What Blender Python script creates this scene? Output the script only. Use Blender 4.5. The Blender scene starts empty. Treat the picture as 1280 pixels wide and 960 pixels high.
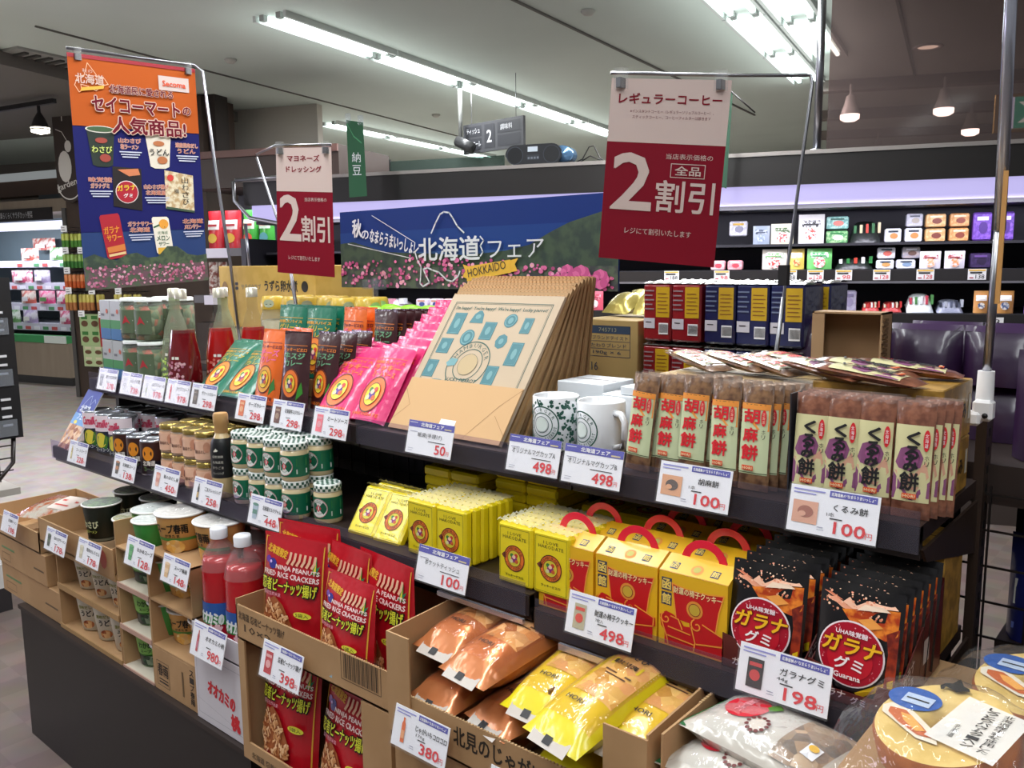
import bpy, math, random
from mathutils import Vector, Matrix
random.seed(7)
SC = bpy.context.scene; COL = SC.collection
R = math.radians
# ---------------------------------------------------------------- camera
F_PX, CH = 1060.0, 1.4
_t, _r, _a = R(8.0), R(.56), R(49.5)
_Fh = Vector((-math.cos(_a), math.sin(_a), 0)); _R0 = Vector((math.sin(_a), math.cos(_a), 0)); _Z = Vector((0, 0, 1))
FW = _Fh*math.cos(_t) - _Z*math.sin(_t); _U0 = _Fh*math.sin(_t) + _Z*math.cos(_t)
RT = _R0*math.cos(_r) - _U0*math.sin(_r); UP = _U0*math.cos(_r) + _R0*math.sin(_r)
EYE = Vector((0, 0, CH))
cd = bpy.data.cameras.new('camera'); cam = bpy.data.objects.new('camera', cd); COL.objects.link(cam)
mw = Matrix((RT, UP, -FW)).transposed().to_4x4(); mw.translation = EYE
cam.matrix_world = mw
cd.sensor_fit = 'HORIZONTAL'; cd.sensor_width = 36; cd.lens = 36*F_PX/1280; cd.clip_start = .02; cd.clip_end = 80
SC.camera = cam
# ---------------------------------------------------------------- world, exposure
w = bpy.data.worlds.new('world'); SC.world = w; w.use_nodes = True
w.node_tree.nodes['Background'].inputs[0].default_value = (.93, .93, 1, 1)
w.node_tree.nodes['Background'].inputs[1].default_value = .22
SC.view_settings.view_transform = 'Standard'; SC.view_settings.look = 'None'
SC.view_settings.exposure = 0.14; SC.view_settings.gamma = 1; SC.view_settings.use_curve_mapping = False
SC.cycles.max_bounces = 6; SC.cycles.transparent_max_bounces = 16; SC.cycles.caustics_reflective = False; SC.cycles.caustics_refractive = False
SC.cycles.sample_clamp_indirect = 3

def ray(x, y): return RT*(x-640) - UP*(y-480) + FW*F_PX
class Fr:                                           # a vertical frame turned about z
    def __init__(s, ox, oy, deg):
        t = R(deg); s.rz = t; s.o = Vector((ox, oy, 0)); s.e1 = Vector((math.cos(t), math.sin(t), 0)); s.e2 = Vector((-math.sin(t), math.cos(t), 0))
    def w(s, x, y, z): return s.o + s.e1*x + s.e2*y + Vector((0, 0, z))
    def at(s, px, py, y):                           # pixel -> local (x, z) on the plane y
        d = ray(px, py); t = ((s.o + s.e2*y - EYE).dot(s.e2))/d.dot(s.e2); p = EYE + d*t
        return ((p - s.o).dot(s.e1), p.z)
WF = Fr(0, 0, 0)                                    # world = display frame (x along the shelves, y into them)
CF = Fr(-3.497, 4.115, 20.8)                        # chilled case along the back
def atz(px, py, z):
    d = ray(px, py); t = (z - CH)/d.z; return EYE + d*t

# ---------------------------------------------------------------- materials
def lin(h):
    h = h.lstrip('#'); c = [int(h[i:i+2], 16)/255 for i in (0, 2, 4)]
    return tuple((v/12.92 if v <= .04045 else ((v+.055)/1.055)**2.4) for v in c) + (1,)
_m = {}
def P(hexc, rough=.5, metal=0., coat=0., emit=0., bump=0., bscale=60, spec=.5, noise=None, nscale=20, trans=0.):
    key = (hexc, rough, metal, coat, emit, bump, bscale, spec, noise, nscale, trans)
    if key in _m: return _m[key]
    m = bpy.data.materials.new('m_'+hexc.strip('#')); m.use_nodes = True; nt = m.node_tree; b = nt.nodes['Principled BSDF']
    b.inputs['Base Color'].default_value = lin(hexc); b.inputs['Roughness'].default_value = rough; b.inputs['Metallic'].default_value = metal
    b.inputs['Coat Weight'].default_value = coat; b.inputs['Coat Roughness'].default_value = .12; b.inputs['Specular IOR Level'].default_value = spec
    b.inputs['Transmission Weight'].default_value = trans
    if emit: b.inputs['Base Color'].default_value = tuple(c*.15 for c in lin(hexc)[:3]) + (1,); b.inputs['Emission Color'].default_value = lin(hexc); b.inputs['Emission Strength'].default_value = emit
    if bump or noise:
        tc = nt.nodes.new('ShaderNodeTexCoord'); n = nt.nodes.new('ShaderNodeTexNoise'); n.inputs['Scale'].default_value = bscale if not noise else nscale
        n.inputs['Detail'].default_value = 3; nt.links.new(tc.outputs['Object'], n.inputs['Vector'])
        if noise:
            mx = nt.nodes.new('ShaderNodeMix'); mx.data_type = 'RGBA'; mx.inputs[6].default_value = lin(hexc); mx.inputs[7].default_value = lin(noise)
            cr = nt.nodes.new('ShaderNodeMapRange'); cr.inputs[1].default_value = .42; cr.inputs[2].default_value = .58
            nt.links.new(n.outputs[0], cr.inputs[0]); nt.links.new(cr.outputs[0], mx.inputs[0]); nt.links.new(mx.outputs[2], b.inputs['Base Color'])
        if bump:
            n2 = nt.nodes.new('ShaderNodeTexNoise'); n2.inputs['Scale'].default_value = bscale; n2.inputs['Detail'].default_value = 2; nt.links.new(tc.outputs['Object'], n2.inputs['Vector'])
            bp = nt.nodes.new('ShaderNodeBump'); bp.inputs['Strength'].default_value = bump; bp.inputs['Distance'].default_value = .004
            nt.links.new(n2.outputs[0], bp.inputs['Height']); nt.links.new(bp.outputs[0], b.inputs['Normal']); nt.links.new(bp.outputs[0], b.inputs['Coat Normal'])
    _m[key] = m; return m
def foil(h, b=.55, s=38): return P(h, .36, 0, .35, 0, b, s)
def film(tint='ffffff', op=.08, bump=.6, bs=45):
    key = ('film', tint, op, bump)
    if key in _m: return _m[key]
    m = bpy.data.materials.new('clear_film'); m.use_nodes = True; nt = m.node_tree; nt.nodes.clear()
    o = nt.nodes.new('ShaderNodeOutputMaterial'); tr = nt.nodes.new('ShaderNodeBsdfTransparent'); tr.inputs[0].default_value = lin(tint)
    g = nt.nodes.new('ShaderNodeBsdfGlossy'); g.inputs['Roughness'].default_value = .08; df = nt.nodes.new('ShaderNodeBsdfDiffuse'); df.inputs[0].default_value = lin(tint)
    fr = nt.nodes.new('ShaderNodeLayerWeight'); fr.inputs[0].default_value = .5; pw = nt.nodes.new('ShaderNodeMath'); pw.operation = 'POWER'; pw.inputs[1].default_value = 4; ma = nt.nodes.new('ShaderNodeMath'); ma.operation = 'MULTIPLY_ADD'; ma.inputs[1].default_value = .45 if bump else .05; ma.inputs[2].default_value = .045 if bump else .006; nt.links.new(fr.outputs['Facing'], pw.inputs[0]); nt.links.new(pw.outputs[0], ma.inputs[0])
    a = nt.nodes.new('ShaderNodeMixShader'); b = nt.nodes.new('ShaderNodeMixShader'); b.inputs[0].default_value = op
    nt.links.new(ma.outputs[0], a.inputs[0]); nt.links.new(tr.outputs[0], a.inputs[1]); nt.links.new(g.outputs[0], a.inputs[2])
    nt.links.new(a.outputs[0], b.inputs[1]); nt.links.new(df.outputs[0], b.inputs[2]); nt.links.new(b.outputs[0], o.inputs[0])
    if bump:
        tc = nt.nodes.new('ShaderNodeTexCoord'); n = nt.nodes.new('ShaderNodeTexNoise'); n.inputs['Scale'].default_value = bs; nt.links.new(tc.outputs['Object'], n.inputs['Vector'])
        bp = nt.nodes.new('ShaderNodeBump'); bp.inputs['Strength'].default_value = bump; bp.inputs['Distance'].default_value = .006
        nt.links.new(n.outputs[0], bp.inputs['Height']); nt.links.new(bp.outputs[0], g.inputs['Normal']); nt.links.new(bp.outputs[0], fr.inputs['Normal'])
    _m[key] = m; return m
def tilemat(name, c1, c2, scale, rough, bumpy=.1, squash=1.0):
    m = bpy.data.materials.new(name); m.use_nodes = True; nt = m.node_tree; b = nt.nodes['Principled BSDF']; b.inputs['Roughness'].default_value = rough
    tc = nt.nodes.new('ShaderNodeTexCoord'); mp = nt.nodes.new('ShaderNodeMapping'); mp.inputs['Scale'].default_value = (scale, scale*squash, scale)
    ck = nt.nodes.new('ShaderNodeTexChecker'); ck.inputs['Scale'].default_value = 1; ck.inputs[1].default_value = lin(c1); ck.inputs[2].default_value = lin(c2)
    n = nt.nodes.new('ShaderNodeTexNoise'); n.inputs['Scale'].default_value = 9; mx = nt.nodes.new('ShaderNodeMix'); mx.data_type = 'RGBA'; mx.blend_type = 'OVERLAY'; mx.inputs[0].default_value = .25
    nt.links.new(tc.outputs['Object'], mp.inputs[0]); nt.links.new(mp.outputs[0], ck.inputs[0]); nt.links.new(tc.outputs['Object'], n.inputs[0])
    nt.links.new(ck.outputs[0], mx.inputs[6]); nt.links.new(n.outputs[1], mx.inputs[7]); nt.links.new(mx.outputs[2], b.inputs['Base Color']); return m
def woodmat(name, c1, c2, sc=(60, 60, 3), rough=.5):
    m = bpy.data.materials.new(name); m.use_nodes = True; nt = m.node_tree; b = nt.nodes['Principled BSDF']; b.inputs['Roughness'].default_value = rough
    tc = nt.nodes.new('ShaderNodeTexCoord'); mp = nt.nodes.new('ShaderNodeMapping'); mp.inputs['Scale'].default_value = sc
    n = nt.nodes.new('ShaderNodeTexNoise'); n.inputs['Scale'].default_value = 1; n.inputs['Detail'].default_value = 4
    mx = nt.nodes.new('ShaderNodeMix'); mx.data_type = 'RGBA'; mx.inputs[6].default_value = lin(c1); mx.inputs[7].default_value = lin(c2)
    nt.links.new(tc.outputs['Object'], mp.inputs[0]); nt.links.new(mp.outputs[0], n.inputs[0]); nt.links.new(n.outputs[0], mx.inputs[0]); nt.links.new(mx.outputs[2], b.inputs['Base Color']); return m
def crumbmat(cols, scale=60, bump=1.0, rough=.6):      # lumpy food seen through a pack, printed food photographs
    key = ('crumb', cols, scale)
    if key in _m: return _m[key]
    m = bpy.data.materials.new('crumbs'); m.use_nodes = True; nt = m.node_tree; b = nt.nodes['Principled BSDF']; b.inputs['Roughness'].default_value = rough
    tc = nt.nodes.new('ShaderNodeTexCoord'); v = nt.nodes.new('ShaderNodeTexVoronoi'); v.inputs['Scale'].default_value = scale
    cr = nt.nodes.new('ShaderNodeValToRGB'); el = cr.color_ramp.elements
    while len(el) < len(cols): el.new(.5)
    for i, c in enumerate(cols): el[i].position = i/(len(cols)-1); el[i].color = lin(c)
    nt.links.new(tc.outputs['Object'], v.inputs['Vector']); sp = nt.nodes.new('ShaderNodeSeparateColor'); nt.links.new(v.outputs['Color'], sp.inputs[0])
    nt.links.new(sp.outputs[0], cr.inputs[0]); nt.links.new(cr.outputs[0], b.inputs['Base Color'])
    bp = nt.nodes.new('ShaderNodeBump'); bp.inputs['Strength'].default_value = bump*.5; bp.inputs['Distance'].default_value = .005; bp.invert = True
    nt.links.new(v.outputs['Distance'], bp.inputs['Height']); nt.links.new(bp.outputs[0], b.inputs['Normal'])
    _m[key] = m; return m
WHITE = P('f2f0f2', .45); INK = P('1c1a1e', .5); RED = P('d8232f', .45); SHELF = P('1a1311', .5); DARK = P('151214', .5)
KRAFT = P('a98457', .75, 0, 0, 0, .15, 90); KRAFT2 = P('8a6a44', .8); KEDGE = P('c4a277', .8, 0, 0, 0, .5, 400)
CHROME = P('9c9ca2', .28, 1.); STEEL = P('8d8d92', .35, 1.); CLEAR = film('f4f6fa', .06, 0); FILM = film('ffffff', .05, .8)
NAVY = P('3b3f9a', .5)

# ---------------------------------------------------------------- text outlines (the font that ships inside Blender)
_txt = {}
def glyphs(s, bold=0.0, res=2):
    key = (s, bold, res)
    if key in _txt: return _txt[key]
    c = bpy.data.curves.new('t', 'FONT'); c.body = s; c.size = 1; c.resolution_u = res; c.offset = bold
    o = bpy.data.objects.new('t', c); COL.objects.link(o)
    me = bpy.data.meshes.new_from_object(o.evaluated_get(bpy.context.evaluated_depsgraph_get()))
    vs = [(v.co.x, v.co.y) for v in me.vertices]; fs = [tuple(p.vertices) for p in me.polygons]
    bpy.data.objects.remove(o); bpy.data.curves.remove(c); bpy.data.meshes.remove(me)
    if not vs: vs = [(0, 0), (1, 0), (1, 1)]; fs = []
    x0 = min(v[0] for v in vs); x1 = max(v[0] for v in vs); y0 = min(v[1] for v in vs); y1 = max(v[1] for v in vs)
    vs = [((v[0]-x0)/max(x1-x0, 1e-6), (v[1]-y0)/max(y1-y0, 1e-6)) for v in vs]
    _txt[key] = (vs, fs, (x1-x0)/max(y1-y0, 1e-6)); return _txt[key]

# ---------------------------------------------------------------- mesh builder
class M:
    def __init__(s, xf=None, eps=.0004):
        s.v = []; s.f = []; s.mi = []; s.mats = []; s.sm = []; s.xf = xf; s.surf = None; s.eps = eps; s.L = 1
    def idx(s, m):
        if m not in s.mats: s.mats.append(m)
        return s.mats.index(m)
    def add(s, vs, fs, mat, smooth=False):
        n = len(s.v); k = s.idx(mat)
        for p in vs:
            p = Vector(p); s.v.append(tuple(s.xf @ p if s.xf else p))
        for f in fs: s.f.append(tuple(i+n for i in f)); s.mi.append(k); s.sm.append(smooth)
        return s
    def box(s, x0, y0, z0, x1, y1, z1, mat, bev=0):
        if bev:
            b = bev
            prof = []
            vs = []
            for z, i in ((z0, b), (z0+b, 0), (z1-b, 0), (z1, b)):
                vs += [(x0+b+ (0 if not i else 0), y0+i, z), (x1-b, y0+i, z), (x1-i, y0+b, z), (x1-i, y1-b, z), (x1-b, y1-i, z), (x0+b, y1-i, z), (x0+i, y1-b, z), (x0+i, y0+b, z)]
            fs = [tuple(range(7, -1, -1)), tuple(range(24, 32))]
            for r in range(3):
                for k in range(8): fs.append((r*8+k, r*8+(k+1) % 8, (r+1)*8+(k+1) % 8, (r+1)*8+k))
            return s.add(vs, fs, mat)
        vs = [(x, y, z) for z in (z0, z1) for y in (y0, y1) for x in (x0, x1)]
        return s.add(vs, [(0, 2, 3, 1), (4, 5, 7, 6), (0, 1, 5, 4), (2, 6, 7, 3), (0, 4, 6, 2), (1, 3, 7, 5)], mat)
    def prism(s, pts, y0, y1, mat):                 # polygon in x,z extruded along y
        n = len(pts); vs = [(p[0], y0, p[1]) for p in pts] + [(p[0], y1, p[1]) for p in pts]
        fs = [tuple(range(n)), tuple(range(2*n-1, n-1, -1))] + [(i, i+n, (i+1) % n + n, (i+1) % n) for i in range(n)]
        return s.add(vs, fs, mat)
    def prismz(s, pts, z0, z1, mat):
        n = len(pts); vs = [(p[0], p[1], z0) for p in pts] + [(p[0], p[1], z1) for p in pts]
        fs = [tuple(range(n-1, -1, -1)), tuple(range(n, 2*n))] + [(i, (i+1) % n, (i+1) % n + n, i+n) for i in range(n)]
        return s.add(vs, fs, mat)
    def lathe(s, prof, mat, n=20, cx=0, cy=0, smooth=True, cap=True):
        vs = []; fs = []
        for r, z in prof:
            for k in range(n):
                a = 2*math.pi*k/n; vs.append((cx+r*math.cos(a), cy+r*math.sin(a), z))
        for i in range(len(prof)-1):
            for k in range(n): fs.append((i*n+k, i*n+(k+1) % n, (i+1)*n+(k+1) % n, (i+1)*n+k))
        s.add(vs, fs, mat, smooth)
        if cap:
            for i, rev in ((0, True), (len(prof)-1, False)):
                if prof[i][0] > 1e-5:
                    ring = [(cx+prof[i][0]*math.cos(2*math.pi*k/n), cy+prof[i][0]*math.sin(2*math.pi*k/n), prof[i][1]) for k in range(n)]
                    s.add(ring, [tuple(range(n-1, -1, -1)) if rev else tuple(range(n))], mat)
        return s
    def tube(s, pts, r, mat, n=8, closed=False):
        pts = [Vector(p) for p in pts]; vs = []; fs = []; N = len(pts)
        for i, p in enumerate(pts):
            a = pts[i-1] if (i > 0 or closed) else p; b = pts[(i+1) % N] if (i < N-1 or closed) else p
            t = (b-a).normalized(); ref = Vector((0, 0, 1)) if abs(t.z) < .9 else Vector((1, 0, 0))
            x = t.cross(ref).normalized(); y = x.cross(t)
            for k in range(n):
                q = 2*math.pi*k/n; vs.append(p + x*(r*math.cos(q)) + y*(r*math.sin(q)))
        for i in range(N if closed else N-1):
            j = (i+1) % N
            for k in range(n): fs.append((i*n+k, i*n+(k+1) % n, j*n+(k+1) % n, j*n+k))
        if not closed: fs += [tuple(range(n-1, -1, -1)), tuple(range((N-1)*n, N*n))]
        return s.add(vs, fs, mat, True)
    def grid(s, fn, nu, nv, mat, smooth=True, flip=False):
        vs = [fn(i/nu, j/nv) for j in range(nv+1) for i in range(nu+1)]
        fs = []
        for j in range(nv):
            for i in range(nu):
                q = (j*(nu+1)+i, j*(nu+1)+i+1, (j+1)*(nu+1)+i+1, (j+1)*(nu+1)+i); fs.append(q[::-1] if flip else q)
        return s.add(vs, fs, mat, smooth)
    # ---- flat print laid on a surface: s.surf(u, v, lift) -> point
    def on(s, surf): s.surf = surf; s.L = 1; return s
    def lay(s, n=1): s.L += n; return s
    def _p(s, u, v, l=None): return s.surf(u, v, s.eps*(l or s.L))
    def rect(s, u0, v0, u1, v1, mat, nu=1, nv=1, l=None):
        return s.grid(lambda a, b: s._p(u0+(u1-u0)*a, v0+(v1-v0)*b, l), nu, nv, mat, True)
    def poly(s, pts, mat, l=None): return s.add([s._p(u, v, l) for u, v in pts], [tuple(range(len(pts)))], mat)
    def disc(s, u, v, r, mat, n=20, rv=None, l=None, rings=1):
        rv = rv or r
        vs = [s._p(u, v, l)]; fs = []
        for q in range(1, rings+1):
            for k in range(n):
                a = 2*math.pi*k/n; vs.append(s._p(u+r*q/rings*math.cos(a), v+rv*q/rings*math.sin(a), l))
        for k in range(n): fs.append((0, 1+k, 1+(k+1) % n))
        for q in range(rings-1):
            for k in range(n): fs.append((1+q*n+k, 1+(q+1)*n+k, 1+(q+1)*n+(k+1) % n, 1+q*n+(k+1) % n))
        return s.add(vs, fs, mat, True)
    def ring(s, u, v, r0, r1, mat, n=28, k0=0, k1=1, l=None, sv=1):
        vs = []; fs = []
        for k in range(n+1):
            a = 2*math.pi*(k0+(k1-k0)*k/n)
            vs += [s._p(u+r0*math.cos(a), v+sv*r0*math.sin(a), l), s._p(u+r1*math.cos(a), v+sv*r1*math.sin(a), l)]
        for k in range(n): fs.append((2*k, 2*k+1, 2*k+3, 2*k+2))
        return s.add(vs, fs, mat)
    def line(s, pts, wd, mat, closed=False, l=None):
        n = len(pts)
        for i in range(n if closed else n-1):
            a = pts[i]; b = pts[(i+1) % n]; dx = b[0]-a[0]; dy = b[1]-a[1]; q = math.hypot(dx, dy) or 1; nx = -dy/q*wd/2; ny = dx/q*wd/2; ex = dx/q*wd*.35; ey = dy/q*wd*.35
            s.poly([(a[0]-nx-ex, a[1]-ny-ey), (b[0]-nx+ex, b[1]-ny+ey), (b[0]+nx+ex, b[1]+ny+ey), (a[0]+nx-ex, a[1]+ny-ey)], mat, l)
        return s
    def frame(s, u0, v0, u1, v1, wd, mat, l=None): return s.line([(u0, v0), (u1, v0), (u1, v1), (u0, v1)], wd, mat, True, l)
    def text(s, t, u0, v0, w, h, mat, bold=0.0, rot=0, vert=False, l=None, res=2, italic=0):
        if vert:
            n = len(t); ch = h/n
            for i, c in enumerate(t):
                if c != ' ': s.text(c, u0, v0+h-(i+1)*ch+ch*.06, w, ch*.88, mat, bold, 0, False, l, res)
            return s
        vs, fs, asp = glyphs(t, 0, res); cr, sr = math.cos(rot), math.sin(rot)
        if h is None: h = w/asp
        if w is None: w = h*asp
        nb = 1 if bold <= .012 else (4 if bold < .045 else 8); d = bold*h*1.15
        for q in range(nb):                         # heavier strokes: the outline again, a hair aside and a hair higher
            a = 6.2832*(q+.5)/nb; dx, dy = (d*math.cos(a), d*math.sin(a)) if nb > 1 else (0, 0); out = []
            for x, y in vs:
                x = x*w + italic*y*h + dx; y = y*h + dy; out.append(s._p(u0+x*cr-y*sr, v0+x*sr+y*cr, (l or s.L)+.11*q))
            s.add(out, fs, mat)
        return s
    def arctext(s, t, u, v, r, h, a0, a1, mat, bold=.02, inward=False, sv=1):
        n = len(t)
        for i, c in enumerate(t):
            if c == ' ': continue
            a = a0+(a1-a0)*(i+.5)/n; vs, fs, asp = glyphs(c, 0, 1); w = min(h*asp, abs(a1-a0)*r/n*.9); out = []
            for x, y in vs:
                rr = r+(y*h if not inward else -y*h); da = (x-.5)*w/r; aa = a+(-da if not inward else da)
                out.append(s._p(u+rr*math.cos(aa), v+sv*rr*math.sin(aa)))
            s.add(out, fs, mat)
        return s
    def build(s, name, parent=None, loc=None, rz=0, smooth=None):
        me = bpy.data.meshes.new(name); me.from_pydata(s.v, [], s.f)
        for m in s.mats: me.materials.append(m)
        me.polygons.foreach_set('material_index', s.mi); me.polygons.foreach_set('use_smooth', s.sm); me.update()
        o = bpy.data.objects.new(name, me); COL.objects.link(o)
        if parent: o.parent = parent
        if loc is not None: o.location = loc
        if rz: o.rotation_euler = (0, 0, rz)
        return o
def tag(o, label, cat, group=None):
    o['label'] = label; o['category'] = cat
    if group: o['group'] = group
    return o
def thing(name, label, cat, loc=(0, 0, 0), rz=0, group=None, rx=0, ry=0):
    o = bpy.data.objects.new(name, None); COL.objects.link(o); o.location = loc; o.rotation_euler = (rx, ry, rz); o.empty_display_size = .02
    return tag(o, label, cat, group)
def part(mb, name, parent, label=None, kind=None):
    o = mb.build(name, parent)
    if label: o['label'] = label
    if kind: o['kind'] = kind
    return o
def struct(mb, name, loc=None, rz=0):
    o = mb.build(name, None, loc, rz); o['kind'] = 'structure'; return o
class Proto:                                        # first use places the built thing itself, later uses copy it
    def __init__(s, fn): s.fn = fn; s.o = None; s.kids = None
    def __call__(s, label, loc, rz=0, rx=0, ry=0, group=None, sc=None):
        if s.o is None:
            s.o = s.fn(); o = s.o
            s.kids = [(k, list(k.children)) for k in o.children]
            o.location = loc; o.rotation_euler = (rx, ry, rz); o['label'] = label
            if sc: o.scale = sc
            if group: o['group'] = group
            return o
        c = s.o.copy(); COL.objects.link(c); c.location = loc; c.rotation_euler = (rx, ry, rz); c['label'] = label; c.scale = sc or (1, 1, 1)
        if group: c['group'] = group
        for k, gs in s.kids:
            d = k.copy(); COL.objects.link(d); d.parent = c
            for g in gs:
                e = g.copy(); COL.objects.link(e); e.parent = d
        return c
ORD = ['first', 'second', 'third', 'fourth', 'fifth', 'sixth', 'seventh', 'eighth', 'ninth', 'tenth', 'eleventh', 'twelfth', 'thirteenth', 'fourteenth', 'fifteenth', 'sixteenth', 'seventeenth', 'eighteenth', 'nineteenth', 'twentieth']
def plane(x0=0, y=0, z0=0):                         # print surface facing -y
    return lambda u, v, l: (x0+u, y-l, z0+v)
def quadsurf(a, b, c, d, w=1, h=1, nrm=None):       # a=bottom left, b=bottom right, c=top right, d=top left
    a, b, c, d = map(Vector, (a, b, c, d)); n = nrm or (b-a).cross(d-a).normalized()
    return lambda u, v, l: (a*(1-u/w)+b*(u/w))*(1-v/h) + (d*(1-u/w)+c*(u/w))*(v/h) + n*l
def cylsurf(rfun, a0=-math.pi/2, k=1.0):            # u = arc length from the centre line at angle a0
    def f(u, v, l):
        r = rfun(v) if callable(rfun) else rfun; a = a0 + u/(r*k); return ((r+l)*math.cos(a), (r+l)*math.sin(a), v)
    return f
def pouch(m, w, h, t, mat, crimp=.01, stand=False, nu=10, nv=12, pinch=0.0, pw=.55):
    def th(u, v):
        f = max(0, 1-abs(2*u/w)**2.6)**pw
        q = min(1, max(0, (v-crimp)/(h-2*crimp)))
        g = (max(0, 1-q**2.2)**.7 if stand else max(0, 1-abs(2*q-1)**3)**pw)
        return t/2*f*g
    def xw(u, v):
        q = abs(2*v/h-1); return u*(1-pinch*(1-q*q))
    front = lambda u, v, l: (xw(u, v), -th(u, v)-l, v)
    m.grid(lambda a, b: front((a-.5)*w, b*h, 0), nu, nv, mat)
    m.grid(lambda a, b: (xw((a-.5)*w, b*h), th((a-.5)*w, b*h), b*h), nu, nv, mat, True, True)
    return front
# ================================================================ ceiling light rows (lamps of the place and added fill lights)
LD = Vector((-.203, .979, 0)); LRZ = math.atan2(LD.y, LD.x) - math.pi/2
def make_light():
    o = thing('ceiling_light', '', 'ceiling light', group='recessed twin tube ceiling lights')
    m = M(); m.box(-.15, -.62, -.012, -.125, .62, .05, P('c9ccca', .5)).box(.125, -.62, -.012, .15, .62, .05, P('c9ccca', .5)).box(-.125, -.62, .035, .125, .62, .05, P('e4fbf6', .4, 0, 0, 2.0)); part(m, 'housing', o)
    m = M()
    for x in (-.075, .075): m = M(); m.tube([(x, -.57, .01), (x, .57, .01)], .017, P('eafffa', .4, 0, 0, 7.), 10); part(m, 'fluorescent_tube', o)
    for x in (-.075, .075):
        for y in (-.595, .595): m = M(); m.box(x-.02, y-.02, -.008, x+.02, y+.02, .03, P('9a9c9a', .5)); part(m, 'lamp_holder', o)
    return o
LIGHT = Proto(make_light)
def area(name, loc, sx, sy, e, rot=(0, 0, 0), col=(.975, .98, 1)):
    l = bpy.data.lights.new(name, 'AREA'); l.shape = 'RECTANGLE'; l.size = sx; l.size_y = sy; l.energy = e; l.color = col
    o = bpy.data.objects.new(name, l); COL.objects.link(o); o.location = loc; o.rotation_euler = rot; return o
def light_row(p, n, word, energy):
    p = Vector((p[0], p[1], 3.07))
    for i in range(n): LIGHT('twin tube ceiling light, %s in the row %s' % (ORD[i], word), p + LD*(.63+1.26*i), LRZ)
    area('lamp_row', p + LD*(.63*n) - Vector((0, 0, .04)), .25, 1.26*n, energy, (0, 0, LRZ))
    area('ceiling_fill', p + LD*(.63*n) - Vector((0, 0, .34)), .5, 1.26*n, energy*.085, (math.pi, 0, LRZ), (.92, 1, .97))  # upward fill light added below each row to brighten the ceiling
light_row((-5.14, 3.52), 5, 'above the fair banner', 120)
light_row((-8.37, 6.48), 3, 'farther back on the left', 80)
light_row((-1.45, -.50), 7, 'that ends at the chrome post', 185)
light_row((-1.72, 2.36), 4, 'that is the rightmost at the top', 80)
light_row((.25, -1.9), 2, 'over the nearest floor', 26)
light_row((-3.4, -1.9), 3, 'over the aisle', 46)
light_row((1.6, -1.5), 2, 'over the right hand aisle', 20)
light_row((-7.5, -1.9), 3, 'added out of view over the far left floor', 120)  # extra row added out of view to lift the far left floor and ceiling
area('lavender_floor_fill', (-6.6, .2, 1.5), 3.0, .3, 34, (R(62), 0, R(-70)), (.82, .76, 1))  # unseen lavender light added to tint the left floor; no case stands there
# ================================================================ shell
m = M(); m.box(-24, -6, -.05, -4.4, 24, 0, tilemat('floor_tile', 'c2b8ae', 'beb4aa', 3.3, .2)); m.box(-4.4, -6, -.05, 9, 24, 0, tilemat('floor_carpet', '6f615b', '675953', 9, .5)); struct(m, 'floor')
CEIL = P('d0dad4', .85, noise='c9d3cd', nscale=.5)
m = M(); m.box(-24, -6, 3.1, 9, 24, 3.15, CEIL); struct(m, 'ceiling')
SEAM = P('6c6a66', .8); nt_ = [0]
def trim(a, b, wd, mat=SEAM, dz=.012):
    a = Vector((a[0], a[1], 3.1)); b = Vector((b[0], b[1], 3.1)); d = (b-a); L = d.length; nt_[0] += 1
    m = M(); m.box(0, -wd/2, -dz, L, wd/2, 0, mat); struct(m, 'trim_%d' % nt_[0], a, math.atan2(d.y, d.x))
trim((-3.55, 3.2), (-4.45, 9.6), .02); trim((-1.7, 5.4), (-2.55, 9.1), .02); trim((-6.6, 2.6), (-8.2, 9.0), .012)
BE = P('8f8580', .8)
for k, (a, b) in enumerate([((-3.24, 8.32), (-.5, 9.65)), ((-3.87, 9.91), (-.4, 11.4)), ((-4.44, 11.41), (-.3, 13.5))]): trim(a, b, .14, BE, .10)
m = M(); m.box(-16, 0, 0, 10, .1, 3.1, P('a7a29b', .8)); struct(m, 'wall_back', CF.w(0, 9.5, 0), CF.rz)
F2 = Fr(-9.8, 3.9, 20.8)
m = M(); m.box(.1, .9, 0, 2.75, 1.0, 3.1, P('cfc8be', .8)); m.box(-9, 3.5, 0, .1, 3.6, 3.1, P('8a8078', .8)); struct(m, 'wall_left', (-9.8, 3.9, 0), R(20.8))
# dropped dark ceiling over the produce corner
m = M(); m.box(-8, -2.6, 2.98, 1.75, .9, 3.08, P('6f6a66', .7)); struct(m, 'trim_20', (-9.8, 3.9, 0), R(20.8))
# ceiling vent and round fittings
m = M(); m.box(-.35, -.35, -.02, .35, .35, 0, P('9b9b97', .6))
for k in range(6): m.box(-.3, -.27+k*.1, -.035, .3, -.23+k*.1, -.02, P('4b4a48', .6))
v = thing('ceiling_vent', 'square grey air vent in the ceiling at the far left', 'vent', (-7.7, 3.0, 3.1), LRZ); part(m, 'grille', v)
for px, py, lb in ((735, 13, 'small round detector on the ceiling above the coffee poster'), (545, 143, 'small round detector on the ceiling left of the coffee poster'), (288, 74, 'small dark detector on the ceiling above the orange banner')):
    p = atz(px, py, 3.1); m = M(); m.lathe([(.045, 0), (.05, -.01), (.03, -.03), (.012, -.035)], P('b9b7b0', .5), 16); o = m.build('smoke_detector', None, p); tag(o, lb, 'detector')
p = atz(1160, 58, 3.1); m = M(); m.lathe([(.11, 0), (.115, -.008), (.085, -.012), (.08, .0)], WHITE, 24); m.lathe([(.075, -.006), (.0001, -.006)], P('fff6e0', .5, emit=2.), 20, cap=False)
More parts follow.
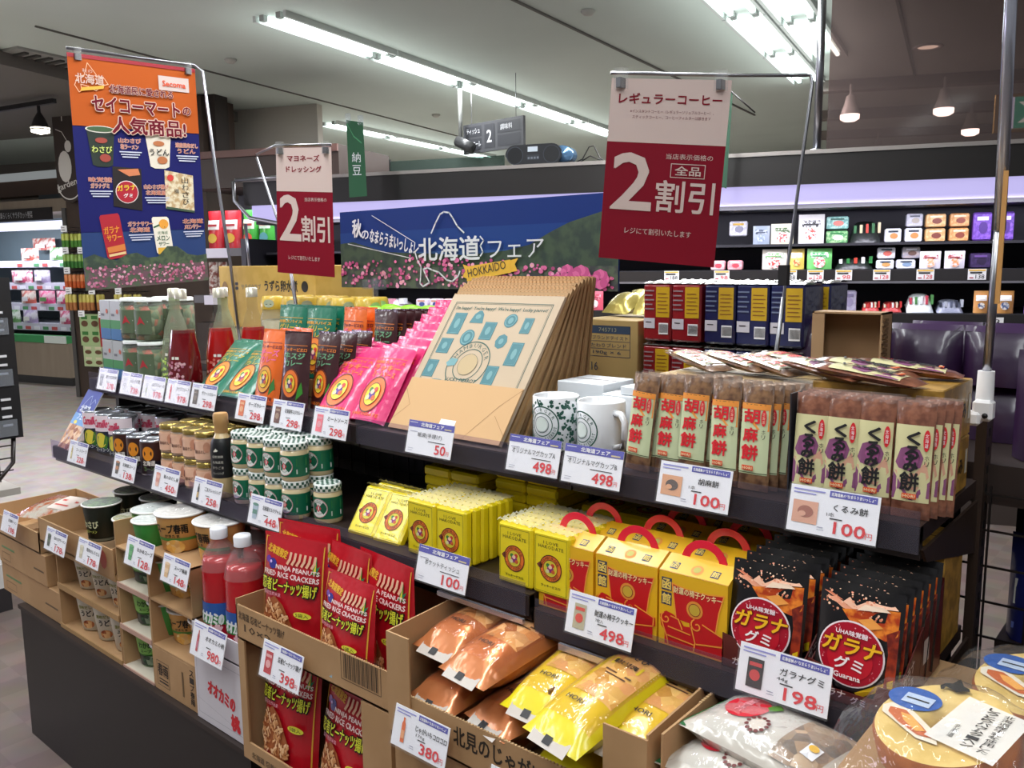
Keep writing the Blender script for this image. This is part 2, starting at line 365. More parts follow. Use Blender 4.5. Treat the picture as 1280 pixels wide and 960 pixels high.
o = m.build('downlight', None, p); tag(o, 'round recessed downlight in the ceiling at the upper right', 'ceiling light')
# track spots
def make_spot():
    o = thing('pendant_spotlight', '', 'spotlight', group='white track spotlights at the right')
    m = M(); m.lathe([(.012, 0), (.012, -.09), (.04, -.11), (.05, -.17), (.085, -.27)], P('b8b5b0', .5), 16); part(m, 'lamp_body', o)
    m = M(); m.lathe([(.085, -.27), (.083, -.31), (.05, -.33), (.0001, -.335)], P('fffdf2', .5, emit=9.), 16, cap=False); part(m, 'bulb', o); return o
SPOT = Proto(make_spot)
for px, py, z, lb in ((1064, 105, 3.0, 'white track spotlight nearest the chrome post'), (1182, 96, 3.0, 'white track spotlight left of the tall right pole, the larger one'), (1215, 128, 3.0, 'white track spotlight just left of the exit sign, lowest of them'), (1098, 165, 3.0, 'small spotlight peeping over the chilled case')):
    SPOT(lb, atz(px, py, z))
# left black track with one hooded spot
a = atz(-20, 140, 2.92); b = atz(68, 126, 2.92); d = b-a
m = M(); m.box(0, -.02, -.02, d.length, .02, .02, DARK); o = m.build('lighting_track', None, a, math.atan2(d.y, d.x)); tag(o, 'black lighting track under the dark ceiling at the far left', 'track')
t = thing('hooded_spotlight', 'black spotlight hanging from the track at the far left', 'spotlight', atz(48, 132, 2.9))
m = M(); m.lathe([(.015, 0), (.015, -.06), (.05, -.12), (.085, -.22)], DARK, 14); part(m, 'hood', t)
m = M(); m.lathe([(.082, -.2), (.078, -.24), (.0001, -.26)], P('fff4dc', .5, emit=8.), 14, cap=False); part(m, 'bulb', t)
# ================================================================ chilled case along the back
cs = thing('chilled_case', 'long dark brown open chilled case along the back with a lit strip', 'display case', CF.w(0, 0, 0), CF.rz)
BR = P('15100f', .4, 0, .1); BLK = P('17161a', .5)
m = M(); m.box(-2.0, 0, 1.828, 4.6, .9, 2.0, BR); m.box(-2.0, -.01, 1.99, 4.6, .02, 2.012, P('9b9490', .4, .6)); part(m, 'canopy', cs)
m = M(); m.box(-1.95, .02, 1.722, 4.6, .06, 1.828, P('cfc6ff', .5, emit=.72)); part(m, 'light_strip', cs)
m = M(); m.box(-1.95, .06, 1.70, 4.6, .4, 1.722, BLK); m.box(-1.95, .85, .1, 4.6, .9, 1.83, P('25252c', .5)); part(m, 'back_panel', cs)
for z, y0, lb in ((1.49, .16, 1), (1.34, .1, 1), (1.10, .04, 1), (.86, .02, 1), (.6, 0, 1)):
    m = M(); m.box(-1.95, y0, z, 4.6, .85, z+.015, P('3c3b40', .4, .5)); 
    if z != 1.49: m.box(-1.95, y0-.012, z-.055, 4.6, y0, z+.012, P('4a4748', .3, .7)); m.box(-1.95, y0-.016, z-.062, 4.6, y0-.01, z-.05, P('9a98a0', .3, .7))
    part(m, 'case_shelf', cs)
m = M(); m.box(-2.0, -.1, 0, 4.6, .9, .5, P('3a302c', .5)); part(m, 'case_base', cs)
m = M(); m.box(-2.03, -.02, .3, -1.99, .9, 1.6, P('1d1c20', .4)); part(m, 'end_panel', cs)
m = M(); m.tube([(-2.02, -.05, 2.0), (-2.04, -.05, 1.99), (-2.04, -.05, 1.86), (-1.92, -.05, 1.74), (-1.70, -.05, 1.70), (-1.5, -.05, 1.70)], .014, CHROME); m.tube([(-2.02, -.05, 2.0), (-1.4, -.05, 2.015)], .012, CHROME); m.tube([(-1.96, -.05, 1.7), (-1.94, -.05, 1.35)], .012, CHROME); part(m, 'chrome_end_rail', cs)
area('case_lamp', CF.w(.9, -.02, 1.70), 5.2, .06, 20, (R(48), 0, CF.rz), (.86, .84, 1))
# small white notice on the light strip
m = M(); m.box(0, -.004, 0, .085, 0, .04, WHITE); m.box(.01, -.006, .012, .04, -.004, .03, INK); o = m.build('strip_notice', None, CF.w(CF.at(682, 248, 0)[0], .016, 1.74), CF.rz); tag(o, 'small white notice stuck on the glowing strip above the banner', 'label')
# glass screen and chrome post on top
m = M(); m.tube([(0, 0, 2.012), (0, 0, 3.1)], .022, CHROME, 12); m.lathe([(.05, 2.012), (.05, 2.025), (.022, 2.03)], CHROME, 14); o = m.build('chrome_post', None, CF.w(1.78, .12, 0)); tag(o, 'chrome post rising from the chilled case to the ceiling', 'post')
m = M(); m.box(1.83, .12, 2.02, 4.6, .126, 3.09, film('b9aaa8', .10, 0)); o = m.build('glass_screen', None, CF.w(0, 0, 0), CF.rz); tag(o, 'tinted glass screen on the case, right of the chrome post', 'glass screen')
m = M(); m.box(-1.2, 2.6, 2.0, .0, 2.61, 2.42, film('9fb0aa', .12, 0)); m.box(-1.22, 2.59, 2.0, -1.2, 2.62, 2.44, DARK); o = m.build('glass_divider', None, CF.w(-1.0, 0, 0), CF.rz); tag(o, 'low glass divider behind the case, left of the aisle sign', 'glass screen')
# goods in the case -------------------------------------------------
def casepack(px0, px1, y, z, h, kind, c, c2, label, cat='packet', rot=0, group='packets in the chilled case'):
    x0 = CF.at(px0, 320, y)[0]; x1 = CF.at(px1, 320, y)[0]; wd = (x1-x0)*.94
    o = thing('food_packet' if kind != 'cup' else 'dessert_cup', label, cat, CF.w((x0+x1)/2, y, z), CF.rz, group)
    m = M(eps=.0015)
    if kind == 'pouch':
        s = pouch(m, wd, h, min(.07, wd*.4), foil(c), .012, True, 6, 6); part(m, 'pouch', o); m = M(eps=.003).on(s)
        m.rect(-wd*.36, h*.55, wd*.36, h*.8, P(c2[0], noise=c2[2], nscale=60), 4, 2); m.lay(); m.disc(0, h*.33, wd*.24, P(c2[1], noise=c2[0], nscale=70), 12); m.lay(); m.rect(-wd*.3, h*.62, wd*.25, h*.68, P(c2[2])); part(m, 'printed_front', o)
    elif kind == 'tray':
        m.box(-wd/2, 0, 0, wd/2, .07, h*.92, P(c, .4), .008); part(m, 'tray', o); m = M(eps=.002).on(plane(0, 0, 0))
        m.rect(-wd*.46, h*.05, wd*.46, h*.86, P(c2[0], noise=c, nscale=55)); m.lay(); m.disc(wd*.05, h*.42, wd*.24, P(c2[1]), 14, h*.2); m.lay(); m.rect(-wd*.3, h*.66, wd*.3, h*.78, P(c2[2])); part(m, 'printed_front', o)
    elif kind == 'flat':
        f = film('f6f2ff', .35, .8); m.grid(lambda a, b: ((a-.5)*wd, b*.14, h*.6*(max(0, 1-abs(2*a-1)**3)*max(0, 1-abs(2*b-1)**3))**.4 + .3*h*b), 8, 6, foil(c)); m.grid(lambda a, b: ((a-.5)*wd, b*.14, .3*h*b-.001), 2, 2, foil(c)); part(m, 'wrapper', o)
        m = M(); 
        for k in range(5): q = (k/5-.4)*wd; m.box(q, .01, h*.35, q+wd*.09, .06, h*.62+.004*k, P(c2[k % 3]))
        part(m, 'printed_front', o)
    else:
        m.lathe([(wd*.4, 0), (wd*.47, h*.8), (wd*.5, h*.82), (wd*.5, h*.88), (wd*.46, h*.9)], P(c, .35), 14); part(m, 'cup', o)
        m = M(); m.lathe([(wd*.405, h*.1), (wd*.465, h*.7)], P(c2[0]), 14, cap=False); part(m, 'cup_label', o)
    return o
G = [  # px0 px1 y z h kind body (three print colours) label
 (962, 992, .3, 1.507, .12, 'pouch', 'e9e3c4', ('f4efe0', 'd43a3a', '4a6b3a'), 'cream packet with a red disc, leftmost on the upper chilled shelf'),
 (996, 1030, .3, 1.507, .17, 'pouch', 'e8e6e0', ('f6f6f2', 'd8402c', '222222'), 'white packet with a red tomato, second on the upper chilled shelf'),
 (1030, 1060, .34, 1.507, .08, 'tray', '5fae6a', ('bfe6a8', 'e8f2d8', '3c8f4c'), 'lower green noodle tray on the upper chilled shelf'),
 (1030, 1060, .345, 1.590, .08, 'tray', '7fc0b4', ('c9efe2', 'e58a7a', '3c6f5c'), 'upper pale green noodle tray on the upper chilled shelf'),
 (1061, 1101, .3, 1.507, .16, 'flat', '1d231f', ('2c6b3a', 'd9c9a0', 'c83f2c'), 'stack of dark seaweed packs on the upper chilled shelf'),
 (1104, 1126, .3, 1.507, .085, 'tray', 'd9dbe4', ('eceef4', 'c98a4a', '24303c'), 'lower white tofu pack on the upper chilled shelf'),
 (1129, 1152, .3, 1.507, .085, 'tray', 'd9dbe4', ('eceef4', 'c98a4a', '24303c'), 'second white tofu pack, beside the beige trays'),
 (1130, 1152, .32, 1.594, .08, 'tray', 'b9bac4', ('cccdd6', 'b0a89a', '5a5e6a'), 'grey backed tofu pack resting on another one'),
 (1154, 1181, .3, 1.507, .08, 'tray', 'cf9f62', ('e6c08a', '7a3a2c', 'f4e2c0'), 'lower beige bean tray, left pair'),
 (1154, 1181, .3, 1.588, .08, 'tray', 'cf9f62', ('e6c08a', '7a3a2c', 'f4e2c0'), 'upper beige bean tray, left pair'),
 (1184, 1210, .3, 1.507, .08, 'tray', 'c98d50', ('e2b277', '8a3f2c', 'f4e2c0'), 'lower beige bean tray, right pair'),
 (1184, 1210, .3, 1.588, .08, 'tray', 'c98d50', ('e2b277', '8a3f2c', 'f4e2c0'), 'upper beige bean tray, right pair'),
 (1213, 1238, .3, 1.507, .17, 'tray', '6a3fa8', ('8a5cd0', '4a2480', 'e6dcff'), 'purple plum box, left one on the upper chilled shelf'),
 (1240, 1266, .3, 1.507, .17, 'tray', '5b3597', ('8a5cd0', '4a2480', 'e6dcff'), 'purple plum box, right one on the upper chilled shelf'),
 (940, 962, .3, 1.507, .11, 'pouch', '9aa7b8', ('c0cad6', '8090a0', '445060'), 'grey packet beside the coffee poster edge'),
 (952, 985, .2, 1.357, .12, 'pouch', 'ded6cc', ('f2ece6', 'c83c34', '5a8f4a'), 'white and red packet on the second chilled shelf, leftmost'),
 (986, 1006, .2, 1.357, .12, 'pouch', 'e8c860', ('f4e6a0', 'd4502c', 'ffffff'), 'yellow packet on the second chilled shelf'),
 (1008, 1041, .2, 1.357, .12, 'pouch', '6fc46a', ('e8f6e4', 'd6505a', '2c8f4a'), 'green dressing packet on the second chilled shelf'),
 (1043, 1093, .2, 1.357, .09, 'flat', '16201a', ('e8e8e8', '2c7a3c', 'c04030'), 'black and green seaweed packs on the second chilled shelf'),
 (1095, 1119, .2, 1.357, .055, 'tray', 'dcdde6', ('f2f2f8', 'd8a060', '283848'), 'lower left white fish cake pack'),
 (1120, 1146, .2, 1.357, .055, 'tray', 'dcdde6', ('f2f2f8', '88a0c0', '283848'), 'lower right white fish cake pack'),
 (1096, 1120, .2, 1.414, .07, 'tray', 'c6c7d0', ('e8e8f0', 'd06a60', '283848'), 'upper left fish cake pack with a red band'),
 (1127, 1151, .2, 1.414, .07, 'tray', '9b99a6', ('b8a8a8', '6a5048', 'dcdce4'), 'upper right fish cake pack showing brown slices'),
 (1149, 1177, .18, 1.357, .095, 'pouch', 'e9e4ec', ('f2d0d0', 'f4a070', '8a2c34'), 'white packet with orange print and a dark red seal, left twin'),
 (1180, 1207, .18, 1.357, .095, 'pouch', 'e9e4ec', ('f2d0d0', 'd88a50', '8a2c34'), 'white packet with orange print and a dark red seal, right twin'),
 (1212, 1240, .2, 1.357, .09, 'tray', '33234a', ('43305e', '2a1c3c', '6a4c90'), 'dark purple jelly stack on the second chilled shelf'),
 (1006, 1032, .1, 1.117, .12, 'pouch', 'e6d8de', ('f4e8ee', 'd8607a', 'ffffff'), 'pinkish white bag on the third chilled shelf, leftmost'),
 (1022, 1050, .08, 1.117, .13, 'flat', 'f0b4b8', ('f6f0f4', 'e05070', '4050a0'), 'pink and white crab stick bag on the third chilled shelf'),
 (1052, 1074, .12, 1.117, .13, 'tray', 'b6aece', ('c8c0dc', 'a89cc4', '8a80a8'), 'pale lilac carton on the third chilled shelf'),
 (1080, 1104, .1, 1.117, .07, 'flat', 'c03c3c', ('f4e8d0', 'd84040', 'ffffff'), 'red checked sausage bag on the third chilled shelf, left'),
 (1105, 1132, .1, 1.117, .07, 'flat', 'b83838', ('f0e0c8', 'd84040', 'ffffff'), 'red checked sausage bag on the third chilled shelf, right'),
 (1136, 1172, .08, 1.117, .13, 'flat', 'dfe4e8', ('d04a60', '5a9a5a', 'f8f8fc'), 'white bag with pink and green flowers on the third chilled shelf'),
 (1174, 1210, .08, 1.117, .09, 'flat', '8f93a8', ('3c4050', 'c0c4d4', '6a7088'), 'grey bag on the third chilled shelf'),
 (1220, 1240, .1, 1.117, .12, 'pouch', 'd99a5a', ('f0e8e0', '40588a', 'ffffff'), 'orange packet with a white cap on the third chilled shelf, left'),
 (1247, 1272, .1, 1.117, .12, 'pouch', 'c98f50', ('f0e8e0', '40588a', 'ffffff'), 'orange packet with a white cap on the third chilled shelf, right'),
 (382, 416, .1, 1.357, .14, 'pouch', 'c8d4f4', ('e8f0ff', '3c4a90', 'ffffff'), 'pale blue packet seen between the red poster and the banner'),
 (398, 420, .1, 1.117, .13, 'tray', 'e4ecff', ('d0d8f4', 'b0b8e0', '8890c0'), 'pale box under the gap left of the banner'),
 (386, 428, .06, 1.117, .10, 'flat', 'efb6cf', ('f8d8e6', 'e08ab0', 'ffffff'), 'pink wrapped bag below the left end of the banner'),
 (430, 506, .06, 1.117, .08, 'flat', 'f2e4f0', ('e8a0b4', 'f8f8ff', 'c090b0'), 'long white and pink packet under the banner'),
 (518, 533, .06, 1.117, .07, 'tray', 'ecdcee', ('f8f0fa', '5060a0', 'e0a080'), 'small pale tray under the banner, leftmost of four'),
 (535, 550, .06, 1.117, .07, 'tray', 'ecdcee', ('f8f0fa', '4858a0', 'e0a080'), 'small pale tray under the banner, second of four'),
 (552, 568, .06, 1.117, .07, 'tray', 'f0c8cc', ('f8e0e2', '5868a8', 'e0a080'), 'small pink tray under the banner, third of four'),
 (570, 592, .06, 1.117, .07, 'tray', 'f0e8f8', ('ffffff', 'c0507a', 'e0a080'), 'small white tray under the banner, fourth of four'),
 (734, 755, .06, 1.117, .12, 'pouch', 'd85a70', ('f4a0b0', 'ffffff', 'a82c44'), 'pink packet peeking under the right end of the banner'),
 (888, 907, .1, 1.357, .06, 'tray', 'e6a8b0', ('f4d0d6', 'd05060', 'ffffff'), 'pink box on the chilled shelf below the coffee poster, left'),
 (909, 929, .1, 1.357, .06, 'tray', 'dd98a2', ('f0c0c8', 'd05060', 'ffffff'), 'pink box on the chilled shelf below the coffee poster, right'),
 (910, 934, .35, 1.56, .1, 'tray', 'c8c8d2', ('f0f0f4', '9090a0', 'd8b040'), 'clear salad box on the top chilled shelf beside the poster'),
]
for g in G: casepack(*g)
for k, (c, c2, nm) in enumerate((('6a3fa8', ('8a5cd0', '4a2480', 'e6dcff'), 'purple'), ('d9dbe4', ('eceef4', 'c98a4a', '24303c'), 'white'), ('c98d50', ('e2b277', '8a3f2c', 'f4e2c0'), 'tan'), ('5fae6a', ('bfe6a8', 'e8f2d8', '3c8f4c'), 'green'), ('c03c3c', ('f4e8d0', 'd84040', 'ffffff'), 'red'))):
    for r, (y, z) in enumerate(((.3, 1.507), (.2, 1.357), (.1, 1.117))):
        casepack(1284+28*k, 1308+28*k, y, z, .09+.03*((k+r) % 3), 'tray' if (k+r) % 2 else 'pouch', c, c2, '%s packet beyond the tall right pole, %s chilled shelf' % (nm, ('upper', 'second', 'third')[r]))
def pricecard(px, w_, z, y, t, col, lb, fr=CF):
    o = thing('price_card', lb, 'price card', fr.w(fr.at(px, 345, y)[0], y-.018, z), fr.rz, 'price cards on the chilled case rails')
    m = M(); m.box(0, -.001, 0, w_, .001, .058, WHITE); part(m, 'card', o)
    m = M(eps=.0015).on(plane(0, -.001, 0)); m.rect(.004, .047, w_-.004, .055, P('e8b84a')); m.rect(.01, .034, w_-.02, .042, INK); m.text(t, w_*.42, .006, w_*.48, .022, col); m.rect(.008, .008, w_*.3, .014, P('c05060')); part(m, 'printing', o)
for px, t, c, lb in ((1009, '128', RED, 'price card reading 128 under the green dressing packet'), (1044, '98', RED, 'price card reading 98 under the seaweed packs'), (1091, '128', RED, 'price card reading 128 under the fish cakes'), (1145, '128', RED, 'price card reading 128 under the white twin packets'), (1209, '138', INK, 'greenish price card reading 138 under the dark jelly stack'), (976, '138', INK, 'price card half hidden behind the poster pole'), (831, '188', INK, 'price card reading 188 below the coffee poster'), (893, '98', RED, 'pink price card below the right corner of the coffee poster')):
    pricecard(px, .088, 1.296, .1, t, c, lb)
m = M(); m.box(0, 0, 0, .05, .002, .05, WHITE); m.on(plane(0, 0, 0)); m.text('3', .012, .01, .02, .03, INK); o = m.build('price_card', None, CF.w(CF.at(1240, 410, 0)[0], -.01, 1.05), CF.rz); tag(o, 'small card with a 3 behind the tall right pole', 'price card')
# ---- things on and above the case
rd = thing('radio', 'black portable radio with round speakers and a silver blue end, on the chilled case', 'radio', CF.w(.115, .12, 2.012), CF.rz)
BK = P('1a1b20', .35)
m = M(); pr = [(-.185, .02)] + [(-.12+.065*math.cos(R(a)), .065+.065*math.sin(R(a))) for a in range(180, 80, -15)] + [(.12+.065*math.cos(R(a)), .065+.065*math.sin(R(a))) for a in range(90, -100, -15)] + [(-.12, 0)]
m.prism(pr[1:], -.05, .08, BK); part(m, 'radio_body', rd)
for x in (-.12, .12):
    m = M(eps=.001).on(plane(x, -.05, .065)); m.disc(0, 0, .056, P('0d0e12', .6), 22); m.lay().ring(0, 0, .05, .055, P('4a4d55', .3, .8)); o = part(m, 'speaker_grille', rd)
m = M(eps=.001).on(plane(0, -.05, .065)); m.rect(-.035, .02, .03, .05, P('b9c2cc', .3)); m.rect(-.04, -.03, .04, .0, P('2c2f36')); 
for k in range(4): m.lay().rect(-.035+k*.02, -.025, -.022+k*.02, -.012, P('6a6f78'))
part(m, 'radio_display', rd)
m = M(); m.tube([(.185, -.04, .065), (.185, .13, .07)], .05, P('5f83a8', .2, .6), 16); part(m, 'end_drum', rd)
m = M(); m.tube([(0, 0, .005), (.06, .0, .03), (.1, .0, .1), (.13, 0, .105), (.17, 0, .03), (.2, 0, .008)], .004, DARK); m.tube([(.02, .02, .005), (.1, .03, .05), (.2, .02, .007)], .004, DARK); o = m.build('power_cable', None, CF.w(.36, .12, 2.012), CF.rz); tag(o, 'black cable looping up behind the radio on the case', 'cable')
hs = thing('aisle_sign', 'grey hanging aisle sign with a large 2 behind the radio', 'sign', (0, 0, 0))
fs = Fr(CF.w(0, 2.0, 0).x, CF.w(0, 2.0, 0).y, 20.8-24); a = fs.at(579, 157, 0); 
m = M(); m.box(a[0], 0, a[1]-.27, a[0]+.78, .03, a[1], P('4b4c50', .5)); 
GR = P('3a3b40', .5); S = P('d8dade', .5)
o = part(m, 'sign_board', hs); 
m = M(eps=.003).on(plane(a[0], 0, a[1]-.27)); m.rect(.03, .15, .25, .245, GR); m.rect(.03, .03, .25, .13, GR); m.rect(.29, .03, .42, .245, GR); m.rect(.46, .15, .75, .245, GR); m.rect(.46, .03, .75, .13, GR); m.lay()
m.text('ティッシュ', .05, .175, .18, .05, S, .01); m.text('トイレロール', .04, .055, .2, .05, S, .01); m.text('2', .325, .08, .06, .11, S, .02); m.text('調味料', .5, .175, .15, .05, S, .01); part(m, 'sign_lettering', hs)
for k in (.1, .68): m = M(); m.tube([(a[0]+k, .015, a[1]), (a[0]+k, .015, 3.1)], .003, STEEL); part(m, 'hanging_wire', hs)
hs.location = fs.o; hs.rotation_euler = (0, 0, fs.rz)
# green natto pennant
nf = CF.at(433, 150, -.3); q = [CF.w(*(lambda p: (p[0], -.3, p[1]))(CF.at(x, y, -.3))) for x, y in ((437, 247), (459, 245), (454, 153), (433, 150))]
n_ = thing('green_pennant', 'narrow dark green hanging pennant with white characters', 'banner'); sf = quadsurf(*q); 
m = M(eps=.002).on(sf); m.rect(0, 0, 1, 1, P('14502f', .6), 3, 6, 0); part(m, 'cloth', n_); m.on(sf); m = M(eps=.003).on(sf); m.text('納', .25, .46, .5, .13, S, .01); m.text('豆', .25, .29, .5, .13, S, .01); m.line([(.05, .95), (.4, .8), (.85, .72)], .02, P('3f8a5a')); part(m, 'lettering', n_)
for k in (.1, .85): p = sf(k, 1, 0); m = M(); m.box(-.015, -.01, -.02, .015, .01, .04, CLEAR); o = part(m, 'clip', n_); o.location = p
q = [CF.w(*(lambda p: (p[0], -.2, p[1]))(CF.at(x, y, -.2))) for x, y in ((900, 232), (908, 236), (916, 115), (911, 113))]
n_ = thing('green_pennant', 'dark green pennant mostly hidden behind the coffee poster', 'banner'); sf = quadsurf(*q); m = M().on(sf); m.rect(0, 0, 1, 1, P('14402a', .6), 2, 6); part(m, 'cloth', n_)
m = M(); p0 = sf(.5, 1, 0); m.tube([p0, p0+Vector((.12, .05, -.12))], .004, DARK); part(m, 'stick', n_)
# green lit exit sign at the right edge
ex = CF.at(1262, 150, .8); m = M(); m.box(-.08, 0, -.02, .3, .04, .2, P('c8a94a', .4, .5)); t = thing('exit_sign', 'lit green and white exit sign at the right edge of the photo', 'sign', CF.w(ex[0], .8, ex[1]-.05), CF.rz); part(m, 'sign_case', t)
m = M(eps=.003).on(plane(-.05, 0, 0)); m.rect(0, 0, .33, .18, P('cfe4ff', .5, emit=1.1)); m.lay(); m.rect(.07, .0, .33, .18, P('1fae8c', .5, emit=.8)); m.lay(); m.poly([(.09, .03), (.16, .09), (.09, .15), (.13, .15), (.2, .09), (.13, .03)], P('e4fff6', .5, emit=1.)); part(m, 'lit_face', t)
# slim extra fittings behind case top: grey security camera on a bracket
c0 = CF.at(475, 200, .9); t = thing('security_camera', 'small grey camera hanging behind the green pennant', 'camera', CF.w(c0[0], 2.5, 2.45), CF.rz)
m = M(); m.tube([(0, 0, .65), (0, 0, .12)], .02, P('7b7c7a', .5)); part(m, 'bracket', t); m = M(); m.tube([(-.03, 0, .11), (.14, -.05, .03)], .05, P('3a3b3c', .4), 14); part(m, 'camera_body', t)
# ================================================================ produce corner at the far left
OC = Fr(-10.9, 4.3, 14)
WOOD = woodmat('pale_wood', 'a39482', '8d7e6e', (14, 14, 1.5)); DWOOD = woodmat('dark_wood', '4a3a30', '3a2d26', (12, 12, 1.5))
pc = thing('produce_case', 'open produce case with a black header board at the far left', 'display case', OC.o, OC.rz)
def oz(y, py, px=40): return OC.at(px, py, y)[1]
xr = OC.at(86, 300, 0)[0]; xl = -4.0
m = M(); m.box(xl, 0, oz(0, 266), xr, 1.0, oz(0, 250), WOOD); part(m, 'header', pc)
m = M(); m.box(xl, -.02, oz(0, 276, 30), xr-.25, 0, oz(0, 261, 30), P('26211f', .5)); part(m, 'header_board', pc)
m = M(eps=.004).on(plane(OC.at(3, 275, 0)[0], -.02, oz(0, 273, 30))); m.text('楽らくらくサラダカット野菜', 0, 0, .62, .08, S, .01); part(m, 'header_lettering', pc)
m = M(); m.box(xl, .0, oz(0, 287), xr, .12, oz(0, 277), P('e4e6ff', .5, emit=1.3)); part(m, 'light_strip', pc)
m = M(); m.box(xl, .9, .1, xr, 1.0, oz(0, 266), P('5f7078', .5)); m.box(xr-.06, -.02, 0, xr, 1.0, oz(0, 266), P('3a3836', .5)); part(m, 'case_back', pc)
zs = []
for k, py in enumerate((328, 357, 383, 407)):
    z = oz(.1, py, 50); zs.append(z); y0 = .42-.1*k; m = M(); m.box(xl, y0, z, xr-.06, .9, z+.03, P('b9bcc6', .4)); part(m, 'case_shelf', pc)
    m = M(); m.box(xl, y0-.02, z-.06, xr-.06, y0, z+.03, P('d9d6ea', .4)); 
    for q in range(9): m.box(xr-1.6+q*.17, y0-.026, z-.05, xr-1.5+q*.17, y0-.02, z-.01, P(('c85a5a', 'f4f4ff', '5a9a6a')[q % 3]))
    part(m, 'shelf_rail', pc)
m = M(); m.box(xl, -.12, .1, xr, .9, oz(-.12, 428, 50), WOOD); part(m, 'case_front', pc)
m = M(); m.box(xl, -.14, oz(-.12, 428, 50), xr, -.05, oz(-.12, 419, 50), P('3f9a5a', .4)); m.box(xr-.4, -.145, oz(-.12, 428, 50), xr, -.139, oz(-.12, 419, 50), P('e6efe8', .4)); part(m, 'front_rim', pc)
m = M(); m.box(xl, -.1, 0, xr, .9, .1, P('2b2a2a', .4)); part(m, 'kick_plate', pc)
area('produce_lamp', OC.w(xr-1.3, .05, oz(0, 290)), 2.6, .1, 24, (R(35), 0, OC.rz), (.88, .9, 1))
cols = [('d8d0c8', 'b85a50', 'e8e8f0'), ('e6d8e0', 'c04a70', 'f0f0f4'), ('cfd8d0', '5a8a50', 'f4f4f4'), ('d0ccd8', '9a8ab0', 'ffffff'), ('e4b8c8', 'd84080', '6aa060')]
names = ['clear bag of red vegetables', 'clear bag of pale cut vegetables', 'clear bag of greens', 'white tray of cut vegetables', 'bright pink vegetable bag']
k = 0
for (px0, px1, row, kind) in ((38, 66, 4, 0), (22, 44, 0, 0), (58, 76, 0, 2), (8, 34, 1, 1), (36, 56, 1, 3), (18, 36, 2, 0), (40, 60, 2, 4), (62, 80, 2, 1), (18, 36, 3, 3), (64, 82, 3, 1), (0, 14, 3, 2)):
    y = .38-.1*min(row, 3) if row < 4 else .7; z = zs[row]+.03 if row < 4 else zs[0]+.17
    x0 = OC.at(px0, 330, y)[0]; x1 = OC.at(px1, 330, y)[0]; wd = x1-x0; c = cols[kind]; h = .16
    o = thing('vegetable_bag', names[kind]+', %s on the %s produce shelf' % ('leftmost' if px0 < 30 else 'middle' if px0 < 50 else 'rightmost', ('top', 'second', 'third', 'lowest', 'back')[row]), 'vegetables', OC.w((x0+x1)/2, y+.06, z), OC.rz, 'bags in the produce case')
    m = M(); pouch(m, wd, h, .1, P(c[0], .3, coat=.5, bump=.5, bscale=20, noise=c[1], nscale=14), .01, True, 6, 6); part(m, 'bag', o)
    m = M(eps=.06).on(lambda u, v, l: (u, -l, v)); m.rect(-wd*.2, .03, wd*.2, .08, P(c[2])); part(m, 'bag_label', o)
# white lattice structure of the hall above the produce case
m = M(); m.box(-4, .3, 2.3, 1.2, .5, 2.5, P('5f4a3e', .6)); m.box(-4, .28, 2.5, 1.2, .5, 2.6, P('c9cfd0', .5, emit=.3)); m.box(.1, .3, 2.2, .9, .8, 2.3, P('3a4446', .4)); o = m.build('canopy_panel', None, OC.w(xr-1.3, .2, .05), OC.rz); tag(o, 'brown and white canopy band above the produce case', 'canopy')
# wooden end panel with the round garden sign
px_ = F2.at(86, 300, 0)[0]
m = M(); m.box(px_, 0, 0, 2.0, .5, 3.08, DWOOD); m.box(px_-.05, -.02, 0, px_, .5, 2.05, P('5d5a58', .4, .4)); struct(m, 'wall_garden_end', F2.o, F2.rz)
gs = thing('garden_sign', 'tall brown sign with white shapes and lettering, left of the orange banner', 'sign', F2.o, F2.rz)
g0 = F2.at(74, 260, -.08); zt = F2.at(80, 131, -.08)[1]; zb = F2.at(80, 245, -.08)[1]
m = M(); x0, x1 = g0[0], F2.at(112, 200, -.08)[0]; cx, rr = x0+.17, .17
pts = [(x0, zb+.1)] + [(x0+.17+.17*math.cos(R(a)), zb+.1+.17*math.sin(R(a))) for a in range(190, 350, 16)] + [(x0+.34, zb+.1), (x0+.34, zt), (x0, zt)]
m.prism(pts, -.08, -.04, P('3b302b', .5)); part(m, 'sign_board', gs)
m = M(eps=.004).on(plane(x0, -.08, 0)); W2 = P('d9d4ce', .5)
m.ring(.17, zb+.12, .150, .163, W2, 24, .5, 1.0); m.text('garden', .015, zb+.03, .28, .085, W2, .02, .25); m.poly([(.06+.09*math.cos(R(a))+.07, zb+.30+.13*math.sin(R(a))*1.25) for a in range(0, 360, 24)], W2)
m.disc(.19, zt-.42, .045, W2, 14, .06); m.line([(.18, zt-.36), (.12, zt-.27), (.04, zt-.24)], .008, W2); m.text('T', .10, zt-.16, .07, .1, W2); m.line([(.01, zt-.03), (.33, zt-.03)], .012, W2); part(m, 'sign_lettering', gs)
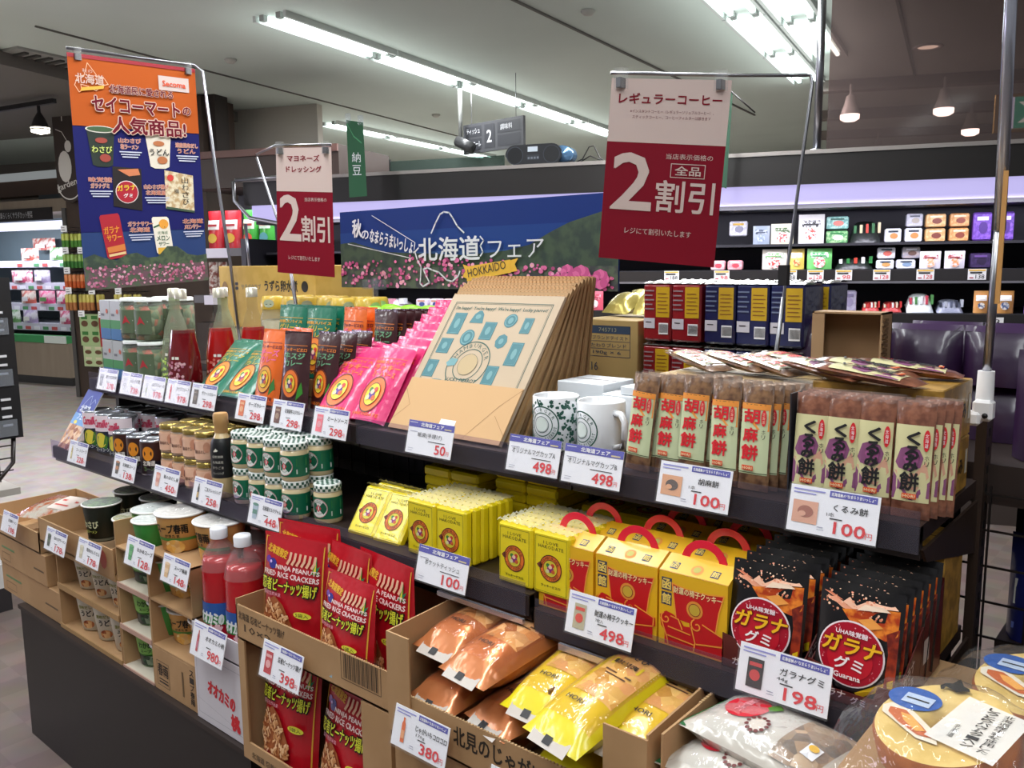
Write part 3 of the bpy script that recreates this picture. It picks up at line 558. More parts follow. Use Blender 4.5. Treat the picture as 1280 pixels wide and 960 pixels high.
# hanging juice cans
def make_can():
    o = thing('juice_can', '', 'can', group='small cans hung on the wooden end panel')
    m = M(); m.lathe([(.018, 0), (.024, .008), (.024, .13), (.018, .142)], P('c9ccb4', .3, .3), 10); part(m, 'can', o)
    return o
SEQ = [('c8d060', '4f8a34'), ('9cc060', '3c7a34'), ('e08a50', 'c85a28'), ('d0c060', 'b07040')]
for r, (segs, yb, yt) in enumerate((([(78, 87), (89, 106)], 309, 292), ([(80, 92), (94, 108)], 335, 318), ([(82, 91), (92, 110)], 360, 343), ([(83, 97), (100, 120), (122, 133), (144, 155), (156, 166), (168, 178)], 388, 368))):
    n = 0
    for a, b in segs:
        xa = F2.at(a, yb, -.14)[0]; xb = F2.at(b, yb, -.14)[0]; c = max(2, int(round((xb-xa)/.052)))
        for i in range(c):
            n += 1; z = F2.at((a+b)/2, yb, -.14)[1]; hh = F2.at((a+b)/2, yt, -.14)[1]-z
            o = thing('juice_can', 'small %s can, %s along the %s hanging row' % (('yellow green', 'green', 'orange', 'yellow and orange')[r], ORD[n-1], ORD[r]), 'can', F2.w(xa+(i+.5)*.052, -.14, z), F2.rz, 'small cans hung on the wooden end panel')
            m = M(); m.lathe([(.018, 0), (.023, .008), (.023, hh*.5)], P(SEQ[r][1], .35), 10); m.lathe([(.023, hh*.5), (.023, hh-.01), (.017, hh)], P(SEQ[r][0], .35), 10); part(m, 'can', o)
            m = M(); m.tube([(0, 0, hh), (0, .0, hh+.02), (0, .14, hh+.03)], .003, STEEL, 5); part(m, 'hook', o)
for px, py in ((76, 284), (78, 311), (97, 311), (80, 336), (82, 361), (111, 362), (144, 362), (98, 390), (123, 391)):
    p = F2.at(px, py+6, -.3); o = thing('price_card', 'small white price card on the end panel, %s' % {(76, 284): 'above the top can row', (78, 311): 'above the second row, left', (97, 311): 'above the second row, right', (80, 336): 'above the third row', (82, 361): 'above the long row, left', (111, 362): 'above the long row, middle', (144, 362): 'above the long row, right', (98, 390): 'on the pale green sachets', (123, 391): 'on the red sachet'}[(px, py)], 'price card', F2.w(p[0], -.3, p[1]), F2.rz+.2)
    m = M(); m.box(0, 0, 0, .07, .003, .065, WHITE); m.on(plane(0, 0, 0)); m.eps = .002; m.rect(.01, .015, .05, .022, INK); m.rect(.01, .04, .045, .046, P('77747a')); part(m, 'card', o)
    m = M(); m.tube([(.035, .003, .05), (.035, .3, .05)], .003, STEEL, 5); part(m, 'card_arm', o)
def hangbag(px0, py0, px1, py1, c, pc_, lb, rows=2, cols_=2):
    a = F2.at(px0, py1, -.12); b = F2.at(px1, py0, -.12); wd = b[0]-a[0]; h = b[1]-a[1]
    o = thing('hanging_sachet', lb, 'packet', F2.w(a[0], -.1, a[1]), F2.rz); m = M(); m.box(0, 0, 0, wd, .03, h, P(c, .4)); part(m, 'sachet', o)
    m = M(eps=.003).on(plane(0, 0, 0))
    for i in range(cols_):
        for j in range(rows): m.disc(wd*(i+.5)/cols_, h*(j+.4)/rows, wd*.17, P(pc_[0]), 12, h*.1); m.rect(wd*(i+.2)/cols_, h*(j+.68)/rows, wd*(i+.8)/cols_, h*(j+.9)/rows, P(pc_[1]))
    part(m, 'printed_front', o)
hangbag(100, 393, 122, 432, 'a9c08a', ('6a4a34', '3f7a3a'), 'pale green seed sachets hanging on the wooden panel, upper')
hangbag(104, 433, 127, 458, 'b9c898', ('6a4a34', 'd8d0b0'), 'pale green seed sachets hanging on the wooden panel, lower')
hangbag(124, 393, 143, 434, 'c8323a', ('e8d8d0', 'f0c0b0'), 'red sachet with white print hanging on the wooden panel', 2, 1)
hangbag(128, 436, 146, 470, 'a8a8a8', ('c03a3a', 'e0e0e0'), 'grey and red sachet hanging below the red one', 1, 1)
# middle distance cabinet with red and green bags
F3 = Fr(-7.5, 4.0, 20.8)
dk = thing('snack_cabinet', 'dark lit cabinet with red and green bags behind the orange banner', 'display case', F3.o, F3.rz)
def f3(px, py, y): return F3.at(px, py, y)
xa, xb = f3(240, 300, 0)[0], f3(352, 300, 0)[0]+.6
m = M(); m.box(xa, 0, 2.1, xb, .9, 2.42, P('3a2b26', .5)); m.box(xa, -.02, 2.36, xb, 0, 2.42, P('6a4a44', .5)); part(m, 'canopy', dk)
m = M(); m.box(xa, .7, 0, xb, .9, 2.1, P('2a2730', .6)); m.box(xa, .0, 0, xb, .7, .9, P('3a302c', .6)); part(m, 'cabinet_body', dk)
zz1 = f3(300, 310, 0)[1]
for z in (zz1, zz1-.42):
    m = M(); m.box(xa, 0, z-.02, xb, .7, z, P('4a484c', .4)); part(m, 'cabinet_shelf', dk)
    m = M(); m.box(xa, -.02, z-.07, xb, 0, z, P('6f6c72', .4)); m.box(xa+.12, -.03, z-.085, xa+.42, -.02, z-.0, P('e6e0f0')); m.box(xa+.75, -.03, z-.085, xa+1.0, -.02, z-.0, P('e6e0f0')); part(m, 'shelf_rail', dk)
area('snack_lamp', F3.w((xa+xb)/2, .05, 2.08), xb-xa, .1, 10, (R(30), 0, F3.rz), (.9, .9, 1))
for px0, px1, c, c2, lb in ((256, 274, 'c81f2c', ('e8e4e0', 'd8b040', 'f0d0d0'), 'red snack bag in the cabinet, left'), (277, 297, 'c8202c', ('e8e0dc', 'd8a838', 'ffffff'), 'red snack bag in the cabinet, second'), (300, 318, '35a832', ('d8f0d0', 'd84838', 'f4f4a0'), 'bright green snack bag in the cabinet, left'), (320, 338, '3fa83a', ('d8f0d8', '58a0a8', 'f4f4e0'), 'bright green snack bag in the cabinet, right')):
    x0 = f3(px0, 300, .05)[0]; x1 = f3(px1, 300, .05)[0]; wd = x1-x0; h = .34
    o = thing('snack_bag', lb, 'snack bag', F3.w((x0+x1)/2, .12, zz1), F3.rz, 'snack bags in the cabinet'); m = M(); s = pouch(m, wd, h, .12, foil(c), .02, True, 6, 8); part(m, 'bag', o)
    m = M(eps=.006).on(s); m.rect(-wd*.38, h*.5, wd*.38, h*.75, P(c2[0]), 4, 3); m.lay(); m.disc(0, h*.27, wd*.3, P(c2[1]), 12, h*.13); m.lay(); m.rect(-wd*.3, h*.58, wd*.3, h*.64, P('a02028')); part(m, 'printed_front', o)
for px0, px1 in ((257, 268), (269, 280)):
    x0 = f3(px0, 340, .05)[0]; x1 = f3(px1, 340, .05)[0]; o = thing('snack_bag', 'brown speckled snack packet on the lower cabinet shelf, %s' % ('left' if px0 < 260 else 'right'), 'snack bag', F3.w((x0+x1)/2, .1, zz1-.42), F3.rz, 'snack bags in the cabinet')
    m = M(); pouch(m, x1-x0, .3, .09, P('e0d4cc', .4, noise='8a4a40', nscale=30), .02, True, 5, 6); part(m, 'bag', o)
m = M(); a = f3(249, 160, .8)[0]; b = f3(270, 160, .8)[0]; m.box(a, .8, 2.4, b, 1.0, 3.1, P('2c2320', .6)); struct(m, 'trim_21', F3.o, F3.rz)
# ================================================================ black rack at the left edge, white decks
rk = thing('wire_rack', 'black shelf rack with slotted upright at the left edge', 'rack', (-3.66, 1.17, 0))
m = M(); m.box(-.02, .0, .74, .02, .09, 1.37, P('1d1c1e', .45)); part(m, 'upright', rk)
for k in range(14):
    z = .79+k*.034
    if k in (4, 5, 9, 10): continue
    m = M(); m.box(.018, .02, z, .024, .055, z+.009, P('d8d8dc', .5)); part(m, 'slot', rk)
for z in (.77, .97, 1.17):
    m = M(); m.box(-.35, -.45, z-.012, .0, .05, z, P('3a3a3e', .4)); part(m, 'rack_shelf', rk)
    m = M(); m.box(.02, -.45, z-.02, .026, .07, z+.045, film('c8ccd4', .25, 0)); part(m, 'shelf_lip', rk)
m = M(); 
m.tube([(.0, .06, .74), (.0, .05, .64), (.0, .0, .585), (.0, -.1, .56), (.0, -.5, .56)], .009, P('2a201e', .4))
part(m, 'basket_rim', rk)
for k in range(7): m = M(); m.tube([(0, .0-.06*k, .57), (0, .0-.06*k, .75)], .0028, P('2a201e', .4), 6); part(m, 'basket_wire', rk)
for k in range(3): m = M(); m.tube([(0, .05, .61+.05*k), (0, -.45, .61+.05*k)], .0028, P('2a201e', .4), 6); part(m, 'basket_wire', rk)
for y, z, c, c2, lb in ((-.03, .775, '4a3430', 'd8d0cc', 'dark packet with a white band on the lowest rack shelf'), (-.03, .975, '7a5a34', '8fae4a', 'brown and green packet on the middle rack shelf'), (-.03, 1.175, 'b8a83a', 'e8dc70', 'yellow labelled packet on the upper rack shelf'), (-.17, 1.175, '8a3a2a', 'd8d0cc', 'rust coloured packet on the upper rack shelf')):
    o = thing('rack_packet', lb, 'packet', (-3.72, 1.17+y, z), R(90)); m = M(); s = pouch(m, .13, .13, .05, foil(c), .01, True, 6, 6); part(m, 'bag', o); m = M(eps=.002).on(s); m.rect(-.05, .05, .05, .085, P(c2), 4, 2); part(m, 'printed_front', o)
m = M(); m.box(-.9, -1.2, .2, -.45, -.3, .42, P('8a8480', .5)); m.box(-.9, -1.2, .42, .0, .0, .45, P('b9b2aa', .5)); o = m.build('white_deck', None, (-4.02, 1.36, 0), 0); tag(o, 'low pale display deck behind the rack at the left edge', 'deck')
a = atz(13, 727, .12); m = M(); m.box(-.5, -.5, 0, 0, 0, .1, P('2a2628', .5)); m.box(-.5, -.5, .1, .0, .0, .2, P('c9c6c4', .5)); o = m.build('plinth', None, (a.x, a.y, 0), 0); tag(o, 'white topped plinth corner at the left edge, beside the cartons', 'plinth')
# ================================================================ posters and their stands
def clipat(parent, p, s=1): m = M(); m.box(-.009*s, -.006*s, -.016*s, .009*s, .006*s, .014*s, film('ffffff', .10, 0)); m.box(-.004*s, -.007*s, -.014*s, .004*s, .007*s, .0, STEEL); o = part(m, 'clip', parent); o.location = p
# --- orange and blue product poster
TL, TR, BR_, BL = Vector((-2.854, 1.21, 2.072)), Vector((-2.77, 1.594, 2.07)), Vector((-2.775, 1.6, 1.357)), Vector((-2.84, 1.205, 1.33))
W_, H_ = .40, .72
sb = thing('product_poster', 'tall orange and blue poster showing six foods, hanging at the left', 'poster'); sf = quadsurf(BL, BR_, TR, TL, W_, H_)
OR = P('b2541e', .6, spec=.15); BLU = P('1c1e5e', .6, spec=.15); LP = P('d2b6a8', .6, spec=.15)
m = M(eps=.0008).on(sf); m.rect(0, 0, W_, H_, P('2c4070', .6, spec=.15), 12, 24, 0); part(m, 'sheet', sb, None); m = M(eps=.0008).on(sf)
def sky(m, steps, cols_, w, y0, y1):
    for i in range(steps):
        t = i/(steps-1); a = lin(cols_[0]); b = lin(cols_[1]); pass
m.lay(); m.rect(0, .18, W_, H_, BLU, 12, 18); m.lay(2); m.rect(0, H_-.215, W_, H_, OR, 12, 7); m.lay(2); m.rect(0, H_-.012, W_, H_, P('9a1f2c', .5), 12, 1)
hill = [(0, .10)] + [(W_*k/12, .10+.012*math.sin(k*1.7)+(.02*math.sin(k*.9) if k > 7 else 0)) for k in range(13)] + [(W_, .0), (0, .0)]
m.poly(hill, P('2f3f34', .6, noise='4a5a40', nscale=40)); m.lay(); m.rect(0, 0, W_, .065, P('6a4a56', .6, noise='4a5a44', nscale=60), 12, 3); m.lay(2)
rn = random.Random(3); PK = [P(c, .6) for c in ('c77f9c', 'b3627f', 'd9a0b4', 'a4506e')]
for k in range(230):
    r = rn.uniform(.002, .0055); m.disc(rn.uniform(.01, W_-.01), rn.uniform(.008, .07)*(.9+.1), r, rn.choice(PK), 6)
part(m, 'poster_picture', sb)
m = M(eps=.0008).on(sf); m.lay(6); DR = P('6a1626', .6, spec=.15)
m.rect(.275, H_-.082, .375, H_-.036, P('c8b4ae', .6)); m.lay(2); m.text('Secoma', .287, H_-.069, .076, .018, P('d8502c'), .03)
HK = [(0, .3), (.12, .1), (.2, .16), (.18, .34), (.4, .3), (.62, .18), (.78, .34), (1, .42), (.9, .58), (.7, .62), (.5, .9), (.42, 1), (.36, .8), (.3, .62), (.1, .55)]
m.line([(.015+.10*x, H_-.125+.10*y) for x, y in HK], .002, P('f0b890'), True); m.lay(); m.text('北海道', .018, H_-.088, .085, .03, LP, .02); m.text('秋の', .04, H_-.055, .03, .012, LP, .01)
m.poly([(.03, H_-.112), (.1, H_-.098), (.103, H_-.088), (.035, H_-.1)], P('e8a83a'))
m.text('北海道民に愛される', .118, H_-.108, .2, .026, LP, .06); m.lay(); m.text('北海道民に愛される', .118, H_-.108, .2, .026, DR, .02)
for off, mt in ((.075, LP), (.03, DR)):
    m.text('セイコーマート', .062, H_-.168, .275, .046, mt, off); m.text('の', .348, H_-.158, .026, .026, mt, off); m.text('人気商品!', .118, H_-.232, .235, .052, mt, off); m.lay()
part(m, 'poster_title', sb)
m = M(eps=.0008).on(sf); m.lay(3)
def cup2d(m, cx, cy, w, h, body, lid, band, t, tc):
    m.poly([(cx-w*.5, cy+h*.42), (cx-w*.36, cy-h*.45), (cx-w*.2, cy-h*.5), (cx+w*.2, cy-h*.5), (cx+w*.36, cy-h*.45), (cx+w*.5, cy+h*.42)], P(body)); m.lay(); m.disc(cx, cy+h*.42, w*.54, P('e6e0d4'), 24, h*.085); m.lay(); m.disc(cx, cy+h*.425, w*.48, P(lid), 24, h*.065)
    m.disc(cx+w*.1, cy-h*.28, w*.2, P(band), 16, h*.1); m.disc(cx, cy+h*.15, w*.22, P(band), 14, h*.07); m.lay(); m.text(t, cx-w*.36, cy-h*.16, w*.72, h*.17, P(tc), .02); m.L -= 3
cup2d(m, .082, .445, .085, .125, '1e2a22', '3f5a38', '9a4034', 'わさび', 'c8d470'); cup2d(m, .262, .445, .085, .125, 'd8cfc0', 'b8b060', 'b06a40', 'うどん', '1c1a1c')
def cap(m, u, v, l1, l2, w=.07):
    for off, mt in ((.06, LP), (.0, P('b84a34'))): m.text(l1, u, v, w, .015, mt, off); m.text(l2, u+.005, v-.019, w*.8, .015, mt, off); m.lay()
    for k in range(3): m.rect(u+.004*k, v-.030-.008*k, u+w-.006*k, v-.0265-.008*k, P('c9cbe0'))
    m.L -= 2
cap(m, .135, .46, '山わさび', '塩ラーメン'); cap(m, .318, .455, '道産昆布だし', 'うどん', .075); cap(m, .035, .335, '味覚糖', 'ガラナグミ'); cap(m, .205, .315, '山わさび揚げ', '北海道産', .08); cap(m, .145, .195, 'ガラナサワー', '北海道', .08); cap(m, .325, .2, '北海道', 'メロンサワー', .07)
m.poly([(.11, .385), (.2, .38), (.195, .245), (.105, .26)], P('1a1214')); m.lay(); m.poly([(.125, .375), (.16, .355), (.195, .36), (.19, .38)], P('c87850')); m.disc(.15, .305, .036, P('e8e0e0'), 24); m.lay(); m.disc(.15, .305, .0335, P('a8182c'), 24); m.lay(); m.text('ガラナ', .12, .307, .06, .018, P('e8c83a'), .03, .1); m.text('グミ', .138, .287, .028, .013, P('f0f0f0'), .02); m.L -= 3
m.poly([(.275, .378), (.37, .362), (.368, .238), (.272, .252)], P('d9cfb4', .5, noise='b89a70', nscale=60)); m.lay(); m.poly([(.275, .258), (.368, .243), (.368, .236), (.272, .25)], P('3a5040')); m.disc(.293, .353, .011, P('c83a34'), 14); m.text('山わさび', .33, .262, .022, .095, INK, .01, vert=True); m.text('揚', .303, .3, .016, .016, INK, .01); m.lay(-1)
m.poly([(.058, .225), (.062, .232), (.115, .238), (.12, .23), (.135, .105), (.128, .098), (.082, .092), (.074, .1)], P('a81c2c')); m.lay(); m.text('ガラナ', .07, .172, .048, .022, P('e0902c'), .03, .12); m.text('サワー', .078, .148, .046, .02, P('e0902c'), .03, .12); m.poly([(.075, .13), (.13, .14), (.132, .12), (.078, .112)], P('d07a3a')); m.poly([(.079, .108), (.132, .116), (.133, .108), (.08, .1)], P('e0c08a')); m.lay(-1)
m.poly([(.222, .218), (.226, .224), (.272, .224), (.278, .217), (.288, .105), (.282, .098), (.238, .1), (.232, .107)], P('e6dfd0')); m.lay(); m.disc(.26, .2, .016, P('e09a3a'), 14); m.line([(.228, .19), (.245, .197), (.262, .19)], .005, P('2f5a34')); m.rect(.236, .1, .284, .122, P('d9a83a')); m.text('北海道', .238, .166, .034, .011, P('3a6a3a'), .01); m.text('メロン', .235, .145, .042, .017, P('2c5a3c'), .02); m.text('サワー', .24, .128, .034, .013, P('2c5a3c'), .02)
part(m, 'poster_products', sb)
m = M(); top0, top1 = sf(.0, H_, 0)+Vector((.0, 0, .013)), sf(W_, H_, 0)+Vector((0, 0, .013))
m.tube([top0, top1, top1+Vector((.02, .02, -.02)), Vector((-2.72, 1.62, 1.75)), Vector((-2.67, 1.63, 1.40)), Vector((-2.65, 1.64, 1.10))], .0055, CHROME)
st = thing('poster_stand', 'chrome stand holding the orange and blue poster', 'stand'); part(m, 'pole', st)
m = M(); m.box(-2.7, 1.6, 1.1, -2.6, 1.68, 1.106, STEEL); part(m, 'foot', st)
clipat(sb, sf(.03, H_, .004), 1.4); clipat(sb, sf(.375, H_, .004), 1.4)
# --- the two dark red discount posters
def discount(TL, TR, BR_, BL, title, W_, H_, lb, top, small=None, boxed=False, asp=None):
    o = thing('discount_poster', lb, 'poster'); sf = quadsurf(BL, BR_, TR, TL, W_, H_); MR = P('880f26', .5, spec=.25); PKW = P('dcc6c0', .5, spec=.25)
    m = M().on(sf); m.rect(0, 0, W_, H_, MR, 3, 4, 0); part(m, 'sheet', o); m = M(eps=.0007).on(sf); m.rect(0, H_*top, W_, H_, PKW, 3, 2); m.lay()
    for i, t in enumerate(title):
        n = len(title); hh = .052*H_/.3*.3 if n == 1 else .05*H_
        m.text(t, W_*.07 if n == 1 else W_*.2-(W_*.02*i), H_*(.895 - .085*i) if n > 1 else H_*.865, W_*.86 if n == 1 else W_*(.58+.05*i), H_*(.048 if n > 1 else .057), MR, .025)
    if small:
        for i, t in enumerate(small): m.text(t, W_*.17+W_*.02*i, H_*(.815-.03*i), W_*(.7-.04*i), H_*.019, P('8a4a50'), 0, res=1)
    if boxed: m.text('当店表示価格の', W_*.5, H_*.572, W_*.4, H_*.03, PKW, .01); m.frame(W_*.55, H_*.475, W_*.84, H_*.548, .0012, PKW); m.text('全品', W_*.585, H_*.487, W_*.22, H_*.05, PKW, .02); m.text('2', W_*.065, H_*.285, W_*.335, H_*.31, PKW, .015); m.text('割引', W_*.44, H_*.285, W_*.5, H_*.17, PKW, .018); m.text('レジにて割引いたします', W_*.2, H_*.15, W_*.57, H_*.035, PKW, .01)
    else: m.text('当店表示価格の', W_*.5, H_*.585, W_*.39, H_*.03, PKW, .01); m.text('2', W_*.06, H_*.27, W_*.36, H_*.36, PKW, .015); m.text('割引', W_*.44, H_*.27, W_*.49, H_*.2, PKW, .018); m.text('レジにて割引いたします', W_*.2, H_*.115, W_*.55, H_*.035, PKW, .01)
    part(m, 'lettering', o); clipat(o, sf(W_*.07, H_, .003), 1.1); clipat(o, sf(W_*.9, H_, .003), 1.1); return sf
V = Vector
sf = discount(V((-.807, 1.203, 1.70)), V((-.670, 1.355, 1.70)), V((-.690, 1.345, 1.392)), V((-.824, 1.192, 1.411)), ['レギュラーコーヒー'], .205, .30, 'larger dark red coffee discount poster, right of the blue banner', .655, ['※インスタントコーヒー（レギュラーソリュブルコーヒー）、', 'スティックコーヒー、コーヒーフィルターは除きます'], True)
st = thing('poster_stand', 'chrome stand holding the coffee discount poster', 'stand'); e = V((-.577, 1.455, 1.71)); m = M(); m.tube([sf(-.002, .30, 0)+V((0, 0, .008)), sf(.205, .30, 0)+V((0, 0, .008)), e-V((.006, .006, 0)), e, e+V((.004, 0, -.012)), V((-.600, 1.43, 1.34)), V((-.622, 1.425, 1.10))], .003, CHROME); m.tube([V((-.600, 1.43, 1.34)), V((-.622, 1.425, 1.10))], .0042, STEEL); m.box(-.609, 1.424, 1.36, -.593, 1.438, 1.395, DARK); part(m, 'pole', st)
m = M(); m.box(-.66, 1.4, 1.1, -.59, 1.45, 1.104, STEEL); part(m, 'foot', st)
sf = discount(V((-1.963, 1.35, 1.711)), V((-1.849, 1.442, 1.711)), V((-1.865, 1.45, 1.371)), V((-1.99, 1.355, 1.386)), ['マヨネーズ', 'ドレッシング'], .146, .33, 'smaller dark red dressing discount poster, left of the blue banner', .66)
st = thing('poster_stand', 'thin chrome stand holding the dressing discount poster', 'stand'); m = M(); p = V((-2.13, 1.4, 1.715)); m.tube([sf(.146, .33, 0)+V((0, 0, .007)), sf(0, .33, 0)+V((0, 0, .007)), p, p+V((0, 0, -.01)), V((-2.02, 1.41, 1.45)), V((-1.97, 1.42, 1.10))], .0035, CHROME); m.tube([V((-2.02, 1.41, 1.45)), V((-1.97, 1.42, 1.10))], .005, STEEL); m.box(-2.028, 1.402, 1.44, -2.012, 1.418, 1.48, DARK); part(m, 'pole', st)
m = M(); m.box(-2.02, 1.38, 1.1, -1.94, 1.45, 1.104, STEEL); part(m, 'foot', st)
# --- blue fair banner
Yb = 1.7; c = [V((WF.at(x, y, Yb)[0], Yb, WF.at(x, y, Yb)[1])) for x, y in ((428, 357), (773, 367), (773, 236), (428, 268))]
x0, x1 = c[0].x, c[1].x; z0 = (c[0].z+c[1].z)/2; z1 = (c[2].z+c[3].z)/2; W_ = x1-x0; H_ = z1-z0
fb = thing('fair_banner', 'wide blue banner with pink flowers and white lettering', 'banner', (x0, Yb, z0)); m = M(eps=.0008).on(plane(0, 0, 0))
m.box(0, .0, 0, W_, .004, H_, P('1a3070', .5, spec=.2)); part(m, 'board', fb); m = M(eps=.0008).on(plane(0, 0, 0)); m.rect(0, H_*.45, W_, H_*.72, P('203c7c', .5, spec=.2)); m.rect(0, H_*.3, W_, H_*.45, P('34548a', .5, spec=.2)); m.lay()
hl = [(0, 0)] + [(W_*t, H_*hh) for t, hh in ((0, .58), (.06, .6), (.12, .54), (.2, .46), (.3, .44), (.42, .42), (.52, .40), (.6, .42), (.66, .44), (.74, .5), (.8, .62), (.86, .72), (.92, .78), (1, .86))] + [(W_, 0)]
m.poly(hl, P('26352f', .6, noise='3a4a38', nscale=25)); m.lay(); m.rect(0, 0, W_, H_*.26, P('3a3a3e', .6, noise='4f5a48', nscale=40)); m.lay(2); rn = random.Random(5)
PK = [P(c_, .55) for c_ in ('d7679c', 'c24f88', 'e69abb', 'a83f73')]
for k in range(330):
    u = rn.uniform(.01, W_-.012); hmx = .34 - .18*max(0, (u/W_-.62)/.38)+(.08 if .3 < u/W_ < .42 else 0); v = H_*rn.uniform(.02, 1)*hmx; r = rn.uniform(.0035, .0085)
    m.disc(u, v+.003, r, rn.choice(PK), 7, r*.8, l=m.L+.1*(k % 41))
    if k % 3 == 0: m.disc(u, v+.003, r*.25, P('e8c860'), 5, l=m.L+.1*(k % 41)+.05)
for u, v, r in ((.90, .10, .03), (.955, .07, .026), (.86, .14, .022), (.83, .06, .018)): 
    for a in range(0, 360, 45): m.disc(W_*u+r*.55*math.cos(R(a)), H_*v+.012+r*.5*math.sin(R(a)), r*.45, PK[(a//45) % 2], 8, l=m.L+4.5+.1*(a//45)+r*10)
part(m, 'banner_picture', fb); m = M(eps=.0008).on(plane(0, 0, 0)); m.lay(9); WL = P('d4d2da', .5)
k = W_/345.
def bx(x, y): return ((x-428)*k, H_*(1-(y-(268-(x-428)*.0928))/ (89+(x-428)*.122)))
def lab(t, xa, ya, xb, yb, mt, b=.02, rot=0): p = bx(xa, yb); q = bx(xb, ya); m.text(t, p[0], p[1], q[0]-p[0], abs(q[1]-p[1]), mt, b, rot)
lab('北海道', 548, 293, 627, 325, WL, .022); lab('フェア', 637, 297, 700, 322, WL, .01)
lab('秋', 451, 275, 465, 297, WL, .03); lab('の', 465, 288, 476, 299, WL, .03)
p = bx(477, 302); m.text('なまらうまいっしょ!', p[0], p[1], 66*k, .038, WL, .025, -.20)
m.line([bx(482, 270), bx(543, 302)], .002, WL); m.line([bx(443, 305), bx(538, 322)], .002, WL)
m.line([bx(*p) for p in ((566, 290), (572, 277), (578, 266), (583, 263), (590, 264), (594, 270), (600, 281), (608, 289))], .0045, WL)
m.line([bx(*p) for p in ((548, 309), (543, 314), (546, 324), (551, 333), (550, 346), (549, 354), (553, 358), (562, 353), (557, 343), (554, 336), (560, 334), (566, 337), (575, 340), (585, 350), (592, 352), (600, 345), (602, 339))], .0045, WL)
m.line([bx(*p) for p in ((628, 294), (632, 299), (628, 306), (631, 314), (628, 319))], .004, WL)
ye = P('e2ab3a'); m.poly([bx(611, 352), bx(610, 333), bx(663, 324), bx(664, 341)], ye); m.L -= .4; m.poly([bx(605, 346), bx(609, 339), bx(606, 330), bx(614, 333), bx(614, 350)], ye); m.L -= .3; m.poly([bx(660, 326), bx(672, 322), bx(668, 330), bx(671, 339), bx(660, 341)], ye)
m.lay(2); p = bx(613, 347); m.text('HOKKAIDO', p[0], p[1], 46*k, .022, P('3a3430'), .01, .17); part(m, 'lettering', fb)
zf = -z0+1.1; u = WF.at(473, 360, Yb)[0]-x0
for q in (u, W_*.9): m = M(); m.box(q-.012, -.014, zf, q+.012, -.010, .03, CLEAR); m.box(q-.05, -.03, zf, q+.05, .03, zf+.004, CLEAR); part(m, 'acrylic_foot', fb)
m = M(); m.box(u-.05, -.02, -.004, u+.05, -.012, .025, CLEAR)
part(m, 'acrylic_holder', fb)
# ================================================================ the brown display stand
gd = thing('display_stand', 'long dark brown stepped display stand carrying all the fair goods', 'display stand')
XL, XR = -2.66, -.27
m = M(); m.box(-2.69, .88, 0, -1.47, 1.98, .405, SHELF); m.box(-.30, 1.9, .385, 1.4, 1.97, 1.04, P('151011', .6)); m.box(-1.47, .92, 0, -.30, 1.98, .41, P('1b1514', .5)); m.box(-.30, 1.21, 0, 1.4, 1.98, .385, P('1b1514', .5)); part(m, 'base_cabinet', gd)
m = M(); m.box(-2.695, .875, .40, -1.47, 1.3, .412, P('2a1e1a', .5)); part(m, 'base_top', gd)
def shelf(x0, x1, y0, y1, z, name='shelf'):
    m = M(); m.box(x0, y0, z-.022, x1, y1, z, P('2c201c', .4)); m.box(x0, y0-.002, z-.034, x1, y0+.012, z-.002, SHELF); m.box(x0, y0+.004, z-.044, x1, y0+.02, z-.03, P('241a17', .3)); part(m, name, gd)
shelf(-2.61, -.805, .98, 1.33, .888); shelf(-.795, XR, .98, 1.33, .868)
shelf(-2.56, -1.335, 1.078, 1.37, 1.082); shelf(-1.33, -.80, 1.078, 1.37, 1.080); shelf(-.796, XR, 1.078, 1.37, 1.080)
for x0, x1, y, z in ((-2.61, -1.40, .976, .888), (-1.385, -.81, .976, .888), (-.79, XR, .976, .868), (-1.33, XR, 1.073, 1.08), (-2.55, -1.35, 1.073, 1.082)):
    m = M(); m.box(x0, y-.0015, z-.034, x1, y, z+.02, film('e8e4f0', .03, 0)); part(m, 'price_rail', gd)
m = M(); m.box(-1.0, .968, .842, -.81, .974, .85, P('d4d2dc', .2, .8)); m.box(-.74, .968, .822, -.6, .974, .832, P('d4d2dc', .2, .8)); part(m, 'rail_edge', gd)
UPB = P('33261f', .4)
for x, y in ((-.275, 1.385), (-1.33, 1.385), (-2.4, 1.385), (-.02, 1.45)):
    m = M(); m.box(x-.0, y-.02, .38, x+.014 if x != -.02 else x+.035, y+.02, 1.10 if x != -.275 else 1.18, UPB); part(m, 'upright', gd)
m = M(); 
for k in range(24): z = .5+k*.028; m.box(-.2612, 1.38, z, -.2605, 1.39, z+.012, P('0e0b0a', .6))
part(m, 'upright_slots', gd, None, 'stuff')
for z, zz in ((1.08, .06), (.868, .06)):
    m = M(); m.prism([(0, 0), (0, 0)], 0, 0, UPB) if False else m.add([(XR, 1.0+.08*(z > 1), z-.03), (XR, 1.365, z-.03), (XR, 1.365, z-.11), (XR, 1.1, z-.05), (XR+.004, 1.0+.08*(z > 1), z-.03), (XR+.004, 1.365, z-.03), (XR+.004, 1.365, z-.11), (XR+.004, 1.1, z-.05)], [(0, 1, 2, 3), (7, 6, 5, 4), (0, 4, 5, 1), (1, 5, 6, 2), (2, 6, 7, 3), (3, 7, 4, 0)], UPB); part(m, 'shelf_bracket', gd)
m = M()
MW = P('15100f', .4)
for k in range(12): z = .45+k*.055; m.box(-2.4, 1.384, z, .0, 1.387, z+.003, MW)
for k in range(44): x = -2.4+k*.055; m.box(x, 1.381, .42, x+.003, 1.384, 1.07, MW)
part(m, 'back_mesh', gd, None, 'stuff')
m = M(); m.box(-2.56, 1.395, 1.04, 1.4, 1.98, 1.10, P('2e2320', .45)); part(m, 'rear_shelf', gd)
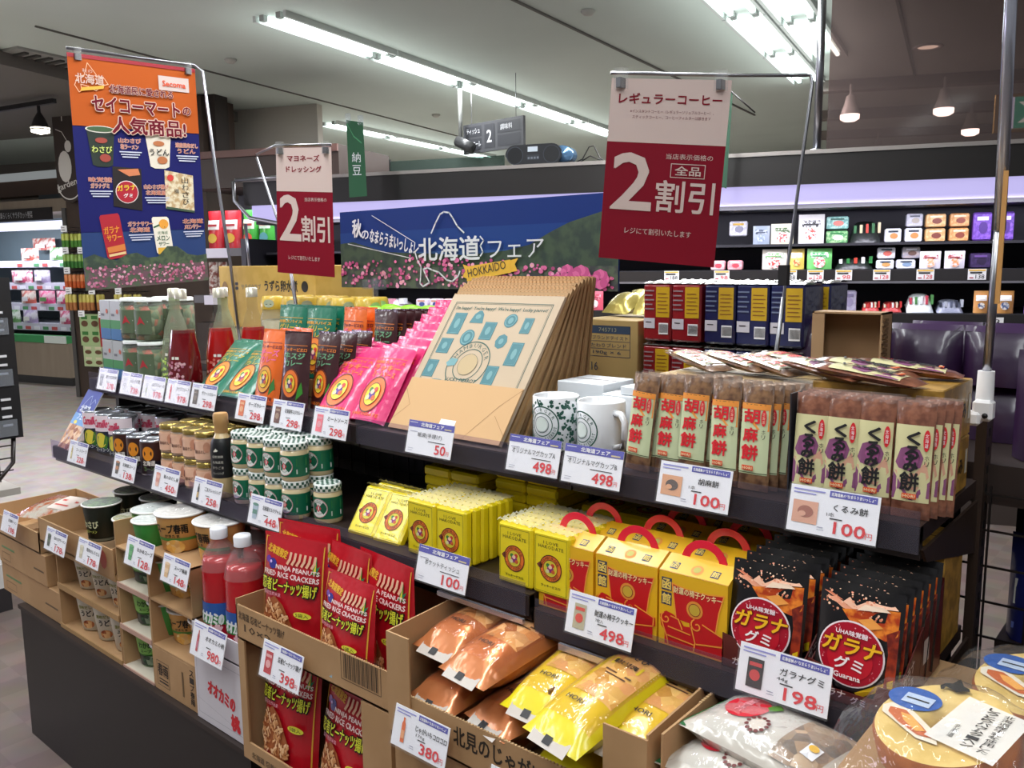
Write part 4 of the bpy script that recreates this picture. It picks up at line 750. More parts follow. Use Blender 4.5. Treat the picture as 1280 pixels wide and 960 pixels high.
m = M(); m.box(-2.56, 1.39, .4, -.3, 1.42, 1.05, P('14100f', .6)); part(m, 'rear_panel', gd)
for z in (.50, .80): m = M(); m.box(-.25, 1.47, z-.02, 1.4, 1.98, z, P('241b18', .4)); part(m, 'rear_shelf', gd)
m = M(); m.box(-2.56, 1.15, .9, -2.54, 1.9, 1.04, SHELF); part(m, 'end_panel', gd)
# tall right pole with clamp
pl = thing('stand_pole', 'tall chrome pole in a white clamp at the right end of the stand', 'pole', (-.262, 1.34, 0))
m = M(); m.tube([(0, 0, 1.19), (.004, 0, 1.50)], .006, CHROME, 10); m.tube([(.004, 0, 1.44), (-.002, 0, 1.8), (-.004, 0, 2.4)], .008, P('b9bcc8', .2, .8), 10); part(m, 'pole', pl)
m = M(); m.box(-.012, -.018, 1.175, .014, .006, 1.205, WHITE, .004); m.box(-.030, -.022, 1.168, .0, .0, 1.188, WHITE, .004); m.lathe([(.012, 1.19), (.011, 1.245)], WHITE, 12); part(m, 'clamp', pl)
m = M(); m.tube([(.006, -.023, 1.184), (.006, -.0215, 1.184)], .004, DARK); part(m, 'screw', pl)
m = M(); m.box(.006, -.009, 1.34, .012, -.006, 1.52, P('b8864a', .6)); part(m, 'tape', pl)
# ================================================================ price tags
def tagcard(x, z, y, style, title, price, lb, wd=.113, ht=.060, thumb=None, lean=14, tz=.03, sub=None, rz=0):
    o = thing('price_tag', lb, 'price tag', (x, y, z), rz, None, -R(lean))
    PU = P('4a49a8', .5); GY = P('8a88a4', .5)
    m = M(); m.box(0, -.0006, -ht, wd, .0006, 0, P('ecebf2', .6, spec=.2)); part(m, 'card', o)
    m = M(eps=.0004).on(plane(0, -.0006, -ht))
    if style == 'A':
        m.rect(0, ht*.8, wd, ht, PU); m.lay(); m.text('北海道フェア', wd*.28, ht*.84, wd*.5, ht*.115, WHITE, .03); m.rect(wd*.03, ht*.93, wd*.2, ht*.945, WHITE); m.rect(wd*.8, ht*.83, wd*.95, ht*.87, P('c8b890'))
        m.text(title, wd*.5-wd*.42*min(1, len(title)/11), ht*.5, wd*.84*min(1, len(title)/11), ht*.16, INK, .01); m.text(price, wd*.93-wd*.115*len(price)-wd*.05, ht*.08, wd*.115*len(price), ht*.27, RED, .03); m.text('円', wd*.9, ht*.09, wd*.055, ht*.12, RED, .01)
        m.rect(wd*.05, ht*.66, wd*.22, ht*.675, GY); m.rect(wd*.06, ht*.14, wd*.18, ht*.15, GY); m.rect(wd*.06, ht*.08, wd*.16, ht*.09, GY); m.rect(wd*.48, ht*.41, wd*.85, ht*.43, INK)
    else:
        m.rect(wd*.45, ht*.84, wd*.97, ht*.975, PU); m.lay(); m.text('北海道秋の“なまらうまいっしょ”' if wd > .1 and tz else '北海道秋の', wd*.47, ht*.87, wd*.48, ht*.075, WHITE, .02, res=1)
        m.rect(wd*.04, ht*.90, wd*.40, ht*.93, P('8f8fd0')); m.rect(wd*.04, ht*.83, wd*.30, ht*.855, P('8f8fd0'))
        m.text(title, wd*.70-wd*.28*min(1, len(title)/6.), ht*.56, wd*.56*min(1, len(title)/6.), ht*.15, INK, .015, res=1)
        if sub: m.text(sub, wd*.44, ht*.43, wd*.035*len(sub)+.002, ht*.09, INK, 0, res=1)
        m.rect(wd*.48, ht*.38, wd*.62, ht*.405, INK); m.text(price, wd*.88-wd*.115*len(price), ht*.09, wd*.115*len(price), ht*.25, RED, .03); m.text('円', wd*.885, ht*.09, wd*.07, ht*.13, RED, .01)
        m.rect(wd*.35, ht*.16, wd*.42, ht*.175, GY); m.rect(wd*.35, ht*.11, wd*.43, ht*.12, GY)
        if thumb:
            k, c1, c2 = thumb; cx, cy = wd*.2, ht*.45
            if k == 'photo': m.rect(wd*.05, ht*.2, wd*.34, ht*.68, P(c1)); m.lay(); m.disc(cx, cy, wd*.09, P(c2), 16, ht*.13); m.lay(); m.disc(cx-.004, cy-.003, wd*.045, P(c1), 12, ht*.06)
            elif k == 'bag': m.rect(cx-wd*.09, ht*.14, cx+wd*.09, ht*.74, P(c1)); m.lay(); m.disc(cx, ht*.4, wd*.06, P(c2), 14); m.rect(cx-wd*.07, ht*.58, cx+wd*.07, ht*.66, P(c2))
            elif k == 'bottle': m.poly([(cx-.004, ht*.15), (cx+.004, ht*.15), (cx+.004, ht*.6), (cx+.0018, ht*.68), (cx+.0018, ht*.76), (cx-.0018, ht*.76), (cx-.0018, ht*.68), (cx-.004, ht*.6)], P(c1)); m.lay(); m.rect(cx-.004, ht*.25, cx+.004, ht*.45, P(c2))
            else: m.poly([(cx-.007, ht*.18), (cx+.007, ht*.18), (cx+.0105, ht*.68), (cx-.0105, ht*.68)], P(c1)); m.lay(); m.disc(cx, ht*.68, .0105, P(c2), 14, .003); m.rect(cx-.008, ht*.35, cx+.008, ht*.5, P(c2))
    part(m, 'printing', o)
    m = M(); m.box(-.0015, -.003, -ht-.002, wd+.0015, -.0024, .0015, film('ffffff', .03, 0)); part(m, 'clear_sleeve', o)
    m = M(); m.tube([(wd*.5, .002, -.02), (wd*.5, .016, -.04)], .002, CLEAR, 6); part(m, 'holder', o)
    return o
TY = 1.064
T = tagcard
T(-2.45, 1.121, TY, 'B', '鮭とば甘辛煮', '278', 'price tag reading 278, leftmost on the top shelf', .113, thumb=('cup', '8a8a92', 'a8a8b0'))
T(-2.310, 1.121, TY, 'B', '山わさび漬', '738', 'price tag reading 738 on the top shelf, second from the left', .113, thumb=('cup', 'd8d8e0', 'c8c8d0'))
T(-2.186, 1.121, TY, 'B', 'ぶどうジュース', '978', 'left price tag reading 978 on the top shelf', .113, thumb=('bottle', 'c8c8d0', 'a8b090'))
T(-2.062, 1.121, TY, 'B', 'ぶどうジュース', '978', 'right price tag reading 978 with a red bottle picture', .113, thumb=('bottle', 'd83a44', 'e88a90'))
T(-1.940, 1.121, TY, 'B', 'グリーンカレー', '298', 'price tag reading 298 under the green curry bags', .113, thumb=('bag', '5a504a', '7a6a5a'))
T(-1.738, 1.114, TY, 'B', 'チーズカレー', '298', 'price tag reading 298 under the orange curry bags', .113, thumb=('bag', 'e0703a', 'e8a878'))
T(-1.598, 1.113, TY, 'B', '北海道牛スジカレー', '298', 'price tag reading 298 under the dark brown curry bags', .113, thumb=('bag', '6a3a30', 'a08068'))
T(-1.449, 1.112, TY, 'B', 'ミートソース', '298', 'price tag reading 298 under the pink sauce bags', .113, thumb=('bag', 'f07080', 'e89aa4'))
T(-1.147, 1.119, TY-.012, 'A', '紙袋(手提げ)', '50', 'price tag reading 50 in front of the kraft paper bags', .116)
T(-.912, 1.119, TY, 'A', 'オリジナルマグカップA', '498', 'price tag reading 498 for mug A, the left of the mug tags', .108)
T(-.796, 1.118, TY, 'A', 'オリジナルマグカップB', '498', 'price tag reading 498 for mug B, the right of the mug tags', .110)
T(-.622, 1.115, TY, 'B', '胡麻餅', '100', 'price tag reading 100 below the sesame cakes', .113, thumb=('photo', 'dba07a', '5a4a46'), sub='1本')
T(-.426, 1.112, TY, 'B', 'くるみ餅', '100', 'price tag reading 100 below the walnut cakes', .113, thumb=('photo', 'd8a088', 'a06050'), sub='1本')
MY = .962
T(-2.435, .932, MY, 'B', 'コーンスープ', '228', 'price tag reading 228 below the blue leaflet', .113, thumb=('bottle', 'c8b070', 'e8dca0'))
T(-2.165, .930, MY, 'B', '北海道コーン', '138', 'price tag reading 138 below the corn soup cans', .118, thumb=('cup', '4a4038', 'b87a4a'))
T(-1.955, .932, MY, 'B', '鮭のほぐし身', '450', 'price tag reading 450 below the pink labelled jars', .118, thumb=('cup', 'e8b4a4', 'd89080'))
T(-1.770, .932, MY, 'B', 'ごまドレッシング', '258', 'price tag reading 258 below the dressing bottle', .116, thumb=('bottle', '3a3a40', 'c8a870'))
T(-1.543, .930, MY, 'B', '北海道ミルクジャム', '448', 'price tag reading 448 below the green labelled jars', .113, thumb=('cup', 'a8b8c8', '5a8a7a'))
T(-1.032, .928, MY, 'A', 'ポケットティッシュ', '100', 'price tag reading 100 below the yellow tissue packs', .118)
T(-.712, .926, MY, 'B', '財運の椅子クッキー', '498', 'price tag reading 498 below the yellow cookie boxes', .114, thumb=('bag', 'b8ae90', 'd8402c'), sub='7枚入')
T(-.443, .925, MY, 'B', 'ガラナグミ', '198', 'price tag reading 198 below the black gummy bags', .116, thumb=('bag', '2a2024', 'c83a3a'), sub='44g')
# ================================================================ top shelf goods
TS = 1.0815
HK2 = HK
def make_kurumi():
    o = thing('mochi_pack', '', 'cake pack', group='walnut cake packs on the top shelf')
    w_, h = .0455, .146
    m = M(); s = pouch(m, w_, h, .015, P('8e5a44', .3, 0, .6, 0, .5, 60, noise='6d4030', nscale=70), .004, False, 8, 12, 0, .35); part(m, 'wrapper', o)
    m = M(eps=.0006).on(s); CR = P('d9d2a0', .35, coat=.4); m.rect(-.0215, .022, .0215, .118, CR, 8, 10); m.lay()
    PU = P('8a5078', .4); m.poly([(-.0195, .07), (-.014, .088), (-.004, .092), (.008, .088), (.013, .078), (.01, .066), (-.002, .06), (-.015, .063)], PU); m.poly([(-.0215, .024), (-.0215, .058), (-.012, .045), (-.002, .03), (.004, .024)], PU); m.poly([(.0215, .028), (.0215, .05), (.008, .036), (.006, .028)], PU); m.poly([(-.02, .06), (.004, .058), (.016, .074), (.02, .055), (.006, .036), (-.008, .04)], P('dba78c', .4)); m.lay()
    m.poly([(-.010, .076), (-.006, .084), (.004, .085), (.008, .079), (.006, .069), (-.006, .068)], P('a2568a', .4)); m.lay()
    for i, (c, x, y, s_) in enumerate((('く', -.007, .094, .016), ('る', -.008, .076, .016), ('み', -.009, .060, .0165), ('餅', -.0125, .036, .023))): m.text(c, x, y, s_*.95, s_, INK, .045 if c != '餅' else .03)
    m.disc(.0155, .1, .0038, P('d8202c'), 14, .0135); m.lay(); m.text('北海道', .0135, .091, .004, .018, WHITE, 0, vert=True, res=1); m.text('ホリ', .0145, .068, .005, .014, INK, .01, vert=True, res=1)
    m.rect(-.009, .026, .008, .0325, P('e0582c')); m.lay(); m.text('HORI', -.0075, .0275, .014, .0038, P('f4dcb0'), .03, res=1); part(m, 'wrapper_print', o)
    m = M(); m.grid(lambda a, b: ((a-.5)*w_, -.001-.004*math.sin(a*9+b*3)*.3, h-.028*b+.003), 8, 3, film('f8e8e0', .12, .9)); part(m, 'film_end', o)
    return o
KU = Proto(make_kurumi)
for i, x in enumerate((-.4195, -.3795, -.3375, -.291)):
    for j in range(4):
        KU('upright walnut cake pack, %s from the left, %s' % (ORD[i], ('in the front row', 'in the second row', 'third from the front', 'at the back')[j]), (x+(.0065*j if i == 3 else .002*j), 1.103+.0115*j + .001*i, TS-.001+.001*((i*3+j) % 3)), R(-1+((i*5+j*3) % 4)), -R(4+j*.6), group='walnut cake packs on the top shelf')
for i, (x, y, rz, z) in enumerate(((-.42, 1.175, 66, 1.241), (-.372, 1.235, 78, 1.243), (-.345, 1.17, 84, 1.241), (-.325, 1.29, 100, 1.256))):
    KU('walnut cake pack lying on the cartons, %s from the left' % ORD[i], (x+.05, y-.02, 1.243), R(rz), -R(84), group='walnut cake packs lying on the cartons')
def carton(name, lb, x0, y0, z0, x1, y1, z1, mat, cat='box', prints=None, seam=True, group=None):
    o = thing(name, lb, cat, ((x0+x1)/2, (y0+y1)/2, z0), 0, group); w2, d2, h = (x1-x0)/2, (y1-y0)/2, z1-z0
    m = M(); m.box(-w2, -d2, 0, w2, d2, h, mat, min(.0015, h*.05)); part(m, 'carton', o)
    if seam: m = M(); m.box(-w2*.98, -.0008, h, w2*.98, .0008, h+.0006, P('5a4530', .8)); part(m, 'lid_seam', o)
    if prints:
        m = M(eps=.0005); prints(m, w2, d2, h); part(m, 'printing', o)
    return o
right = lambda w2, d2: (lambda u, v, l: (w2+l, -d2+u, v))
def goldprint(m, w2, d2, h):
    m.on(right(w2, d2)); m.text('くるみ', d2*.75, h*.35, d2*.85, h*.28, P('2a1c10'), .03); m.rect(d2*1.75, h*.3, d2*1.9, h*.75, P('c8c0b0'))
GOLD = P('b98c3c', .45, 0, .2, noise='8f6a26', nscale=45)
carton('cake_carton', 'golden cake carton at the right end of the top shelf, lower', -.44, 1.158, TS, -.272, 1.31, 1.158, GOLD, prints=goldprint, seam=False)
carton('cake_carton', 'golden cake carton at the right end of the top shelf, upper', -.44, 1.158, 1.159, -.272, 1.31, 1.237, GOLD, prints=goldprint, seam=False)
def make_sesame():
    o = thing('mochi_pack', '', 'cake pack', group='sesame cake packs on the top shelf'); w_, h = .045, .150
    m = M(); s = pouch(m, w_, h, .015, P('8a6648', .3, 0, .6, 0, .5, 60, noise='5e4030', nscale=70), .004, False, 8, 12, 0, .35); part(m, 'wrapper', o)
    m = M(eps=.0006).on(s); m.rect(-.021, .024, .021, .123, P('cdd6ac', .35, coat=.4), 8, 10); m.lay(); m.rect(-.021, .115, .021, .1235, P('e8923c'), 8, 1); m.rect(-.021, .0255, .021, .0265, P('3c4a2c'), 6, 1); m.rect(-.021, .1215, .021, .1222, P('3c4a2c'), 6, 1)
    m.poly([(.0205, .116), (-.012, .116), (-.006, .098), (.004, .088), (.0205, .086)], P('ee9440', .4)); m.lay(); m.text('胡', -.016, .096, .023, .019, RED, .04); m.text('麻', -.0155, .070, .021, .019, RED, .04); m.text('餅', -.017, .044, .024, .021, RED, .04)
    m.disc(.013, .104, .0037, P('d8202c'), 14, .0115); m.lay(); m.text('北海道', .0112, .096, .0037, .016, P('f0c8b0'), 0, vert=True, res=1); m.text('ホリ', .0115, .074, .005, .014, INK, .01, vert=True, res=1)
    m.rect(-.015, .029, .002, .036, P('e0502c')); m.lay(); m.text('HORI', -.0135, .0305, .014, .004, P('f4dcb0'), .03, res=1); part(m, 'wrapper_print', o)
    m = M(); m.grid(lambda a, b: ((a-.5)*w_, -.002-.004*math.sin(a*9+b*3)*.3, h-.026*b+.003), 8, 3, film('f8f0e8', .12, .9)); part(m, 'film_end', o)
    return o
SE = Proto(make_sesame)
for i, (x, y, z, ry, n) in enumerate(((-.690, 1.105, 0, 4, 3), (-.6405, 1.112, -.004, 2, 3), (-.600, 1.110, .004, 2, 4), (-.545, 1.106, 0, -1, 4), (-.4985, 1.104, .0, 0, 5))):
    for j in range(n):
        SE('upright sesame cake pack, %s from the left, %s' % (ORD[i], ('in the front row', 'in the second row', 'third from the front', 'fourth from the front', 'at the back')[j]), (x+.0085*j*(1 if i > 1 else .4), y+.012*j, TS+max(z, 0)), R(2*((i+j) % 3)-2), -R(5+j), R(ry), group='sesame cake packs on the top shelf')
for i, (x, y, rz) in enumerate(((-.64, 1.20, 58), (-.585, 1.235, 66), (-.525, 1.215, 60), (-.50, 1.30, 75))):
    SE('sesame cake pack lying on top of the pile, %s from the left' % ORD[i], (x+.05, y-.01, 1.236), R(rz), -R(84), group='sesame cake packs lying on the pile')
carton('cake_carton', 'brown tray box hidden behind the sesame cakes', -.70, 1.175, TS, -.46, 1.33, 1.225, P('b59a6a', .6))
m = M(); m.box(-.4475, 1.10, TS, -.4455, 1.15, 1.225, P('2a2a30', .5)); o = m.build('shelf_divider'); tag(o, 'thin dark divider between the sesame and walnut cakes', 'divider')
# mugs
def make_mug(lb, dense):
    o = thing('mug', lb, 'mug'); CE = P('eeeff2', .18, coat=.6); GN = P('27584a', .4); r, h = .041, .094
    m = M(); m.lathe([(.0001, .004), (.036, .004), (.038, 0), (r, .004), (r, h-.002), (r-.0015, h), (r-.004, h-.002), (r-.004, .008), (.0001, .006)], CE, 36, cap=False); part(m, 'mug_body', o)
    m = M(); m.tube([(r-.002, 0, h*.82), (r+.017, 0, h*.82), (r+.027, 0, h*.70), (r+.027, 0, h*.42), (r+.018, 0, h*.26), (r-.002, 0, h*.2)], .0055, CE, 10); q = part(m, 'handle', o); q.rotation_euler = (0, 0, R(-22 if not dense else 30))
    sf = cylsurf(r, R(-90 if dense else -108)); m = M(eps=.0004).on(sf); c = h*.5
    if dense:
        rn = random.Random(2)
        for k in range(330):
            u = rn.uniform(-.060, .085); v = rn.uniform(.006, .088)
            if (u+.0)**2+(v-c)**2 < .034**2: continue
            a = rn.uniform(0, 3); q = rn.uniform(.0018, .0042); m.poly([(u+q*math.cos(a+t)*rn.uniform(.6, 1.3), v+q*math.sin(a+t)*rn.uniform(.6, 1.3)) for t in (0, 1.2, 2.2, 3.3, 4.6)], GN, m.L+.04*(k % 31))
    m.ring(0, c, .0300, .0322, GN, 40); m.ring(0, c, .0195, .0210, GN, 32)
    m.arctext('HAMBURGER', 0, c, .0225, .0055, R(205), R(20), GN); m.arctext('LUCKY PIERROT', 0, c, .0285, .0055, R(225), R(355), GN, .02, True)
    m.lay(); m.disc(0, c, .012, P('dfe8e2'), 20); m.ring(0, c, .0135, .0145, GN, 26); part(m, 'mug_print', o); return o
a = make_mug('white mug densely printed in dark green, beside the kraft bags', True); a.location = (-.890, 1.160, TS)
a = make_mug('white mug with a round green emblem and its handle to the right', False); a.location = (-.795, 1.160, TS)
WB = P('d9dde2', .5)
carton('mug_box', 'white mug box behind the left mug, standing nearest the bags', -.945, 1.235, TS, -.842, 1.335, 1.188, WB)
carton('mug_box', 'white mug box behind the right mug', -.836, 1.22, TS, -.731, 1.32, 1.175, WB)
carton('mug_box', 'white mug box on top of the others at the back', -.80, 1.225, 1.176, -.72, 1.325, 1.19, WB)
# kraft bags
def make_bag(front):
    o = thing('paper_bag', '', 'paper bag'); w_, h, t = .292, .322, (.006 if front else .0066)
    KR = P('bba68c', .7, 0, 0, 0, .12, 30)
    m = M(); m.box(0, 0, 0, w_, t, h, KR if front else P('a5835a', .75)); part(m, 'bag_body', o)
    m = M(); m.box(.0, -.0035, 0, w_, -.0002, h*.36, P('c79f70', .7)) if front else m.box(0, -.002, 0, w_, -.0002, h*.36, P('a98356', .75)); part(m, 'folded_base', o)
    m = M(); 
    for k in range(30): m.box(w_*k/30, -.0003, h, w_*(k+.6)/30, t, h+.0018, P('b98f60', .75))
    part(m, 'zigzag_edge', o)
    if front:
        m = M(eps=.0004).on(plane(0, -.0035, 0)); CRS = P('8f6c45', .8)
        m.line([(.2, .0), (.255, .075), (.292, .112)], .0008, CRS); m.line([(.255, .055), (.292, .02)], .0008, CRS); m.line([(.0, .02), (.03, .055), (.0, .09)], .0008, CRS); m.rect(.13, .022, .17, .034, P('eee8e0')); part(m, 'crease', o)
        TE = P('437880', .6); TL_ = P('6b989c', .6); KI = P('35584f', .6)
        m = M(eps=.0004).on(plane(0, 0, 0)); y0 = h*.36
        m.line([(.018, y0), (.018, h-.02), (.274, h-.02), (.274, y0)], .0014, KI); m.line([(.021, y0), (.021, h-.023), (.271, h-.023), (.271, y0)], .0006, KI)
        m.text("I'm happy!  You're happy!  We're happy!  Lucky pierrot!", .026, h-.040, .24, .0105, KI, .02, res=1)
        for (u, v, a, b, k) in ((.048, .250, .034, .052, 0), (.098, .268, .036, .030, 3), (.140, .236, .032, .042, 0), (.187, .262, .032, .032, 1), (.232, .252, .024, .036, 0), (.043, .196, .034, .036, 0), (.094, .218, .036, .038, 1), (.186, .214, .030, .034, 2), (.231, .188, .030, .052, 0), (.034, .142, .03, .040, 0), (.066, .118, .026, .012, 1), (.196, .138, .03, .050, 0)):
            if v-b/2 < y0+.001: b = 2*(v-y0-.001)
            if k == 0: m.rect(u-a/2, v-b/2, u+a/2, v+b/2, TE)
            elif k == 1: m.disc(u, v, a/2, TE, 22, b/2)
            elif k == 2: m.disc(u, v, a/2, TE, 8, b/2)
            else: m.poly([(u-a/2, v-b/2), (u+a/2, v-b/2), (u+a*.35, v+b*.2), (u+a*.1, v+b/2), (u-a*.1, v+b/2), (u-a*.35, v+b*.2)], TE)
            m.lay(); 
            if k == 1: m.ring(u, v, a*.36, a*.42, TL_, 20, sv=b/a); m.disc(u, v, a*.2, TL_, 9, b*.24)
            elif k == 0: m.frame(u-a*.42, v-b*.44, u+a*.42, v+b*.44, .0008, TL_); m.disc(u, v, a*.2, TL_, 9, b*.24)
            else: m.disc(u, v, a*.2, TL_, 9, b*.2)
            m.L -= 1
        cu, cv = .128, .157; m.ring(cu, cv, .051, .0535, KI, 40, -.13, .63) ; m.ring(cu, cv, .034, .036, KI, 32)
        m.arctext('HAMBURGER', cu, cv, .039, .0095, R(165), R(15), KI, .03); m.text('LUCKY PIERROT', cu-.04, y0+.0015, .08, .008, KI, .03); m.lay(); m.disc(cu, cv, .024, P('b9a27c', .7), 24); m.ring(cu, cv, .0235, .0245, KI, 24)
        m.poly([(cu-.058, cv+.0), (cu-.048, cv+.012), (cu-.03, cv+.010), (cu-.032, cv-.004), (cu-.05, cv-.008)], TL_); part(m, 'bag_print', o)
    return o
b0 = make_bag(True); b0.location = (-1.262, 1.10, TS+.001); b0.rotation_euler = (-R(37), 0, 0); b0['label'] = 'front kraft paper bag, printed with teal stamps, leaning back'; b0['group'] = 'kraft paper bags in the stack'
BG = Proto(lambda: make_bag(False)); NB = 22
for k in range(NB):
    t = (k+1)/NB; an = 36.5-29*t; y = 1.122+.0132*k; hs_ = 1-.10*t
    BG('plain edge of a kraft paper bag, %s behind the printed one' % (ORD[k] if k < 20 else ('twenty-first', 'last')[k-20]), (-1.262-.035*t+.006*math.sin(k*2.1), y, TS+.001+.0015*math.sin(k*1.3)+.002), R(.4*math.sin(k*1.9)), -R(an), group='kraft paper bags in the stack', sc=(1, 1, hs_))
# ================================================================ pouches of curry and sauce
def emblem(m, u, v, r, out='e8862c', mid='e8c83a', ink='3a2a6a', txt=None, sv=1, tc='5a2020'):
    m.disc(u, v, r, P(out, .4), 26, r*sv); m.lay(); m.ring(u, v, r*.93, r, P(tc, .4), 26, sv=sv); m.disc(u, v, r*.62, P(mid, .4), 22, r*.62*sv); m.lay(); m.ring(u, v, r*.60, r*.64, P(tc, .4), 22, sv=sv)
    if txt: m.arctext(txt[0], u, v, r*.68, r*.2, R(160), R(20), P(tc, .4), .03, sv=sv); m.arctext(txt[1], u, v, r*.88, r*.2, R(205), R(335), P(tc, .4), .03, True, sv=sv)
    for q, (a, b, c_) in enumerate(((0, -.05, ink), (-.22, .22, '3a7a3a'), (.2, .25, 'c83a2c'), (.25, -.2, 'c85a2c'), (-.25, -.22, 'd8d0a0'), (0, .12, 'e8c8b0'))): m.disc(u+r*a, v+r*b*sv, r*(.30 if q == 0 else .17), P(c_, .4), 9, r*(.26 if q == 0 else .15)*sv, l=m.L+.2*q)
    m.L -= 2
def curry(name_, w_, h, body, c1, c2, label_, words, leaf=None, em=('e8862c', 'e8c83a', '7a2a6a')):
    def fn():
        o = thing(name_, '', 'food pouch'); m = M(); s = pouch(m, w_, h, .03, foil(body, .7, 30), .010, True, 8, 12, 0, .4); part(m, 'pouch', o)
        m = M(eps=.0007).on(s); a = P(c1, .4); b = P(c2, .4)
        m.text(words[0], -w_*.42, h*.74, w_*.84, h*.045, a, .04, res=1); m.rect(-w_*.42, h*.815, w_*.42, h*.822, a, 6, 1)
        m.text(words[1], -w_*.36, h*.64, w_*.74, h*.085, b, .04, res=1); m.text(words[2], -w_*.30, h*.555, w_*.62, h*.075, b, .04, res=1)
        emblem(m, -w_*.02, h*.33, w_*.30, *em, sv=1.25 if h/w_ > 1.5 else 1.1)
        if leaf: m.poly([(w_*.22, h*.12), (w_*.42, h*.22), (w_*.36, h*.36), (w_*.26, h*.26)], P(leaf, .4))
        m.text('HAKODATE', -w_*.36, h*.06, w_*.72, h*.04, a, .04, res=1); part(m, 'pouch_print', o)
        m = M(); m.grid(lambda p, q: (s((p-.5)*w_, h*(.955+.045*q), .0006)), 8, 1, P(body, .25, 0, .8, 0, .3, 80)); part(m, 'sealed_edge', o); return o
    return Proto(fn)
GRN = curry('curry_pouch', .115, .178, '0d6b52', 'd8a02c', 'c8b030', '', ('特製スパイス', 'グリーン', 'カレー'))
ORG = curry('curry_pouch', .088, .178, 'e0651c', '5a1a3a', 'e86a9a', '', ('ラッキーピエロ', 'チーズ', 'カレー'), '3a7a3a', ('e8a03c', 'f0c83a', '6a3a7a'))
BRN = curry('curry_pouch', .088, .176, '3c1a1e', 'd87a2c', '6aa07a', '', ('ラッキーピエロ', '牛スジ', 'カレー'), '3a8a2c', ('e8762c', 'e8c83a', '5a3a7a'))
PNK = curry('sauce_pouch', .112, .178, 'd8176a', 'f0702c', 'f0782c', '', ('特製スパイス', 'ラッキー', 'ミートソース'), None, ('f0702c', 'f0d03a', '5a3a9a'))
TS = 1.0825
carton('carton', 'brown carton behind the curry pouches, raising the back row', -1.98, 1.245, TS, -1.40, 1.345, 1.127, KRAFT2)
def rows(proto, base, grp, spec):
    for lb, x, y, z, rz, lean in spec: proto(base % lb, (x, y, z), R(rz), -R(lean), group=grp)
rows(GRN, 'green curry pouch, %s', 'green curry pouches', [('front left, leaning far back', -1.945, 1.105, TS, 2, 44), ('front right, leaning far back', -1.826, 1.10, TS, 1, 44), ('front left, second behind', -1.943, 1.125, TS, 2, 43), ('front right, second behind', -1.824, 1.12, TS, 1, 43),
  ('back row left, upright', -1.825, 1.262, 1.128, 0, 8), ('back row right, upright', -1.708, 1.262, 1.128, 0, 8), ('back row left, one behind', -1.822, 1.285, 1.128, 0, 7), ('back row right, one behind', -1.705, 1.285, 1.128, 0, 7)])
rows(ORG, 'orange curry pouch, %s', 'orange curry pouches', [('front one', -1.703, 1.112, TS, 2, 12), ('second in the front column', -1.690, 1.142, TS, -3, 12), ('third in the front column', -1.676, 1.17, TS, -6, 11), ('upright in the back row', -1.568, 1.258, 1.128, -3, 6), ('second in the back row', -1.560, 1.284, 1.128, -3, 5)])
rows(BRN, 'dark brown curry pouch, %s', 'dark brown curry pouches', [('front left, beside the orange one', -1.596, 1.112, TS, 6, 8), ('front right, beside the pink ones', -1.535, 1.146, TS, -4, 9), ('third in the front columns', -1.516, 1.178, TS, -8, 9), ('fourth in the front columns', -1.500, 1.21, TS, -8, 8)]
  + [('%s in the tall back row' % ORD[i], -1.452+.0165*i, 1.262+.002*(i % 2), 1.128, -6, 5) if False else ('%s in the tall back row' % ORD[i], -1.455+.014*i, 1.258+.0135*i, 1.104+.024*(i < 6), -6, 4) for i in range(9)])
rows(PNK, 'pink meat sauce pouch, %s', 'pink meat sauce pouches', [('front left, leaning far back', -1.452, 1.108, TS, 3, 38), ('front right, beside the paper bags', -1.336, 1.104, TS, -2, 33)]
  + [('left column, %s from the front' % ORD[i+1], -1.449+.004*i, 1.130+.021*i, TS+.004*i, 3, 37-1.5*i) for i in range(5)] + [('right column, %s from the front' % ORD[i+1], -1.330+.003*i, 1.126+.024*i, TS+.013*i, -2, 32-1.5*i) for i in range(7)])
# ================================================================ bottles and jars, left end of the top shelf
def make_winebottle(liq, lab_, lc):
    def fn():
        o = thing('juice_bottle', '', 'bottle'); h = .262
        outer = [(.030, 0), (.041, .006), (.043, .03), (.040, .09), (.030, .15), (.0285, .158), (.017, .195), (.0135, .205), (.0135, .24)]
        inner = outer[:6] if liq else outer
        m = M(); m.lathe(inner, P(liq, .12, 0, .7) if liq else film('d8e0c8', .22, 0), 22); 
        part(m, 'liquid' if liq else 'glass', o)
        m = M(); m.lathe([(r+.0010, z) for r, z in outer[4:]], film('f4f4f0', .03, 0), 22, cap=False); part(m, 'glass_neck', o)
        m = M(); m.lathe([(.0155, .238), (.0155, .262), (.012, .264)], P('cfc9b8', .3, .5), 16); part(m, 'screw_cap', o)
        sf = cylsurf(lambda v: .0437-.0016*max(0, (v-.03)/.03), R(-65)); m = M(eps=.0005).on(sf); rn = random.Random(4)
        for k in range(46):
            v = rn.uniform(.012, .078); u = rn.gauss(0, .016); m.disc(u, v, .0038, P(lc if k % 2 else lab_, .5), 9)
        m.rect(-.008, .083, .012, .09, P('e8e4dc')); part(m, 'grape_label', o); return o
    return Proto(fn)
WR = make_winebottle('6a0d14', 'd8a8b0', 'b06a80'); WC = make_winebottle(None, '9ac04a', 'c0d870')
WP = make_winebottle('a81a18', 'e8b0a8', 'd87060')
WC('clear grape juice bottle with a light green label, left of the red ones', (-2.20, 1.165, TS))
WC('clear bottle behind the red juice bottles', (-2.14, 1.275, TS), R(60)); 
